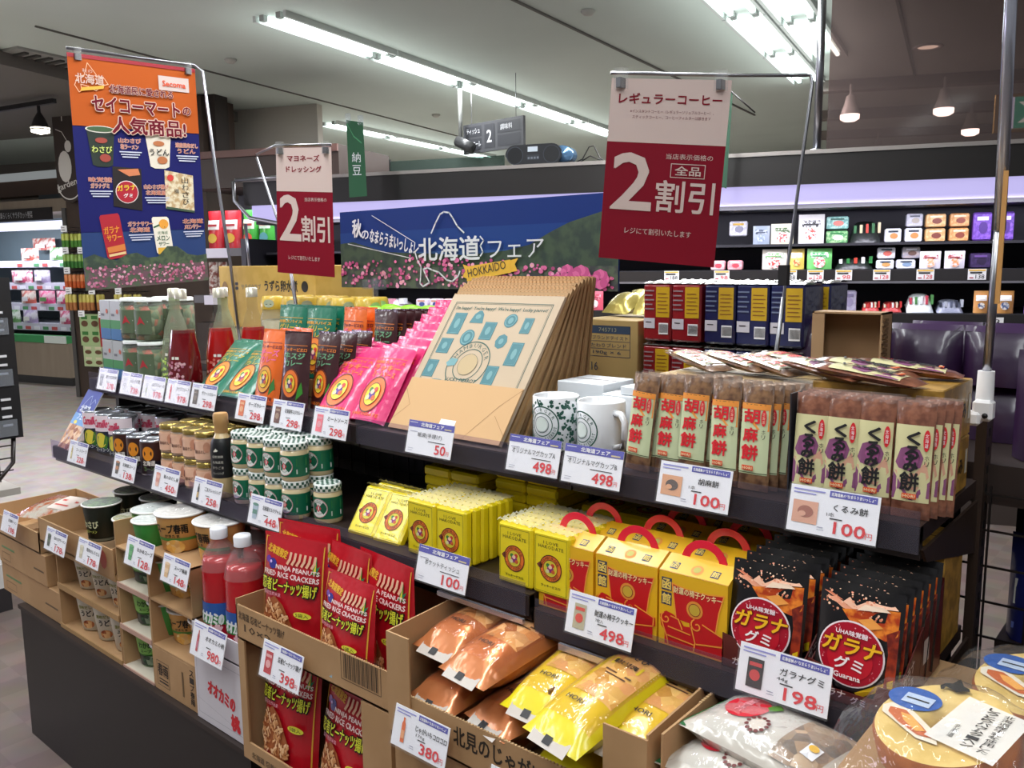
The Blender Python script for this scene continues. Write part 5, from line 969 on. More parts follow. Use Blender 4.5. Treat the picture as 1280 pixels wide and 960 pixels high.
for i, (p_, x, y, l_) in enumerate(((WR, -2.095, 1.128, 'front dark red grape juice bottle, left'), (WP, -2.075, 1.225, 'red juice bottle behind the front dark red one'), (WP, -2.035, 1.30, 'bright red juice bottle beside the green curry pouches'))): p_(l_, (x, y, TS), R(15*i))
def make_jar(lb, w_, h, fill, lid, lidh=.012, lab_=None, cat='jar', nm='pickle_jar'):
    o = thing(nm, lb, cat); m = M(); m.lathe([(w_*.44, 0), (w_*.48, .004), (w_*.48, h*.84), (w_*.42, h*.9), (w_*.42, h-lidh)], film('e8f0e8', .10, 0), 20); part(m, 'glass', o)
    m = M(); m.lathe([(w_*.43, .004), (w_*.46, .01), (w_*.46, h*.80), (w_*.3, h*.82)], fill, 18); part(m, 'contents', o)
    m = M(); m.lathe([(w_*.46, h-lidh), (w_*.46, h-.002), (w_*.42, h)], lid, 20); part(m, 'lid', o)
    if lab_: m = M(eps=.0008).on(cylsurf(w_*.48, R(-65))); lab_(m); part(m, 'jar_label', o)
    return o
PIC = crumbmat(('2c3a1e', '5a6a3a', 'b0402c', '3c4a2a', '8a8a6a'), 55)
def pl_(m): 
    m.rect(-.03, .02, .03, .085, P('5a6a50', .5), 6, 1); m.lay(); m.poly([(-.012, .045), (0, .07), (.014, .045), (.004, .052)], P('b8303a')); m.line([(-.025, .03), (.02, .055)], .002, P('e8e4dc'))
JAR = Proto(lambda: make_jar('', .078, .118, PIC, P('dfe2e0', .4), .010, pl_))
for i, (x, y) in enumerate(((-2.37, 1.135), (-2.355, 1.22), (-2.285, 1.135), (-2.27, 1.22))):
    JAR('wide clear jar of mountain vegetables, lower layer, %s from the left' % ORD[i], (x, y, TS), group='clear jars with white lids'); JAR('wide clear jar of mountain vegetables, upper layer, %s from the left' % ORD[i], (x, y, TS+.119), group='clear jars with white lids')
def boxprint(m, w2, d2, h):
    m.on(plane(0, -d2, 0)); m.rect(-w2, 0, w2, h*.28, P('2c6aa0')); m.rect(-w2, h*.28, w2, h*.5, P('3a8a4a')); m.lay(); m.disc(w2*.5, h*.72, w2*.22, P('c85a3a'), 12); m.rect(-w2*.7, h*.6, -w2*.1, h*.66, P('6a6a70')); m.on(right(w2, d2)); m.rect(0, 0, 2*d2, h*.28, P('2c6aa0')); m.rect(0, h*.28, 2*d2, h*.5, P('3a8a4a'))
PB = P('b4b6b8', .35, coat=.5)
for i, (x, y, z) in enumerate(((-2.50, 1.11, 0), (-2.50, 1.11, .115), (-2.435, 1.11, 0), (-2.435, 1.11, .115))):
    o = carton('food_box', '%s grey box with a blue and green base at the left end, %s' % (('lower', 'upper')[i % 2], ('outer', 'inner')[i//2]), x-.032, y, TS+z, x+.03, y+.05, TS+z+.113, PB, 'box', boxprint, False, 'grey boxes at the left end of the top shelf')
# ================================================================ rear deck goods
RD = 1.101
def make_yjar():
    o = thing('lidded_jar', '', 'jar'); m = M(); m.lathe([(.036, 0), (.038, .01), (.038, .15), (.032, .17), (.032, .185)], film('e8ece8', .15, 0), 20); part(m, 'glass', o)
    m = M(); m.lathe([(.034, .004), (.0365, .01), (.0365, .14), (.02, .145)], P('b9a888', .5), 18); part(m, 'contents', o)
    m = M(); m.lathe([(.0365, .176), (.037, .182), (.034, .208), (.029, .214)], P('c9a83c', .35, 0, .3), 22); part(m, 'lid', o)
    m = M(eps=.0005).on(cylsurf(.0365, R(-55))); m.disc(0, .193, .016, P('b9c4a8'), 16, .012); m.lay(); m.rect(-.009, .19, .009, .192, P('3a4a3a')); part(m, 'lid_sticker', o); return o
YJ = Proto(make_yjar)
n = 0
for j, y in enumerate((1.47, 1.56)):
    for i in range(6 if j == 0 else 5):
        YJ('jar with a yellow lid behind the curry pouches, %s in the %s row' % (ORD[i], ('near', 'far')[j]), (-2.19+.083*i+.03*j+.012*(i % 2), y+.006*(i % 2), RD), R(10*i), group='jars with yellow lids')
def make_gjar():
    o = thing('lidded_jar', '', 'jar'); m = M(); m.lathe([(.036, 0), (.038, .01), (.038, .10), (.034, .115), (.034, .132)], film('e8ece8', .15, 0), 20); part(m, 'glass', o)
    m = M(); m.lathe([(.034, .004), (.0365, .01), (.0365, .112), (.03, .122)], P('cbb995', .5), 18); part(m, 'contents', o)
    m = M(); m.lathe([(.0345, .122), (.036, .124), (.036, .160)], P('2f8a2c', .4), 22, cap=False); m.lathe([(.0365, .158), (.0365, .176), (.028, .190), (.012, .195), (.0001, .196)], P('82c81e', .4), 22, cap=False); part(m, 'lid', o); return o
GJ = Proto(make_gjar)
for j, y in enumerate((1.47, 1.56)):
    for i in range(5): GJ('jar with a bright green domed lid, %s in the %s row' % (ORD[i], ('near', 'far')[j]), (-1.735+.078*i-.035*j, y+.004*(i % 2), RD), group='jars with bright green lids')
def quail(m, w2, d2, h):
    m.on(plane(0, -d2, 0)); m.text('うずら卵水煮', w2*.0, h*.60, w2*.66, h*.17, P('2c2a20'), .03); m.disc(w2*.80, h*.68, h*.085, P('2c2a20'), 18); m.text('キューピー', -w2*.45, h*.42, w2*.38, h*.1, P('8a8060'), .01) if False else m.text('サラダクラブ', -w2*.50, h*.62, w2*.42, h*.09, P('8a8060'), .02)
    for a, b in ((0, 0), (.03, 0), (0, .08), (.03, .08)): m.disc(-w2*.62+a*w2, h*(.64+b*.9), h*.03, P('2c2a20'), 8)
    m.disc(-w2*1.3, h*.6, h*.1, P('9a6a20'), 12) if False else None
    m.line([(-w2*.70, 0), (-w2*.70, h)], .0015, P('a8842c')); m.lay(); m.disc(-w2*.87, h*.62, h*.09, P('8a6420'), 16, h*.13)
carton('carton', 'yellow quail egg carton behind the jars, with black lettering', -2.80, 1.66, RD+.09, -2.235, 1.9, 1.405, P('d9b25a', .6, noise='d0a84e', nscale=18), 'carton', quail)
carton('carton', 'pale carton under the yellow quail egg carton', -2.78, 1.67, RD, -2.25, 1.89, RD+.089, P('c9b890', .6))
def grcart(m, w2, d2, h):
    m.on(plane(0, -d2, 0)); nv = P('24364e', .6); m.rect(-w2*.8, h*.82, w2*.75, h*.92, nv); m.frame(-w2*.8, h*.52, w2*.75, h*.92, .0012, nv); m.line([(-w2*.8, h*.72), (w2*.75, h*.72)], .001, nv); m.line([(-w2*.8, h*.62), (w2*.75, h*.62)], .001, nv)
    m.lay(); m.text('745713', -w2*.3, h*.845, w2*.6, h*.05, P('8a8a70'), .01); m.text('TVブランドテイスト', -w2*.72, h*.74, w2*1.4, h*.055, nv, .01); m.text('こだわりブレンド', -w2*.72, h*.64, w2*1.35, h*.055, nv, .01); m.text('190g × 6', -w2*.5, h*.54, w2*.95, h*.055, nv, .01); m.text('08.16', -w2*.95, h*.33, w2*.62, h*.11, nv, .0)
    for k in range(22): m.rect(-w2*.95+w2*.075*k, 0.002, -w2*.95+w2*(.075*k+.03+.02*(k % 3 == 0)), h*.22, nv)
carton('carton', 'brown carton with a blue printed box, between the paper bags and the coffee', -1.16, 1.60, RD, -1.0, 1.86, 1.275, P('a08652', .7), 'carton', grcart)
def make_chip():
    o = thing('gold_bag', '', 'packet'); m = M(); pouch(m, .10, .08, .04, P('b8a85a', .25, .55, 0, 0, .8, 30), .006, False, 6, 6); part(m, 'bag', o); return o
CP = Proto(make_chip)
for i in range(4): CP('gold snack bag lying on the brown carton, %s from the left' % ORD[i], (-1.13+.055*i, 1.70+.012*(i % 2), 1.283+.008*(i % 2)), R(20*i-20), -R(55), group='gold bags on the carton')
for i in range(3): CP('gold snack bag behind the brown carton, %s from the left' % ORD[i], (-1.20+.09*i, 1.93, 1.22), R(10*i), -R(15), group='gold bags behind the carton')
m = M(); m.box(-1.25, 1.89, RD, -.98, 1.97, 1.215, KRAFT2); o = m.build('carton'); tag(o, 'plain carton under the gold bags at the back', 'carton')
def make_coffee(body, lb):
    def fn():
        o = thing('coffee_pack', '', 'coffee pack'); w_, h, d = .0685, .122, .10; B = P(body, .3, 0, .6, 0, .35, 40)
        m = M(); m.box(-w_/2, 0, 0, w_/2, d, h, B, .004); part(m, 'brick_pack', o)
        m = M(); m.grid(lambda a, b: ((a-.5)*w_, d*b, h+.0015+.007*math.sin(math.pi*b)*(.6+.4*math.sin(a*20+b*9))), 10, 8, P('a9a6a0', .2, .5, 0, 0, .8, 50)); part(m, 'foil_top', o)
        m = M(eps=.0008).on(plane(0, 0, 0)); GD = P('c8a020', .35, 0, .3); m.rect(-.002, h*.42, w_*.45, h*.95, GD); m.lay(); 
        for k in range(6): m.rect(.002, h*(.5+.065*k), w_*(.40-.05*(k % 2)), h*(.515+.065*k), P('8a5a18'))
        m.rect(.006, h*.12, w_*.42, h*.32, WHITE); m.lay()
        for k in range(11): m.rect(.008+.0019*k, h*.15, .0089+.0019*k, h*.30, INK)
        m.L -= 1; m.rect(-w_*.46, h*.22, -.004, h*.40, P('c9c4cc')); m.lay(); m.rect(-w_*.38, h*.32, -.012, h*.335, INK)
        for k in range(5): m.rect(-w_*.44, h*(.55+.08*k), -.006-.004*(k % 2), h*(.575+.08*k), P('8f7a80' if body[0] == '8' else '6a7490'))
        part(m, 'pack_print', o); return o
    return Proto(fn)
CR_, CB_ = make_coffee('8a1420', 'r'), make_coffee('171c4c', 'b')
# the packs stand in pairs; each pack shows a text half and a gold half
for lay_, z in (('lower', RD), ('upper', RD+.133)):
    for i, x in enumerate((-.953, -.883)):
        for j in range(2): CR_('red coffee brick, %s layer, %s column, %s' % (lay_, ('left', 'right')[i], ('front', 'behind')[j]), (x, 1.60+.108*j, z), group='red coffee bricks')
    for i, x in enumerate((-.806, -.735, -.664)):
        for j in range(2):
            CB_('navy coffee brick, %s layer, %s column, %s' % (lay_, ORD[i], ('front', 'behind')[j]), (x+.01*j, 1.60+.108*j, z), group='navy coffee bricks')
def make_purple():
    o = thing('coffee_bag', '', 'coffee bag'); m = M(); s = pouch(m, .118, .098, .07, P('2a1434', .35, 0, .3, 0, .7, 22), .004, True, 8, 8, 0, .3); part(m, 'bag', o)
    m = M(); m.grid(lambda a, b: s((a-.5)*.116, .088+.010*b, .0005), 6, 1, P('3a2048', .3, 0, .4)); part(m, 'sealed_edge', o); return o
PU_ = Proto(make_purple)
for lay_, z in ((0, RD), (1, RD+.092)):
    for i, (x, y) in enumerate(((-.605, 1.64), (-.41, 1.60), (-.29, 1.60), (-.17, 1.60))):
        for j in range(2): PU_('dark purple coffee bag, %s layer, %s from the left, %s' % (('lower', 'upper')[lay_], ORD[i], ('front', 'behind')[j]), (x+.012*j, y+.085*j-(.0 if lay_ else .0), z), group='dark purple coffee bags')
def make_purple2():
    o = thing('coffee_bag', '', 'coffee bag'); m = M(); s = pouch(m, .14, .165, .07, P('2a1434', .35, 0, .3, 0, .6, 22), .006, True, 8, 8, 0, .3); part(m, 'bag', o)
    m = M(eps=.001).on(s)
    for k in range(9): m.rect(.0, .03+.006*k, .045-.006*(k % 3), .0325+.006*k, P('8a78a0'))
    m.rect(-.045, .045, -.015, .07, P('b8b4c4')); part(m, 'back_print', o); return o
P2 = Proto(make_purple2)
for i in range(2): P2('large purple coffee bag at the right edge, %s' % ('beside the tall pole', 'farther right')[i], (-.175+.15*i, 1.47, RD), group='large purple coffee bags')
def opencarton():
    o = thing('open_carton', 'empty brown carton tray standing on end among the purple bags', 'carton', (-.575, 1.50, RD)); w_, h, d = .12, .212, .055; K = P('a98662', .75); t = .003
    m = M(); m.box(0, d-t, 0, w_, d, h, P('9a7856', .75)); part(m, 'tray_bottom', o)
    m = M(); m.box(0, 0, 0, t, d, h, K); part(m, 'tray_side', o); m = M(); m.box(w_-t, 0, 0, w_, d, h, K); part(m, 'tray_side', o); m = M(); m.box(0, 0, h-t, w_, d, h, K); part(m, 'tray_side', o)
    m = M(); m.box(.001, -.001, 0, .022, .002, h-.004, K); part(m, 'flap', o); m = M()
    for k in range(26): m.box(w_, .0+d*.12*(k % 2), .01+.0075*k, w_+.0025, d*.5, .0145+.0075*k, P('7a5c3c', .8))
    part(m, 'perforated_edge', o); return o
opencarton()
# lower rear shelves at the right end: blue packs seen through the mesh
def make_blue():
    o = thing('blue_pack', '', 'packet'); m = M(); s = pouch(m, .085, .17, .06, foil('1a1f5c', .8, 30), .008, True, 7, 8); part(m, 'pack', o); m = M(eps=.001).on(s); m.rect(-.03, .06, .022, .10, P('b8b4b0')); m.rect(-.03, .02, .01, .03, P('5a68a8')); part(m, 'pack_print', o); return o
BPk = Proto(make_blue)
for s_, z in enumerate((.501, .801)):
    for i in range(9):
        for j in range(2): BPk('shiny navy packet on the %s rear shelf, %s from the left, %s' % (('lower', 'upper')[s_], ORD[i], ('front', 'behind')[j]), (-.2+.10*i, 1.51+.09*j, z), R(5*((i+j) % 3)-5), group='navy packets behind the mesh')
carton('carton', 'brown carton at the right edge under the navy packets', -.06, 1.30, .385, .12, 1.44, .74, P('9a7c58', .7), 'carton')
# ================================================================ middle shelf, left part
MS = .8885; MR_ = .8685
V = Vector
fl = thing('leaflet', 'blue and food picture leaflet leaning at the left end of the middle shelf', 'leaflet', (-2.59, .985, MS), R(-4), None, -R(32))
m = M(); m.box(0, 0, 0, .115, .002, .185, WHITE); part(m, 'sheet', fl); m = M(eps=.0005).on(plane(0, 0, 0)); m.rect(0, .08, .115, .185, P('2c3f9a'), 2, 2); m.rect(0, .0, .115, .08, crumbmat(('8a4a30', 'c08a60', 'e0c0a0', '6a5a80'), 60)); m.lay(); m.rect(0, .075, .115, .11, P('5a90c8')); m.lay()
m.line([(.03, .14), (.05, .165), (.06, .168), (.075, .14), (.09, .16), (.105, .15)], .0025, P('a8b4e0')); m.text('北海道', .02, .115, .07, .022, P('dfe4f4'), .03); m.text('フェア', .03, .092, .06, .016, P('dfe4f4'), .03); m.disc(.035, .082, .012, P('d8c84a'), 12, .006); part(m, 'leaflet_print', fl)
TIN = P('b9bcc4', .25, .85); 
def make_cancorn():
    o = thing('corn_can', '', 'can'); r, h = .0385, .112
    m = M(); m.lathe([(r-.002, 0), (r, .003), (r, h-.003), (r-.002, h), (r-.003, h-.003), (.0001, h-.004)], TIN, 26, cap=False); part(m, 'can_body', o); sf = cylsurf(r, R(-62))
    m = M(eps=.0005).on(sf); m.rect(-.055, .004, .055, h-.005, P('20243c', .4), 14, 1); m.lay(); m.rect(-.055, h*.56, .055, h-.005, P('eedde4', .4), 14, 1); m.lay(); m.text('Camille', -.022, h*.66, .042, h*.2, P('d0305a'), .03, italic=.2); m.disc(0, h*.34, .017, P('e6d24a'), 20, .021); m.poly([(-.024, h*.2), (-.014, h*.5), (-.006, h*.42), (-.016, h*.14)], P('3f7a34')); m.poly([(.014, h*.48), (.024, h*.4), (.016, h*.12), (.006, h*.16)], P('3f7a34')); m.text('スイートコーン', -.022, h*.055, .044, h*.09, P('e8e8f0'), .02); part(m, 'can_label', o); return o
CC = Proto(make_cancorn)
def put(p_, lb, px, py, z, rz=0, group=None, dy=0): q = atz(px, py, z); p_(lb, (q.x, q.y+dy, z), rz, group=group); return q
xs = [-2.345, -2.262, -2.179]
for j in range(3):
    for i in range(3 if j == 0 else 4):
        CC('white and blue sweetcorn can, %s from the left, %s' % (ORD[i], ('front row', 'second row', 'back row')[j]), (-2.475+.080*i+.02*j, 1.056+.083*j, MS), R(-6*i), group='sweetcorn cans')
def make_soup():
    o = thing('soup_can', '', 'can'); r, h = .030, .090
    m = M(); m.lathe([(r-.002, 0), (r, .003), (r, h-.004), (r-.002, h), (r-.003, h-.003), (.0001, h-.004)], TIN, 22, cap=False); part(m, 'can_body', o); sf = cylsurf(r, R(-62))
    m = M(eps=.0005).on(sf); m.rect(-.06, .004, .06, h-.006, P('3a1d1a', .4), 14, 1); m.rect(-.06, .004, .06, h*.4, P('1c2038', .4), 14, 1); m.lay(); m.disc(0, h*.62, .014, P('e08a20'), 18, .018); m.text('北海道', -.014, h*.28, .03, h*.14, P('e8e0d8'), .03); m.text('コーン', -.012, h*.14, .025, h*.1, P('7a9a5a'), .02); part(m, 'can_label', o); return o
SPC = Proto(make_soup)
for j in range(1):
    for i, (x, y) in enumerate(((-2.205, 1.008), (-2.125, 1.006), (-2.045, 1.002), (-2.145, 1.07))):
        SPC('small dark corn soup can with an orange picture, %s' % ('first from the left', 'second from the left', 'third from the left', 'behind the front three')[i], (x, y, MS), R(5*i), group='small corn soup cans')
def make_flake():
    o = thing('flake_jar', '', 'jar'); r, h = .0265, .070
    m = M(); m.lathe([(r-.001, 0), (r, .003), (r, h*.78), (r*.86, h*.84), (r*.86, h*.9)], film('f0ead8', .18, 0), 20); part(m, 'glass', o)
    m = M(); m.lathe([(r*.9, .002), (r*.94, .006), (r*.94, h*.74), (r*.7, h*.78)], P('c98a6a', .6), 16); part(m, 'contents', o)
    m = M(); m.lathe([(r*.93, h*.82), (r*.96, h*.84), (r*.96, h*.98), (r*.88, h)], P('b9a05a', .25, .75), 20); part(m, 'gold_lid', o)
    m = M(eps=.0004).on(cylsurf(r, R(-60))); m.rect(-.034, h*.10, .034, h*.72, P('e5b79c', .5), 12, 1); m.lay(); m.disc(.012, h*.5, .008, P('cf9478'), 14, .012); m.text('鮭のほぐし', -.018, h*.30, .026, h*.12, P('5a2a28'), .02); m.rect(-.026, h*.4, -.020, h*.62, P('7a3a30')); part(m, 'jar_label', o); return o
FJ = Proto(make_flake)
for j in range(3):
    for i in range(4):
        for k in range(2): FJ('small gold lidded jar with a pink label, %s, %s from the left, %s row' % (('lower layer', 'upper layer')[k], ORD[i], ('front', 'second', 'back')[j]), (-1.945+.0545*i, 1.0+.053*j, MS+.071*k), R(4*((i+k) % 3)), group='salmon flake jars')
db = thing('dressing_bottle', 'tall dressing bottle with a black label and tan cap, beside the pink labelled jars', 'bottle', (-1.712, .998, MS)); r = .0255
m = M(); m.lathe([(r-.002, 0), (r, .004), (r, .105), (r*.9, .125), (r*.6, .14), (r*.5, .147)], P('d9bd8c', .2, 0, .6), 22); part(m, 'bottle_body', db); m = M(); m.lathe([(.0145, .146), (.0145, .162), (.0165, .168), (.0165, .186), (.0145, .19)], P('b98f5a', .4), 18); part(m, 'cap', db)
m = M(); m.lathe([(r+.0005, .046), (r+.0005, .105), (r*.9+.0006, .125), (r*.74, .1345)], P('141418', .4), 24, cap=False); part(m, 'black_sleeve', db)
m = M(eps=.0006).on(cylsurf(lambda v: r if v < .105 else r*(1-5*(v-.105)), R(-60))); m.lay(2); m.poly([(-.006+.010*a, .104+.010*b) for a, b in HK], P('d8d4c8')); 
for k in range(4): m.text(('焙煎胡麻', '北海道産', 'すりごま', 'ドレッシング')[k], -.010, .092-.0125*k, .024, .006, P('d8d4c8'), .01)
part(m, 'bottle_label', db)
def make_jam():
    o = thing('jam_jar', '', 'jar'); r, h = .029, .079
    m = M(); m.lathe([(r-.002, 0), (r, .004), (r, h*.74), (r*.86, h*.81)], P('d6c39a', .15, 0, .7), 22); part(m, 'glass', o)
    m = M(); m.lathe([(r*.94, h*.80), (r*.97, h*.83), (r*.97, h*.97), (r*.90, h)], P('e8ece8', .35), 26); part(m, 'lid', o)
    m = M(eps=.0004); G_ = P('2f5a4a', .4)
    m.on(cylsurf(r*.97, 0)); L = 2*math.pi*r*.97
    for k in range(16):
        for q in range(2): u0 = L*(k+.5*(q % 2))/16; m.rect(u0, h*(.83+.07*q), u0+L/32, h*(.90+.07*q), G_)
    m.on(lambda u, v, l: (u, v, h+l))
    for a in range(-3, 4):
        for b in range(-3, 4):
            if (a+b) % 2 == 0 and a*a+b*b < 11: m.rect(a*.0068-.0034, b*.0068-.0034, a*.0068+.0034, b*.0068+.0034, G_)
    part(m, 'checked_print', o)
    m = M(eps=.0004).on(cylsurf(r, R(-60))); m.rect(-.06, h*.12, .07, h*.68, P('0f6a4c', .4), 16, 1); m.lay(); m.disc(-.014, h*.40, .0195, P('e8ece8'), 24); m.lay(); m.ring(-.014, h*.4, .0185, .0192, P('b82c3a'), 22); m.ring(-.014, h*.4, .0115, .0122, P('2c5a4a'), 20); m.poly([(-.021, h*.4), (-.014, h*.5), (-.007, h*.4), (-.014, h*.3)], P('c84a54')); m.arctext('HOKKAIDO MILK', -.014, h*.4, .0130, .0038, R(200), R(-20), P('2c5a4a'), .02); m.rect(.012, h*.2, .036, h*.32, P('e0e4e0')); m.rect(.012, h*.4, .036, h*.6, P('2a7a4a')); part(m, 'jar_label', o); return o
JJ = Proto(make_jam)
for j in range(2):
    for i in range(4):
        for k in range(2): JJ('milk jam jar with a green checked lid, %s, %s from the left, %s row' % (('lower layer', 'upper layer')[k], ORD[i], ('front', 'back')[j]), (-1.632+.061*i, 1.006+.062*j, MS+.0795*k), R(3*((i+2*k) % 3)), group='green checked milk jam jars')
JJ('single milk jam jar with a green checked lid, standing apart at the right', (-1.375, 1.03, MS), R(10), group='green checked milk jam jars')
m = M(); m.grid(lambda a, b: (-1.32+.11*a+.02*b, 1.10+.10*b, MS+.012+.02*math.sin(a*7+b*5)**2), 12, 8, film('b8bcc4', .3, .9)); o = m.build('plastic_wrap'); tag(o, 'crumpled clear plastic on the dark shelf behind the jam jars', 'wrapper')
# ---- yellow tissues
YEL = P('e8d21c', .3, 0, .5, 0, .25, 60)
def make_tis():
    o = thing('tissue_pack', '', 'tissue pack'); w_, h, t = .072, .101, .019
    m = M(); m.box(-w_/2, 0, 0, w_/2, t, h, YEL, .004); part(m, 'pack', o)
    m = M(eps=.0004).on(plane(0, 0, 0)); m.frame(-w_*.42, h*.06, w_*.42, h*.93, .0006, P('4a4a20')); K = P('3a3a1c'); m.text('I LOVE', -w_*.2, h*.82, w_*.4, h*.05, K, .01, res=1); m.text('HAKODATE', -w_*.34, h*.75, w_*.68, h*.055, K, .01, res=1)
    emblem(m, 0, h*.45, w_*.30, 'e8762c', 'd8c83a', '8a2a7a', ('HAMBURGER', 'LUCKY PIERROT'), tc='4a2420'); m.poly([(-w_*.38, h*.47), (-w_*.30, h*.52), (-w_*.22, h*.49), (-w_*.24, h*.42), (-w_*.33, h*.43)], P('7a3a2a')) ; m.text('ラッキーピエロ', -w_*.26, h*.14, w_*.52, h*.04, K, .02, res=1); part(m, 'pack_print', o)
    m = M(); m.grid(lambda a, b: ((a-.5)*w_*1.02, -.0012+(t+.002)*b, h+.001+.005*abs(math.sin(a*17+b*5))*(1-.3*a)), 14, 5, film('fffce0', .25, 1.0)); part(m, 'clear_wrap', o); return o
TI = Proto(make_tis)
for i in range(2):
    for j in range(2): TI('yellow tissue pack leaning back at the left end, %s%s' % (('left', 'right')[i], ', behind' if j else ''), (-1.248+.074*i, 1.003+.030*j, MS+.001), R(3), -R(36), group='yellow tissue packs leaning back')
n = 0
for blk, x0 in enumerate((-1.102, -.884)):
    for i in range(2):
        for j in range(6): TI('upright yellow tissue pack, %s block, %s column, %s' % (('left', 'right')[blk], ('left', 'right')[i], ORD[j]), (x0+.036+.0735*i+.001*j, .994+.0205*j, MS), R(((i+j) % 3)-1), -R(1), group='yellow tissue packs upright in blocks')
for s_, (x0, y0, n_) in enumerate(((-1.17, 1.14, 6), (-.99, 1.15, 8), (-.80, 1.16, 5))):
    for k in range(n_):
        for i in range(2): TI('yellow tissue pack lying flat, %s pile, %s layer, %s' % (('left', 'middle', 'right')[s_], ORD[k], ('left', 'right')[i]), (x0+.074*i+.002*(k % 2), y0-.002*(k % 3), MS+.0195+.0200*k), R(0), -R(90), group='yellow tissue packs lying flat behind')
# ---- cookie boxes with red handles
def make_cookie():
    o = thing('cookie_box', '', 'cookie box'); w_, h, d = .1035, .108, .066; YB = P('e6b21e', .4, 0, .2); hw = w_/2; g = .016
    m = M(); m.add([(-hw, 0, 0), (hw, 0, 0), (hw, d, 0), (-hw, d, 0), (-hw, 0, h), (hw, 0, h), (hw, d, h), (-hw, d, h), (-hw, d/2, h+g), (hw, d/2, h+g)], [(3, 2, 1, 0), (0, 1, 5, 4), (2, 3, 7, 6), (1, 2, 6, 9, 5), (0, 4, 8, 7, 3), (4, 5, 9, 8), (6, 7, 8, 9)], YB); part(m, 'carton', o)
    m = M(eps=.0004).on(quadsurf((-hw, 0, h), (hw, 0, h), (hw, d/2, h+g), (-hw, d/2, h+g), w_, .036)); BLk = P('2a3358', .45); CY = P('ecd06a')
    for u, t in ((.012, '函'), (w_-.030, '館')): m.rect(u, .007, u+.012, .020, BLk); m.lay(); m.text(t, u+.001, .0085, .010, .010, CY, .02); m.L -= 1
    m.disc(w_*.5, .014, .009, P('e0903a'), 18); m.lay(); m.disc(w_*.5, .014, .0055, P('b8b050'), 14); m.line([(0, .0005), (w_, .0005)], .0008, P('b8880e')); part(m, 'roof_print', o)
    m = M(); dd = d/2; N = 14; RD_ = P('e01e3c', .3, 0, .4)
    def arc(r): return [(r*math.cos(math.pi*k/N), h+g-.006+r*.95*math.sin(math.pi*k/N)) for k in range(N+1)]
    a, b = arc(.035), arc(.0235)
    for y in (dd-.0008, dd+.0008):
        pass
    vs = [(p[0], dd-.001, p[1]) for p in a]+[(p[0], dd-.001, p[1]) for p in b]+[(p[0], dd+.001, p[1]) for p in a]+[(p[0], dd+.001, p[1]) for p in b]; q = N+1
    fs = []
    for k in range(N): fs += [(k, k+1, q+k+1, q+k), (2*q+k+1, 2*q+k, 3*q+k, 3*q+k+1), (k, 2*q+k, 2*q+k+1, k+1), (q+k+1, 3*q+k+1, 3*q+k, q+k)]
    m.add(vs, fs, RD_); q_ = part(m, 'handle', o); q_['label'] = 'red arched handle'; q_.rotation_euler = (R(0), 0, 0)
    # front print: the armchair
    m = M(eps=.0004).on(plane(0, 0, 0)); RC = P('c4161e', .4); OC_ = P('f09a3c', .4)
    for k, t in enumerate('函館'): v = h*.745-.021*k; m.rect(-hw+.004, v, -hw+.020, v+.0185, BLk); m.lay(); m.text(t, -hw+.0055, v+.002, .013, .0145, CY, .03); m.L -= 1
    back = [(-.024, h*.40), (-.031, h*.86), (-.015, h*.83), (.008, h*.82), (.026, h*.83), (.047, h*.86), (.040, h*.62), (.036, h*.36)]
    m.poly(back, RC); m.lay(); m.line(back, .0019, OC_); m.text('財運の椅子クッキー', -.029, h*.74, .073, h*.09, P('f0d8a0'), .02); m.disc(.004, h*.58, .0125, P('e0903a'), 20); m.lay(); m.ring(.004, h*.58, .0082, .009, P('7a2a20'), 18); m.disc(.004, h*.58, .008, P('c8a83a'), 14); m.L -= 1
    seat = [(-hw+.010, .003), (-hw+.010, h*.28), (-hw+.018, h*.30), (0, h*.34), (hw-.006, h*.24), (hw-.006, .003)]
    m.poly(seat, RC); m.poly([(-hw+.004, h*.26), (-hw+.002, h*.40), (-hw+.012, h*.47), (-hw+.022, h*.45), (-.018, h*.40), (-.010, h*.30), (-.010, h*.2), (-hw+.012, h*.18)], RC); m.poly([(-.002, h*.28), (-.004, h*.42), (.006, h*.48), (.018, h*.46), (.028, h*.38), (hw-.002, h*.32), (hw-.002, h*.2), (0, h*.12)], RC); m.lay(2)
    for cx, cy, r in ((-hw+.012, h*.37, .0085), (.008, h*.38, .0095)):
        pts = [(cx+r*(1-t*.8)*math.cos(6.5*t+2.0), cy+r*(1-t*.8)*math.sin(6.5*t+2.0)) for t in [k/16 for k in range(17)]]; m.line(pts, .0019, OC_)
    m.line([(-hw+.004, h*.36), (-hw+.014, h*.12), (-hw+.016, .004)], .0019, OC_); m.line([(.0, h*.34), (.006, h*.15), (.004, .004)], .0019, OC_); m.line([(-hw+.020, h*.42), (-.02, h*.40), (-.014, h*.28)], .0019, OC_); m.line([(.017, h*.42), (hw-.004, h*.32), (hw-.005, h*.2), (.008, h*.14)], .0019, OC_); m.line([(-hw+.016, h*.27), (-.002, h*.24)], .0019, OC_); m.line([(-hw+.014, h*.15), (.004, h*.12)], .0019, OC_); m.line([(-hw+.004, h*.02), (hw-.004, h*.02)], .0019, OC_)
    part(m, 'armchair_print', o); return o
CK = Proto(make_cookie)
for i, x in enumerate((-.749, -.640, -.5325)):
    for j in range(4 if i else 2): CK('yellow cookie box with a red handle, %s column, %s' % (('left', 'middle', 'right')[i], ('front', 'second', 'third', 'back')[j]), (x+.001*j, .998+.071*j, MR_), R((i+j) % 2), group='yellow cookie boxes with red handles')
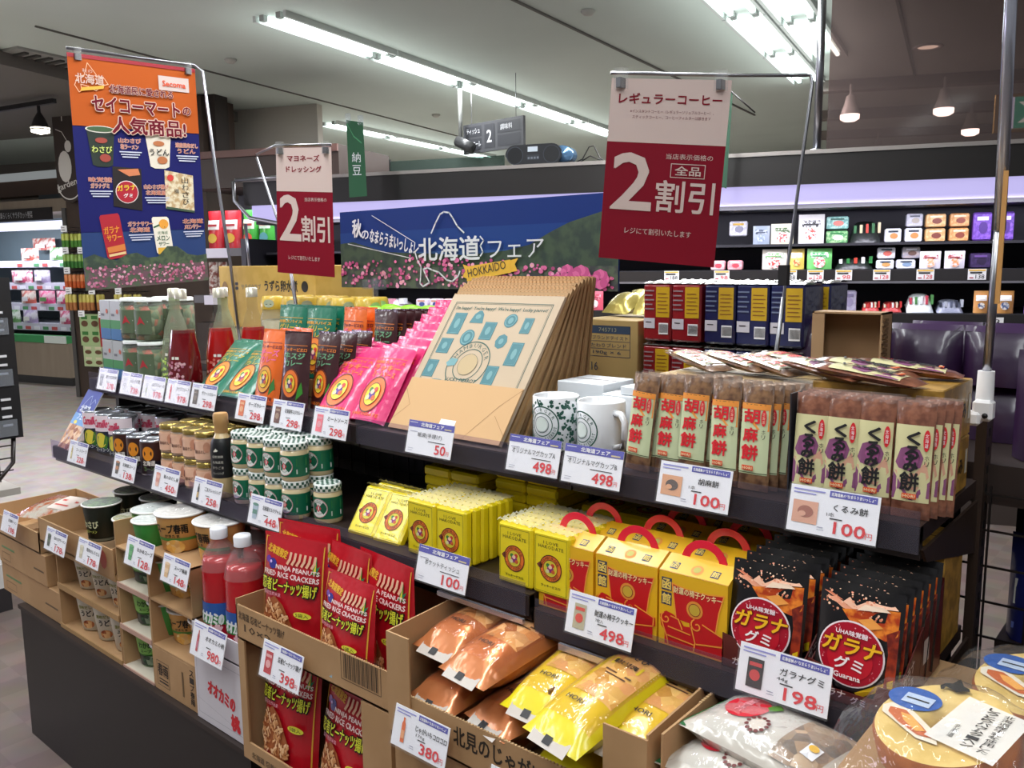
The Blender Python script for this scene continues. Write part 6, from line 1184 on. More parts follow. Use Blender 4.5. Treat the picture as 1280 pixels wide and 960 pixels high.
# ---- guarana gummies
GBK = P('0c090c', .3, 0, .35, 0, .35, 30)
def make_gum():
    o = thing('gummy_pouch', '', 'gummy bag'); w_, h = .100, .142
    m = M(); s = pouch(m, w_, h, .016, GBK, .008, False, 10, 12, 0, .4); part(m, 'pouch', o); m = M(eps=.0006).on(s); rn = random.Random(9)
    SP = [P(c, .35) for c in ('e8a080', 'd88060', 'f0c0a0')]
    for k in range(90):
        u = rn.uniform(-.045, .03); v = h*(.74+.245*rn.random()**.7); m.disc(u, v, rn.uniform(.0005, .0018), SP[k % 3], 7)
    m.poly([(-.042, h*0.852), (-.03, h*0.864), (-.018, h*0.836), (-.004, h*0.820), (.006, h*0.788), (-.006, h*0.772), (-.02, h*0.788), (-.028, h*0.820), (-.036, h*0.832)], SP[0]); m.poly([(-.046, h*0.900), (-.036, h*0.896), (-.02, h*0.852), (-.03, h*0.856)], SP[1])
    m.lay(); m.poly([(-.020, h*.84), (-.004, h*.955), (.030, h*.945), (.044, h*.87), (.020, h*.85), (-.004, h*.79)], P('e8b498', .3)); m.poly([(-.020, h*.78), (-.006, h*.80), (.020, h*.845), (.046, h*.865), (.046, h*.66), (.034, h*.60), (.010, h*.64), (-.010, h*.70)], P('b03a14', .3, noise='e8842c', nscale=70), l=m.L+.3); m.poly([(.034, h*.66), (.0475, h*.72), (.0475, h*.20), (.036, h*.22), (.038, h*.5)], P('6a1c16', .3, noise='a83a20', nscale=60), l=m.L+.6); m.lay(); m.poly([(-.002, h*.80), (.006, h*.86), (.028, h*.87), (.036, h*.84), (.016, h*.82)], P('f4d8c0', .3)); m.poly([(.0, h*.72), (.016, h*.76), (.03, h*.70), (.014, h*.66)], P('f0a04c', .3)); m.lay()
    m.poly([(.004, h*0.100), (.046, h*0.300), (.046, h*0.220), (.01, h*0.050)], P('e0b81c', .3)); m.poly([(-.046, h*0.030), (.046, h*0.030), (.046, h*0.100), (-.04, h*0.060)], P('8a3a14', .3)); m.lay()
    cx, cy, r = -.004, h*.42, .0400; m.disc(cx, cy, r, P('f2e6ea', .3), 40, rings=3); m.lay(); m.disc(cx, cy, r*.95, P('a80f28', .3), 40, rings=3); m.lay(); m.disc(cx, cy-.006, r*.68, P('c01a2c', .3), 30, r*.62, rings=3); m.lay()
    m.text('UHA味覚糖', cx-.019, cy+.022, .038, .0065, P('f0e0e4'), .03); 
    m.text('ガラナ', cx-.034, cy-.001, .068, .021, P('7a1010'), .07, .0, italic=.15); m.lay(); m.text('ガラナ', cx-.034, cy, .068, .020, P('f0b81c'), .035, italic=.15); m.text('グミ', cx-.018, cy-.019, .034, .015, P('f4ecec'), .03, italic=.1); m.text('Guarana', cx-.017, cy-.030, .032, .0062, P('f4ecec'), .03)
    for k in range(26):
        a = rn.uniform(0, 6.28); q = rn.uniform(.78, .92)*r; m.disc(cx+q*math.cos(a), cy+q*math.sin(a), rn.uniform(.0004, .0011), P('e8a0a8'), 7)
    part(m, 'pouch_print', o); return o
GU = Proto(make_gum)
def guatray(x0, x1, lb):
    o = thing('display_tray', lb, 'tray', (x0, .992, MR_)); w_, d = x1-x0, .185; T_ = P('5a1c18', .45, 0, .2); t = .0015
    m = M(); m.box(0, 0, 0, w_, d, t, T_); part(m, 'tray_bottom', o)
    for x in (0, w_-t): m = M(); m.prismz([(0, 0)], 0, 0, T_) if False else m.add([(x+q, y, z) for q in (0, t) for y, z in ((0, t), (d, t), (d, .115), (d*.6, .09), (0, .034))], [(0, 1, 2, 3, 4), (9, 8, 7, 6, 5), (0, 5, 6, 1), (1, 6, 7, 2), (2, 7, 8, 3), (3, 8, 9, 4), (4, 9, 5, 0)], T_); part(m, 'tray_side', o)
    m = M(); m.add([(u, y, z) for y in (0, t) for u, z in ((0, 0), (w_, 0), (w_, .036), (w_*.78, .034), (w_*.74, .016), (w_*.30, .016), (w_*.24, .040), (0, .046))], [tuple(range(8)), tuple(range(15, 7, -1))]+[(k, k+8, (k+1) % 8+8, (k+1) % 8) for k in range(8)], T_); part(m, 'tray_front', o)
    m = M(); m.box(0, d-t, 0, w_, d, .12, T_); part(m, 'tray_back', o)
    m = M(eps=.0004).on(plane(0, 0, 0)); m.text('ガラナ', w_*.14, .019-.012, w_*.3, .010, P('e0d0cc'), .02); m.disc(w_*.9, .014, .006, P('e0d0cc'), 12); m.text('グミ', w_*.5, .004, w_*.16, .009, P('e0d0cc'), .02)
    m.on(lambda u, v, l: (w_+l, u, v)); m.text('ガラナ', .02, .028, .045, .016, P('e0d0cc'), .02, .30); m.text('グミ', .032, .014, .03, .012, P('e0d0cc'), .02, .3); m.rect(.10, .03, .125, .062, P('c8b8b4')); part(m, 'tray_print', o)
guatray(-.484, -.375, 'dark red gummy tray beside the cookie boxes'); guatray(-.369, -.262, 'dark red gummy tray at the right end of the shelf')
for i, x in enumerate((-.4305, -.3155)):
    for j in range(6): GU('black guarana gummy pouch, %s tray, %s' % (('left', 'right')[i], ORD[j]+' from the front'), (x+.0012*j, .997+.027*j+(.0 if j < 1 or i else .008), MR_+.003+.0008*j), R(-2 if i else 2), -R(9), group='black guarana gummy pouches')
carton('carton', 'golden carton behind the gummy trays under the top shelf', -.37, 1.20, MR_, -.268, 1.30, 1.02, GOLD)
# ================================================================ bottom tier
BZ = .4125
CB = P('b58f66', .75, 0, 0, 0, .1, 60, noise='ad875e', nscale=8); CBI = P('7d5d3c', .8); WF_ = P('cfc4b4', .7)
def tray(lb, x0, y0, z0, w_, d, h, lip, mat=CB, sidecut=None, back=True, t=.003, prints=None, corr=True, rz=0):
    o = thing('cardboard_tray', lb, 'cardboard tray', (x0, y0, z0), R(rz))
    m = M(); m.box(0, 0, 0, w_, d, t, mat); part(m, 'tray_bottom', o)
    sc_ = sidecut or h
    for x in (0, w_-t):
        m = M(); pts = [(0, t), (d, t), (d, h), (d*.35, h), (0, sc_)]
        m.add([(x+q, y, z) for q in (0, t) for y, z in pts], [(4, 3, 2, 1, 0), (5, 6, 7, 8, 9)]+[(k, (k+1) % 5, (k+1) % 5+5, k+5) for k in range(5)], mat)
        if corr:
            for k in range(int(d/.006)): m.box(x-.0003, .006*k, h, x+t+.0003, .006*k+.003, h+.0012, KEDGE) if .006*k > d*.35 else None
        part(m, 'tray_side', o)
    m = M(); m.box(0, 0, 0, w_, t, lip, mat)
    if corr:
        for k in range(int(w_/.006)): m.box(.006*k, -.0003, lip, .006*k+.003, t+.0003, lip+.0012, KEDGE)
    part(m, 'tray_front', o)
    if back: m = M(); m.box(0, d-t, 0, w_, d, h, mat); part(m, 'tray_back', o)
    if prints: m = M(eps=.0005).on(plane(0, 0, 0)); prints(m, w_, d, h); part(m, 'printing', o)
    return o
def posts(o, w_, h, pw, pr, zb, mat=CB, t=.004):   # a window frame around the front opening
    m = M(); m.box(0, -t, 0, pw, 0, h, mat); part(m, 'front_post', o); m = M(); m.box(w_-pr, -t, 0, w_, 0, h, mat); part(m, 'front_post', o); m = M(); m.box(pw, -t, 0, w_-pr, 0, zb, mat); part(m, 'front_lip', o)
# far left stacked cartons
def cprint(m, w2, d2, h): m.on(plane(0, -d2, 0)); m.rect(-w2*.85, h*.55, -w2*.3, h*.62, P('6a8a5a')); m.rect(w2*.5, h*.4, w2*.9, h*.46, P('6a5238')); m.frame(-w2*.85, h*.15, -w2*.5, h*.4, .0015, P('6a5238'))
carton('carton', 'brown carton at the bottom of the left end stack', -2.86, .895, BZ, -2.425, 1.2, .505, CB, 'carton', cprint)
carton('carton', 'brown carton second from the bottom at the left end', -2.86, .892, .506, -2.50, 1.18, .598, CB, 'carton', cprint)
tray('open brown tray holding black noodle cups at the left end', -2.52, .89, .643, .44, .30, .072, .066, sidecut=.066)
tray('open brown tray at the far left end holding a packet', -2.90, .89, .600, .37, .26, .075, .06)
pk = thing('noodle_packet', 'clear packet with orange print lying in the far left tray', 'packet', (-2.70, .95, .655), R(20), None, -R(82))
m = M(); s = pouch(m, .20, .17, .045, P('b0a89c', .25, 0, .8, 0, .8, 40, noise='a85a34', nscale=30), .012, False, 10, 10); part(m, 'bag', pk); m = M(eps=.001).on(s); m.rect(.0, .04, .08, .13, P('d8c8c0'), 5, 5); m.lay(); m.rect(.01, .09, .07, .10, P('c04a40')); m.rect(.01, .06, .06, .068, P('c04a40')); part(m, 'bag_print', pk)
def cupmesh(m, r0, r1, h, mat, n=28): m.lathe([(r0-.004, 0), (r0, .002), (r1, h)], mat, n, cap=False)
def make_cup(body, lidc, words, wc, r0, r1, h, pic, cat='noodle_cup', band=None, clear=True, lidn=None, pal=None):
    def fn():
        o = thing(cat, '', 'noodle cup'); m = M(); m.lathe([(.0001, .001), (r0-.003, .001), (r0, .003), (r1, h)], P(body, .4), 30, cap=False); part(m, 'cup', o)
        m = M(); m.lathe([(r1, h-.001), (r1+.0035, h+.0005), (r1+.0035, h+.003), (r1, h+.004)], P('e8e6e0', .35), 30, cap=False); part(m, 'rim', o)
        m = M(); m.lathe([(r1+.001, h+.0035), (.0001, h+.0042)], P(lidc, .35, 0, .5, noise=lidn, nscale=50) if lidn else P(lidc, .3, 0, .6), 30, cap=False); part(m, 'lid', o)
        rf = lambda v: r0+(r1-r0)*max(0, v)/h
        m = M(eps=.0005).on(cylsurf(rf, R(-62)))
        if band: m.rect(-.07, h*band[1], .07, h*band[2], P(band[0], .4), 16, 1); m.lay()
        if pal: m.rect(-.055, h*pal[1], .055, h*pal[2], P(pal[0], .4), 14, 2); m.lay()
        k = pic
        if k: m.disc(k[0], h*k[1], k[2], crumbmat(k[3], 90, .4), 18, k[2]*.75); m.lay()
        L = len(words)
        for q, (t, u, v, w_, hh, c_) in enumerate(words): m.text(t, u, h*v, w_, h*hh, P(c_, .4), .03, vert=(w_ < 0) if False else False)
        part(m, 'cup_print', o)
        if clear: m = M(); m.grid(lambda a, b: ((r1*.98*(1-b))*math.cos(6.2832*a), (r1*.98*(1-b))*math.sin(6.2832*a), h+.0048+.0015*math.sin(a*40)*math.sin(b*9)), 30, 4, film('ffffff', .18, 1.)); part(m, 'clear_wrap', o)
        return o
    return Proto(fn)
WAS = make_cup('1b241c', '24412a', [('わさび', -.022, .42, .046, .2, 'd8d8b0'), ('塩ラーメン', -.016, .28, .034, .09, 'b8c060')], '', .037, .047, .098, None, lidn='5f8a4a', band=('6a6a5a', .05, .12))
UDO = make_cup('d6d0c2', 'e0dcc8', [('うどん', -.012, .42, .045, .16, '1a1a1c'), ('昆布だし', -.018, .62, .038, .09, '8a8a30')], '', .034, .047, .108, (.004, .2, .016, ('8a3a20', 'c88a50', 'e0c090')), lidn='b0b060')
WAK = make_cup('4a8a34', 'e4ece8', [('わかめ', -.018, .62, .036, .18, '1c3a1c'), ('スープ', -.014, .47, .028, .1, '1c3a1c')], '', .036, .047, .085, (.006, .22, .018, ('1c2a20', '3a5a40', 'a0a890')), band=('2c2c28', .05, .36), pal=('84b85a', .42, .92))
WA2 = make_cup('3f9a44', 'e4ece8', [], '', .034, .045, .080, None)
HAR = make_cup('d9a45e', 'eeeae4', [('スープ春雨', -.034, .56, .07, .26, '14120f'), ('かきたま', -.012, .45, .03, .08, '14120f')], '', .039, .050, .076, (.006, .18, .02, ('e8b860', 'd09040', 'f0d8a0')), band=('4f8a3c', .34, .42))
LAB_W = 'black wasabi noodle cups'; 
for i, (x, y, z, l_) in enumerate(((-2.255, .955, .685, 'front one'), (-2.30, 1.06, .690, 'behind the front one'), (-2.19, 1.08, .685, 'third, half hidden'))): WAS('black wasabi noodle cup with a speckled green lid, %s' % l_, (x, y, z-.0), R(-10+8*i), group=LAB_W)
HAR2 = None
# column A: two tiers of udon cups
a = thing('display_carton', 'brown two tier carton of udon cups', 'carton', (-2.425, .893, BZ)); w_ = .368
for z in (0, .118, .222): m = M(); m.box(0, 0, z, w_, .27, z+.005, CB); m.box(0, -.003, z-.004 if z else 0, w_, 0, z+.012, KRAFT); part(m, 'tier', a)
for x in (0, w_-.004): m = M(); m.box(x, 0, .005, x+.004, .27, .222, CB); part(m, 'side_panel', a)
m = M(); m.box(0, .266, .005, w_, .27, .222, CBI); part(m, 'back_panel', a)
m = M(); m.box(.26, -.004, .225, w_-.004, -.001, .30, CB); m.on(plane(0, -.004, 0)); m.eps = .0005; m.disc(.31, .265, .02, P('a8483a'), 9, .025); part(m, 'flap', a)
for z, h_ in ((BZ+.0055, 'lower'), (BZ+.1235, 'upper')):
    for i in range(3):
        if h_ == 'upper': UDO('udon cup in the brown carton, upper tier, %s' % ORD[i], (-2.335+.10*i, .950+.0*i, z), R(-5*i), group='udon cups in the carton', sc=(.95, .95, .88))
        else: UDO('udon cup in the brown carton, lower tier, %s' % ORD[i], (-2.335+.10*i, .950, z), R(6*i), group='udon cups in the carton', sc=(1, 1, 1))
UDO('udon cup with a yellow speckled lid standing above the carton', (-2.125, .975, .655), R(10), group='udon cups in the carton')
# column B: wakame soup
b = thing('display_carton', 'white edged three tier carton of green soup cups', 'carton', (-2.052, .893, BZ)); w_ = .160
for z in (0, .108, .216): m = M(); m.box(0, 0, z, w_, .24, z+.005, WF_); m.box(0, -.003, max(0, z-.006), w_, 0, z+.006, P('c09a8a')); part(m, 'tier', b)
for x in (0, w_-.004): m = M(); m.box(x, 0, .005, x+.004, .24, .375 if not x else .335, CB); part(m, 'side_panel', b)
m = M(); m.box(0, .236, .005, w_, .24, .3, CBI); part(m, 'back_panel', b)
m = M(); m.box(.004, .0, .31, w_-.004, .236, .314, CB); part(m, 'tier', b)
for k in range(3):
    for i in range(2): (WAK if i == 0 else WA2)('green soup cup in the white edged carton, %s tier, %s' % (ORD[k], ('left', 'right')[i]), (-2.003+.072*i+(.02 if i else 0), .955-.008*i, BZ+.0055+.108*k), R(6*k), group='green soup cups in the carton')
WAK('green seaweed soup cup with a clear covered lid, on top of the carton', (-1.995, .965, BZ+.315), R(0)); WA2('plain green soup cup beside the seaweed cup on top', (-1.925, .93, BZ+.315), R(0))
WAK('green soup cup half hidden behind the bowl shaped ones', (-1.92, 1.03, BZ+.315), R(20))
# column C: harusame soup
c = thing('display_carton', 'brown three tier carton of noodle soup cups with printed base', 'carton', (-1.886, .89, BZ)); w_ = .198
m = M(); m.box(0, 0, 0, w_, .26, .106, CB, .001); m.on(plane(0, 0, 0)); part(m, 'closed_base', c)
m = M(eps=.0005).on(plane(0, 0, 0)); BKI = P('2a2018', .6); m.text('スープ春雨', w_*.84, .012, .018, .085, BKI, .02, vert=True); m.frame(w_*.08, .015, w_*.36, .075, .0012, BKI); m.text('春雨', w_*.1, .04, w_*.24, .03, BKI, .02); m.rect(w_*.12, .022, w_*.33, .026, BKI); m.rect(w_*.12, .03, w_*.33, .033, BKI); m.rect(w_*.66, .02, w_*.70, .08, P('6a5030')); part(m, 'printing', c)
for z in (.106, .22, .335): m = M(); m.box(0, 0, z, w_, .26, z+.005, CB); part(m, 'tier', c)
for x in (0, w_-.004): m = M(); m.box(x, 0, .111, x+.004, .26, .339, CB); part(m, 'side_panel', c)
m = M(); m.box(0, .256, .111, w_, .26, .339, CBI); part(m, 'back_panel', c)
for k in range(2):
    for i in range(2): HAR('noodle soup cup in the brown carton, %s tier, %s' % (('lower', 'upper')[k], ('left', 'right')[i]), (-1.82+.098*i-.02, .965, BZ+.112+.114*k), R(8*k), group='noodle soup cups in the carton')
HAR('large noodle soup cup on top of the carton, left, with a clear wrapped lid', (-1.835, .955, BZ+.3405), R(4), sc=(1.12, 1.12, 1.12)); HAR('large noodle soup cup on top of the carton, right, beside the red bottles', (-1.700, .975, BZ+.3405), R(-40), sc=(1.12, 1.12, 1.12))
# column D: tomato juice bottles on white boxes
wc = P('d4cfd6', .55)
def wolf(m, w2, d2, h): m.on(plane(0, -d2, 0)); m.text('オオカミの', -w2*.5, h*.44, w2*1.0, h*.17, RED, .05, -.12); m.text('桃', w2*.35, h*.12, w2*.3, h*.2, RED, .05); m.frame(-w2*.9, h*.1, w2*.85, h*.9, .0008, P('9a96a0')); m.line([(-w2, h*.3), (w2, h*.12)], .0006, P('a8a4ac'))
carton('juice_carton', 'white carton with red brush lettering under the red bottles', -1.685, .885, BZ, -1.475, 1.15, .585, wc, 'carton', wolf)
tr_ = tray('white low tray in which the red bottles stand', -1.685, .885, .586, .20, .24, .03, .05, wc, corr=False)
def make_peach():
    o = thing('tomato_juice_bottle', '', 'bottle'); r, h = .041, .255; prof = [(.036, 0), (.041, .006), (.041, .11), (.0405, .155), (.037, .183), (.0345, .192), (.001, .1921)]
    m = M(); m.lathe(prof, P('b81420', .2, 0, .8), 26); part(m, 'juice', o)
    m = M(); m.lathe([(.0418, .165), (.0385, .185), (.0352, .197), (.026, .213), (.017, .226), (.0155, .24)], film('f4e8e8', .10, 0), 20, cap=False); part(m, 'glass_neck', o)
    m = M(); m.lathe([(.0185, .232), (.0185, .252), (.016, .255), (.0001, .2555)], P('e4e4ea', .35), 24, cap=False); part(m, 'white_cap', o)
    m = M(eps=.0005).on(cylsurf(.041, R(-62))); m.rect(-.075, .014, .075, .098, P('b01030', .4), 20, 1); m.lay(); m.rect(-.075, .068, .075, .098, P('2a5aa8', .4), 20, 1); m.lay(); m.poly([(-.03, .069), (-.01, .088), (.01, .084), (.03, .069)], P('2f8a4a', .4)); m.rect(-.075, .050, .075, .070, P('2a8a3e', .4), 20, 1); m.lay()
    m.text('オオカミの', -.034, .056, .056, .024, P('eef0ee'), .05, -.1); m.text('桃', -.010, .022, .03, .028, P('f0c8d0'), .05); part(m, 'bottle_label', o); return o
PE = Proto(make_peach)
for i, (x, y) in enumerate(((-1.638, .935), (-1.550, .938), (-1.632, 1.030), (-1.545, 1.035), (-1.46, 1.06))):
    PE('red tomato juice bottle with a white cap, %s' % ('front left', 'front right', 'behind left', 'behind right', 'rightmost, half hidden by the red snack bags')[i], (x, y, .590 if i < 4 else .55), R(5*i), group='red tomato juice bottles')
m = M(); m.box(-1.505, 1.02, BZ, -1.42, 1.10, .549, KRAFT2); 
# ---- ninja peanut bags
NR = foil('b81020', .8, 26)
def make_ninja():
    o = thing('snack_pouch', '', 'snack bag'); w_, h = .152, .225
    m = M(); s0 = pouch(m, w_, h, .05, NR, .012, True, 10, 12, 0, .45); part(m, 'pouch', o); s = s0
    m = M(eps=.0008).on(s); G_ = P('e0a83c', .35)
    for (a, b, c_, d_) in ((-.47, .03, -.455, .965), (.455, .03, .47, .965)): m.rect(w_*a, h*b, w_*c_, h*d_, G_, 1, 12)
    m.rect(-w_*.47, h*.955, w_*.47, h*.963, G_, 10, 1)
    m.rect(-w_*.40, h*.83, -w_*.08, h*.885, P('e0a020', .4), 3, 1) if False else m.text('北海道限定', -w_*.42, h*.84, w_*.34, h*.07, P('e8b030', .4), .03, -.18)
    m.disc(-w_*.30, h*.74, .0105, P('2a2a8a', .25, 0, .8), 16); m.disc(-w_*.38, h*.77, .007, P('6a2a9a', .25, 0, .8), 14); m.lay(); m.disc(-w_*.33, h*.755, .003, P('d8b8f0', .3), 10); m.lay()
    PN = P('e0b090', .4)
    for k in range(6): m.line([(w_*(-.05+.075*k), h*.77), (w_*(-.02+.075*k), h*.81), (w_*(-.015+.075*k), h*.86)], .0055, PN)
    m.poly([(w_*.30, h*.72), (w_*.44, h*.80), (w_*.40, h*.745), (w_*.45, h*.72)], P('1f7a54')); m.poly([(w_*.33, h*.72), (w_*.38, h*.86), (w_*.40, h*.72)], P('2a8a4a')); m.lay(); m.poly([(w_*.35, h*.73), (w_*.38, h*.82), (w_*.39, h*.73)], P('d8c83a')); m.lay()
    WT = P('f0dcd8', .4); m.text('NINJA PEANUTS', -w_*.22, h*.70, w_*.66, h*.048, WT, .03, res=1); m.text('FRIED RICE CRACKERS', -w_*.42, h*.645, w_*.86, h*.045, WT, .03, res=1)
    m.text('忍者ピーナッツ揚げ', -w_*.45, h*.515, w_*.88, h*.115, P('181410', .5), .07); m.lay(); m.text('忍者ピーナッツ揚げ', -w_*.445, h*.52, w_*.87, h*.105, P('d8d83a', .4), .02); m.text('落花生炸米果', -w_*.40, h*.472, w_*.30, h*.035, P('e8a8b8'), .0, res=1)
    cr = crumbmat(('c07840', 'd89a64', 'e8b888', 'b06a38'), 95, 1.2); hp = [(-.36, .10), (-.40, .22), (-.34, .33), (-.20, .38), (-.06, .33), (.04, .25), (.14, .16), (.16, .07), (.05, .04), (-.15, .05)]
    rn = random.Random(11); m.poly([(w_*a, h*b*1.25) for a, b in hp], P('a85c30')); m.lay()
    PC = [P(c_, .4) for c_ in ('d89a64', 'e6b27e', 'c68450', 'edc396')]
    for k in range(120):
        u = rn.uniform(-.38, .14); top = .37-.9*abs(u+.20)**1.25; v = 1.25*rn.uniform(.06, max(.08, top)); a = rn.uniform(-.9, 1.2)+1.2; L = rn.uniform(.007, .012)
        m.line([(w_*u, h*v), (w_*u+L*math.cos(a)*.8, h*v+L*math.sin(a)*.8)], .0035, PC[k % 4], l=m.L+.08*(k % 29))
    m.lay(3); m.disc(w_*.26, h*.365, w_*.125, P('e0d840', .4), 20, h*.030); m.lay(); m.text('5袋入', w_*.17, h*.35, w_*.18, h*.032, INK, .01); m.text('北海道', -w_*.3, h*.02, w_*.3, h*.03, P('7ac0e0'), .04); part(m, 'pouch_print', o)
    m = M(); m.grid(lambda a, b: s((a-.5)*w_, h*(.97+.03*b), .0005), 8, 1, P('d02030', .25, 0, .8)); part(m, 'sealed_edge', o); return o
NJ = Proto(make_ninja)
BKI = P('2a2018', .6)
def nprint(m, w_, d, h):
    for k in range(24): m.rect(w_*(.74+.0085*k), h*.30, w_*(.74+.0085*k+.003+.002*(k % 3 == 1)), h*.85, BKI)
    m.frame(w_*.725, h*.26, w_*.955, h*.93, .001, BKI); m.text('北海道 忍者ピーナッツ揚げ', w_*.02, h*.52, w_*.34, h*.2, P('5a4630'), .02, res=1); m.text('10×2', w_*.06, h*.25, w_*.2, h*.18, P('5a4630'), .02, res=1)
lo = tray('lower brown carton with a window, holding red snack bags', -1.466, .868, BZ, .456, .26, .252, .02, CB, corr=False, rz=0); posts(lo, .456, .252, .022, .075, .038)
m = M(eps=.0005).on(plane(0, -.004, 0)); m.text('北海道 忍者ピーナッツ揚げ', .03, .008, .18, .014, P('6a5238'), .02, res=1); part(m, 'printing', lo); m = M(); m.box(0, .0, .2525, .456, .26, .2545, CB); part(m, 'carton_top', lo)
tray('upper brown tray with a printed barcode, full of red snack bags', -1.466, .864, .668, .456, .27, .082, .070, CB, sidecut=.082, prints=nprint)
for i, (x, y, z, rz, ln) in enumerate(((-1.362, .905, BZ+.006, 4, 6), (-1.18, .905, BZ-.004, -3, 6))): NJ('red peanut cracker bag inside the lower carton window, %s' % ('left', 'right')[i], (x, y, z+.006), R(rz), -R(ln), group='red peanut cracker bags', sc=(1.05, 1, 1.03))
for i, (x, y, z, rz, ln, l_) in enumerate(((-1.325, .905, .674, 10, 3, 'front left in the upper tray'), (-1.160, .897, .674, -3, 5, 'front right in the upper tray'), (-1.335, .958, .690, 10, -2, 'behind left, its top showing'), (-1.225, .955, .670, -5, 0, 'second row right'), (-1.110, .952, .672, -6, 0, 'back right, standing tallest'), (-1.27, 1.02, .67, 0, 4, 'back middle, mostly hidden'))):
    NJ('red peanut cracker bag, %s' % l_, (x, y, z), R(rz), -R(ln), group='red peanut cracker bags', sc=(.95, 1, .80) if l_.startswith('front right') else (1, 1, .80) if 'hidden' in l_ else (1.06, 1, .97))
# ---- potato snack bags
def make_koro(c1, c2, win, t1, tc):
    def fn():
        o = thing('potato_snack_bag', '', 'snack bag'); w_, h = .105, .265
        m = M(); s = pouch(m, w_, h, .062, P(c1, .28, .35 if c1[0] == 'c' else 0, .5, 0, 1.0, 26), .014, False, 12, 14, .04, .4); part(m, 'bag', o)
        m = M(eps=.0009).on(s); m.poly if False else None
        m.rect(-w_*.26, h*.30, w_*.42, h*.86, crumbmat(win, 60, .6, .25), 6, 8); m.lay(); m.rect(-w_*.20, h*.56, w_*.30, h*.62, P(c2, .3)); m.disc(w_*.15, h*.74, w_*.15, P(tc, .4), 16, w_*.11); m.lay()
        m.text(t1[0], -w_*.20, h*.64, w_*.48, h*.045, INK, .03); m.text(t1[1], -w_*.16, h*.57, w_*.40, h*.035, INK, .03); m.rect(-w_*.15, h*.50, w_*.30, h*.512, P('5a3a20')); m.rect(-w_*.1, h*.475, w_*.26, h*.484, P('5a3a20')); m.text('HORI', -w_*.2, h*.22, w_*.3, h*.03, INK, .02)
        part(m, 'bag_print', o)
        m = M(eps=.0009).on(s); 
        for a in range(7):
            for b in range(10): m.disc(w_*(.435+.0*a), h*(.5+.02*b), .0006, P('e8d8c0'), 5) if a == 0 else None
        m.poly([(w_*(.40)+.010*a*.6, h*.80+.012*b) for a, b in HK], INK); part(m, 'side_print', o)
        m = M(); fl_ = lambda u, v, l: (u, -.0012-l+.35*(.012-v), v*.7-.008); m.grid(lambda a, b: fl_((a-.5)*w_*.66, .030*b, 0), 10, 2, P('c4bab2', .3, 0, .6)); m.on(fl_); m.lay(2); m.rect(-.010, .006, .004, .022, INK); part(m, 'crimped_end', o)
        m = M(); m.grid(lambda a, b: s((a-.5)*w_*.92, h*(.12+.76*b), .0022+.0012*math.sin(a*23+b*11)), 12, 14, film('fff0e0', .02, 1.1)); part(m, 'clear_window', o)
        return o
    return Proto(fn)
KO = make_koro('c87a4a', 'e0b08a', ('c98a58', 'e0ae78', 'eac69a', 'a8683a'), ('じゃがいも', 'コロコロ'), 'e09a3c'); KY = make_koro('dccb1e', 'e4dc2c', ('d8a878', 'e4c080', 'e8d088', 'c8a050'), ('とうきび', '焼きとうきび味'), 'e8c83a')
def hprint(m, w_, d, h): m.text('北見のじゃがいもコロコロ', w_*.30, .028, w_*.62, .030, BKI, .02)
def kprint(m, w2, d2, h): m.on(plane(0, -d2, 0)); m.text('HORI', -w2*.88, h*.45, w2*.4, h*.14, BKI, .04); m.rect(-w2*.86, h*.38, -w2*.5, h*.39, BKI)
carton('carton', 'brown carton with dark capital letters under the potato snacks', -.985, .85, BZ, -.505, 1.20, .660, CB, 'carton', kprint)
kt = tray('large brown tray of orange and yellow potato snack bags', -.985, .842, .6615, .480, .36, .172, .070, CB, sidecut=.166, prints=hprint)
m = M(); m.box(0, -.003, 0, .052, 0, .166, CB); part(m, 'front_post', kt); m = M(); m.box(.415, -.003, 0, .480, 0, .160, CB); part(m, 'front_post', kt); m = M(); m.box(.285, .05, .003, .289, .355, .14, CBI); part(m, 'inner_divider', kt)
def lie(p_, lb, x, y, z, rz, tilt, g): p_(lb, (x, y, z), R(rz), -R(90-tilt), group=g)
gO, gY = 'orange potato snack bags', 'yellow potato snack bags'
lie(KO, 'orange potato snack bag, top layer at the left wall', -.925, .885, .790, -3, 6, gO); lie(KO, 'orange potato snack bag, top layer, nearest the front with its crimp showing', -.835, .852, .790, -6, 7, gO)
lie(KO, 'orange potato snack bag, second layer left', -.905, .852, .722, -2, 4, gO); lie(KO, 'orange potato snack bag, second layer, beside the yellow ones', -.79, .852, .728, -14, 5, gO)
lie(KO, 'orange potato snack bag, bottom layer left', -.92, .85, .695-.001, 0, 0, gO); lie(KO, 'orange potato snack bag, bottom layer middle', -.80, .85, .694, 0, 0, gO)
lie(KY, 'yellow potato snack bag, top layer, leaning on the orange ones', -.715, .862, .768, -2, 10, gY); lie(KY, 'yellow potato snack bag, top and foremost, hanging over the tray edge', -.640, .815, .778, -10, 12, gY)
lie(KY, 'yellow potato snack bag, at the right wall', -.560, .86, .768, -4, 9, gY); lie(KY, 'yellow potato snack bag, bottom layer left', -.66, .85, .696, 0, 0, gY); lie(KY, 'yellow potato snack bag, bottom layer right', -.555, .85, .696, 0, 0, gY)
KY('yellow corn snack bag standing at the back of the tray', (-.56, 1.08, .74), R(-10), -R(35), group=gY)
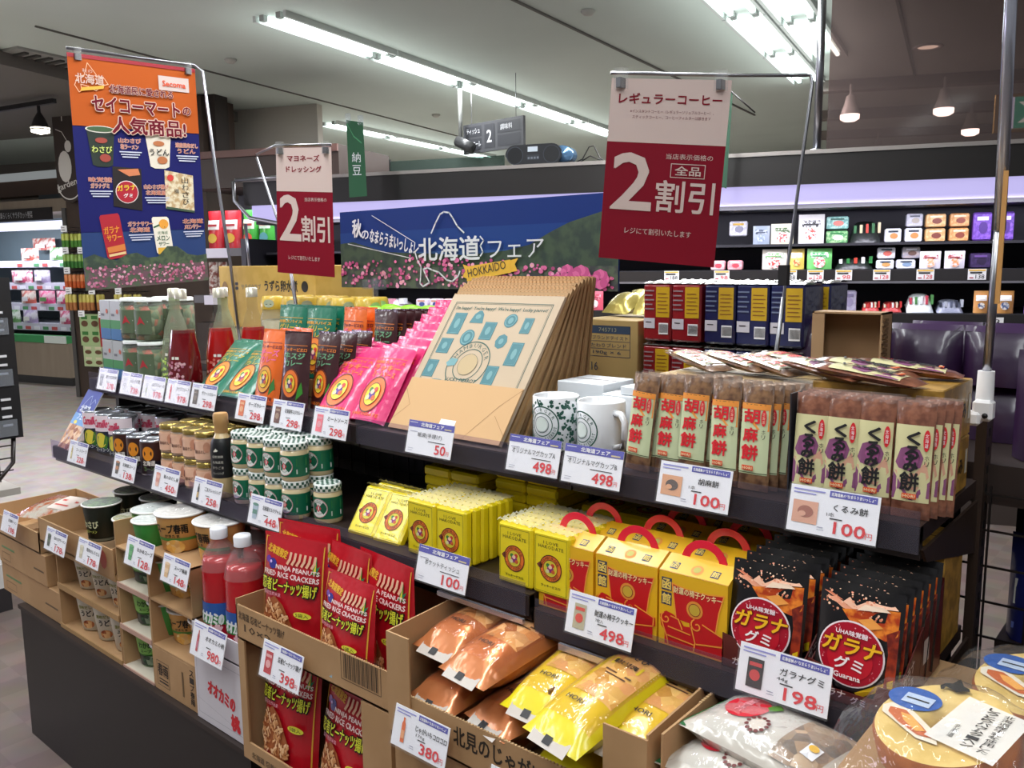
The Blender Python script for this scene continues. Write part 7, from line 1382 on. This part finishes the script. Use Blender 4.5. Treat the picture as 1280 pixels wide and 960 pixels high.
# ---- dried bean bags
carton('carton', 'brown carton under the strawberry print bags', -.49, .855, BZ, -.30, 1.15, .715, CB, 'carton')
tray('brown tray with corrugated edge holding white bags with a strawberry print', -.492, .850, .716, .195, .26, .115, .065, CB)
def make_bean():
    o = thing('confection_bag', '', 'snack bag'); w_, h = .118, .205
    m = M(); s = pouch(m, w_, h, .055, P('c9c2b8', .22, 0, .9, 0, .9, 26), .012, False, 12, 12, .03, .4); part(m, 'bag', o); m = M(eps=.0009).on(s)
    m.rect(-w_*.46, h*.64, w_*.46, h*.96, crumbmat(('7a5a40', 'a8845c', '5a4634', 'c4a480'), 50, 1.0, .3), 8, 4); m.rect(-w_*.48, 0, w_*.48, h*.05, P('1f6a3c', .4), 8, 1); m.lay()
    m.disc(-w_*.02, h*.30, w_*.26, P('cf2436', .35), 22, h*.13); m.disc(w_*.22, h*.47, w_*.12, P('d8ccc0', .4), 12, h*.06); m.lay(); m.text('いちご', -w_*.18, h*.26, w_*.3, h*.07, P('f0a0a8'), .03, 1.57) if False else m.text('北海道いちご', -w_*.2, h*.27, w_*.36, h*.05, P('f0a8b0'), .02)
    for k in range(12): a = 6.283*k/12; m.disc(w_*.22+w_*.12*math.cos(a), h*.47+h*.06*math.sin(a), .003, P('6a2a2a'), 6)
    m.poly([(-w_*.3, h*.42), (-w_*.2, h*.48), (-w_*.05, h*.44), (-w_*.12, h*.40)], P('5a8a3a')); m.rect(w_*.1, h*.78, w_*.3, h*.86, P('e4e4ea')); m.lay(); m.disc(w_*.16, h*.82, .006, P('e0b03a'), 10); part(m, 'bag_print', o)
    m = M(); m.grid(lambda a, b: s((a-.5)*w_*.94, h*(.06+.9*b), .002+.0012*math.sin(a*19+b*13)), 12, 12, film('ffffff', .10, 1.2)); part(m, 'clear_wrap', o); return o
BEN = Proto(make_bean)
for i, (x, y, z, rz, t_) in enumerate(((-.497, .915, .785, -98, 4), (-.478, .945, .828, -103, 2), (-.50, .855, .75, -96, 6), (-.478, 1.03, .775, -92, 2))):
    BEN('white bag with a strawberry print, %s' % ('in the middle of the pile', 'topmost, under the gummy price tag', 'lowest, at the bottom edge of the photo', 'at the back of the tray')[i], (x, y, z), R(rz), -R(90-t_), group='white strawberry print bags')
# ---- round baumkuchen cakes in clear film
carton('carton', 'lower brown carton under the round cakes', -.285, .74, 0, .12, 1.20, .44, CB, 'carton'); carton('carton', 'upper brown carton under the round cakes', -.285, .74, .441, .12, 1.20, .865, CB, 'carton')
def make_baum():
    o = thing('round_cake', '', 'cake'); r, t = .068, .034
    m = M(); m.lathe([(.0001, 0), (r*.94, 0), (r, .006), (r, t-.005), (r*.95, t)], P('b8692e', .5, 0, .2, noise='a85c28', nscale=40), 40, cap=False); part(m, 'cake_ring', o)
    m = M(); m.lathe([(r*.955, t), (r*.3, t+.0006), (r*.28, t-.02)], P('e6c478', .55, noise='dcb868', nscale=50), 40, cap=False); part(m, 'cut_face', o)
    top = lambda u, v, l: (u, v, t+.002+l); m = M(eps=.0006).on(top)
    m.disc(-.040, .020, .028, P('2458a8', .35), 28, .0185); m.poly([(-.062, -.004), (-.056, .004), (-.03, .0), (.002, -.020), (.012, -.036), (-.01, -.036), (-.04, -.022), (-.058, -.014)], P('e8dcc8', .4)); m.lay(); m.poly([(-.054, -.004), (-.038, -.002), (-.012, -.018), (.004, -.030), (-.01, -.032), (-.036, -.022), (-.052, -.012)], P('c8622c', .4)); m.lay(); m.poly([(-.04, -.008), (-.028, -.008), (-.006, -.024), (-.014, -.028), (-.032, -.018)], P('f0a850', .4)); m.rect(-.050, .010, -.020, .026, P('b8c8e0')); m.lay(); m.rect(-.047, .0165, -.023, .0185, INK)
    m.poly([(-.028+.030*a, .042+.028*b) for a, b in HK], P('1c1814', .4)); 
    part(m, 'cake_label', o)
    m = M(eps=.0006).on(top); m.lay(4); m.poly([(.005, .046), (.070, .034), (.066, -.040), (-.004, -.030)], film('f6f2ec', .78, 0)); m.lay(); m.text('北海道産牛乳を使用した', .046, -.030, .010, .064, INK, .01, vert=True, res=1); m.text('しっとりバウムクーヘン', .030, -.028, .011, .066, INK, .03, vert=True, res=1); m.text('北海道', .014, -.022, .006, .022, INK, .0, vert=True, res=1); part(m, 'paper_label', o)
    m = M(); W = .105
    def sheet(a, b):
        u = (a-.5)*2; v = (b-.5)*2; q = max(abs(u), abs(v)); d = math.hypot(u, v)
        z = t+.006 if d < .68 else (t+.006)*max(0, 1-(d-.68)/.42)**1.2; return (u*W*1.05, v*W*.85, z+.006+.0022*math.sin(a*31+b*17)*(.3+q))
    m.grid(sheet, 26, 26, film('ffffff', .03, 1.2, 30)); part(m, 'clear_wrap', o); return o
BAU = Proto(make_baum)
for x, y, z, rz, rx, ry, l_ in ((-.185, .895, .905, -14, 14, -6, 'nearest and fully visible'), (-.125, 1.045, .905, -12, 10, -4, 'behind, at the right edge of the photo'), (-.200, .700, .880, -6, 10, -4, 'cut off by the bottom edge of the photo'), (-.045, .90, .90, 10, 8, 0, 'farther right, outside the centre of the pile')):
    BAU('round baumkuchen in clear film, %s' % l_, (x, y, z), R(rz+0), R(rx), R(ry), group='round baumkuchen cakes')
# ---- price tags of the bottom tier
BY = .872
T(-2.722, .699, BY, 'B', '北海道ラーメン', '198', 'price tag reading 198 at the far left edge', .112)
T(-2.405, .712, BY, 'B', '山わさびラーメン', '178', 'left price tag reading 178, with a dark cup picture', .128, thumb=('cup', '3a4238', '5a6a50'))
T(-2.203, .723, BY, 'B', '昆布だしうどん', '178', 'right price tag reading 178, with a pale cup picture', .126, thumb=('cup', 'c8c0a8', 'd8d0b8'))
T(-1.927, .785, BY, 'B', 'わかめスープ', '128', 'price tag reading 128 in front of the green soup cups', .126, ht=.066, thumb=('cup', '4a9a5a', '6ab070'))
T(-1.759, .778, BY, 'B', 'スープ春雨', '148', 'price tag reading 148 in front of the noodle soup cups', .112, ht=.060, thumb=('cup', 'd8b080', 'e8c8a0'))
T(-1.644, .655, BY, 'B', 'オオカミの桃', '980', 'price tag reading 980 below the red bottles', .126, ht=.072, thumb=('bottle', 'b83a40', 'c86a80'))
T(-1.350, .704, .852, 'B', '忍者ピーナッツ揚げ', '398', 'price tag reading 398 on the red snack bag tray', .124, ht=.068, thumb=('bag', 'c02a34', 'e0a0a0'))
T(-.951, .722, .828, 'B', 'じゃがいもコロコロ', '380', 'price tag reading 380 on the potato snack tray', .118, ht=.062, thumb=('bottle', 'e0682c', 'e8a070'), sub='170g')
T(-.752, .698, .828, 'B', 'じゃがいもコロコロ', '380', 'price tag cut off by the bottom edge below the yellow bags', .112, ht=.062, thumb=('bottle', 'd8c82c', 'e8e0a0'))
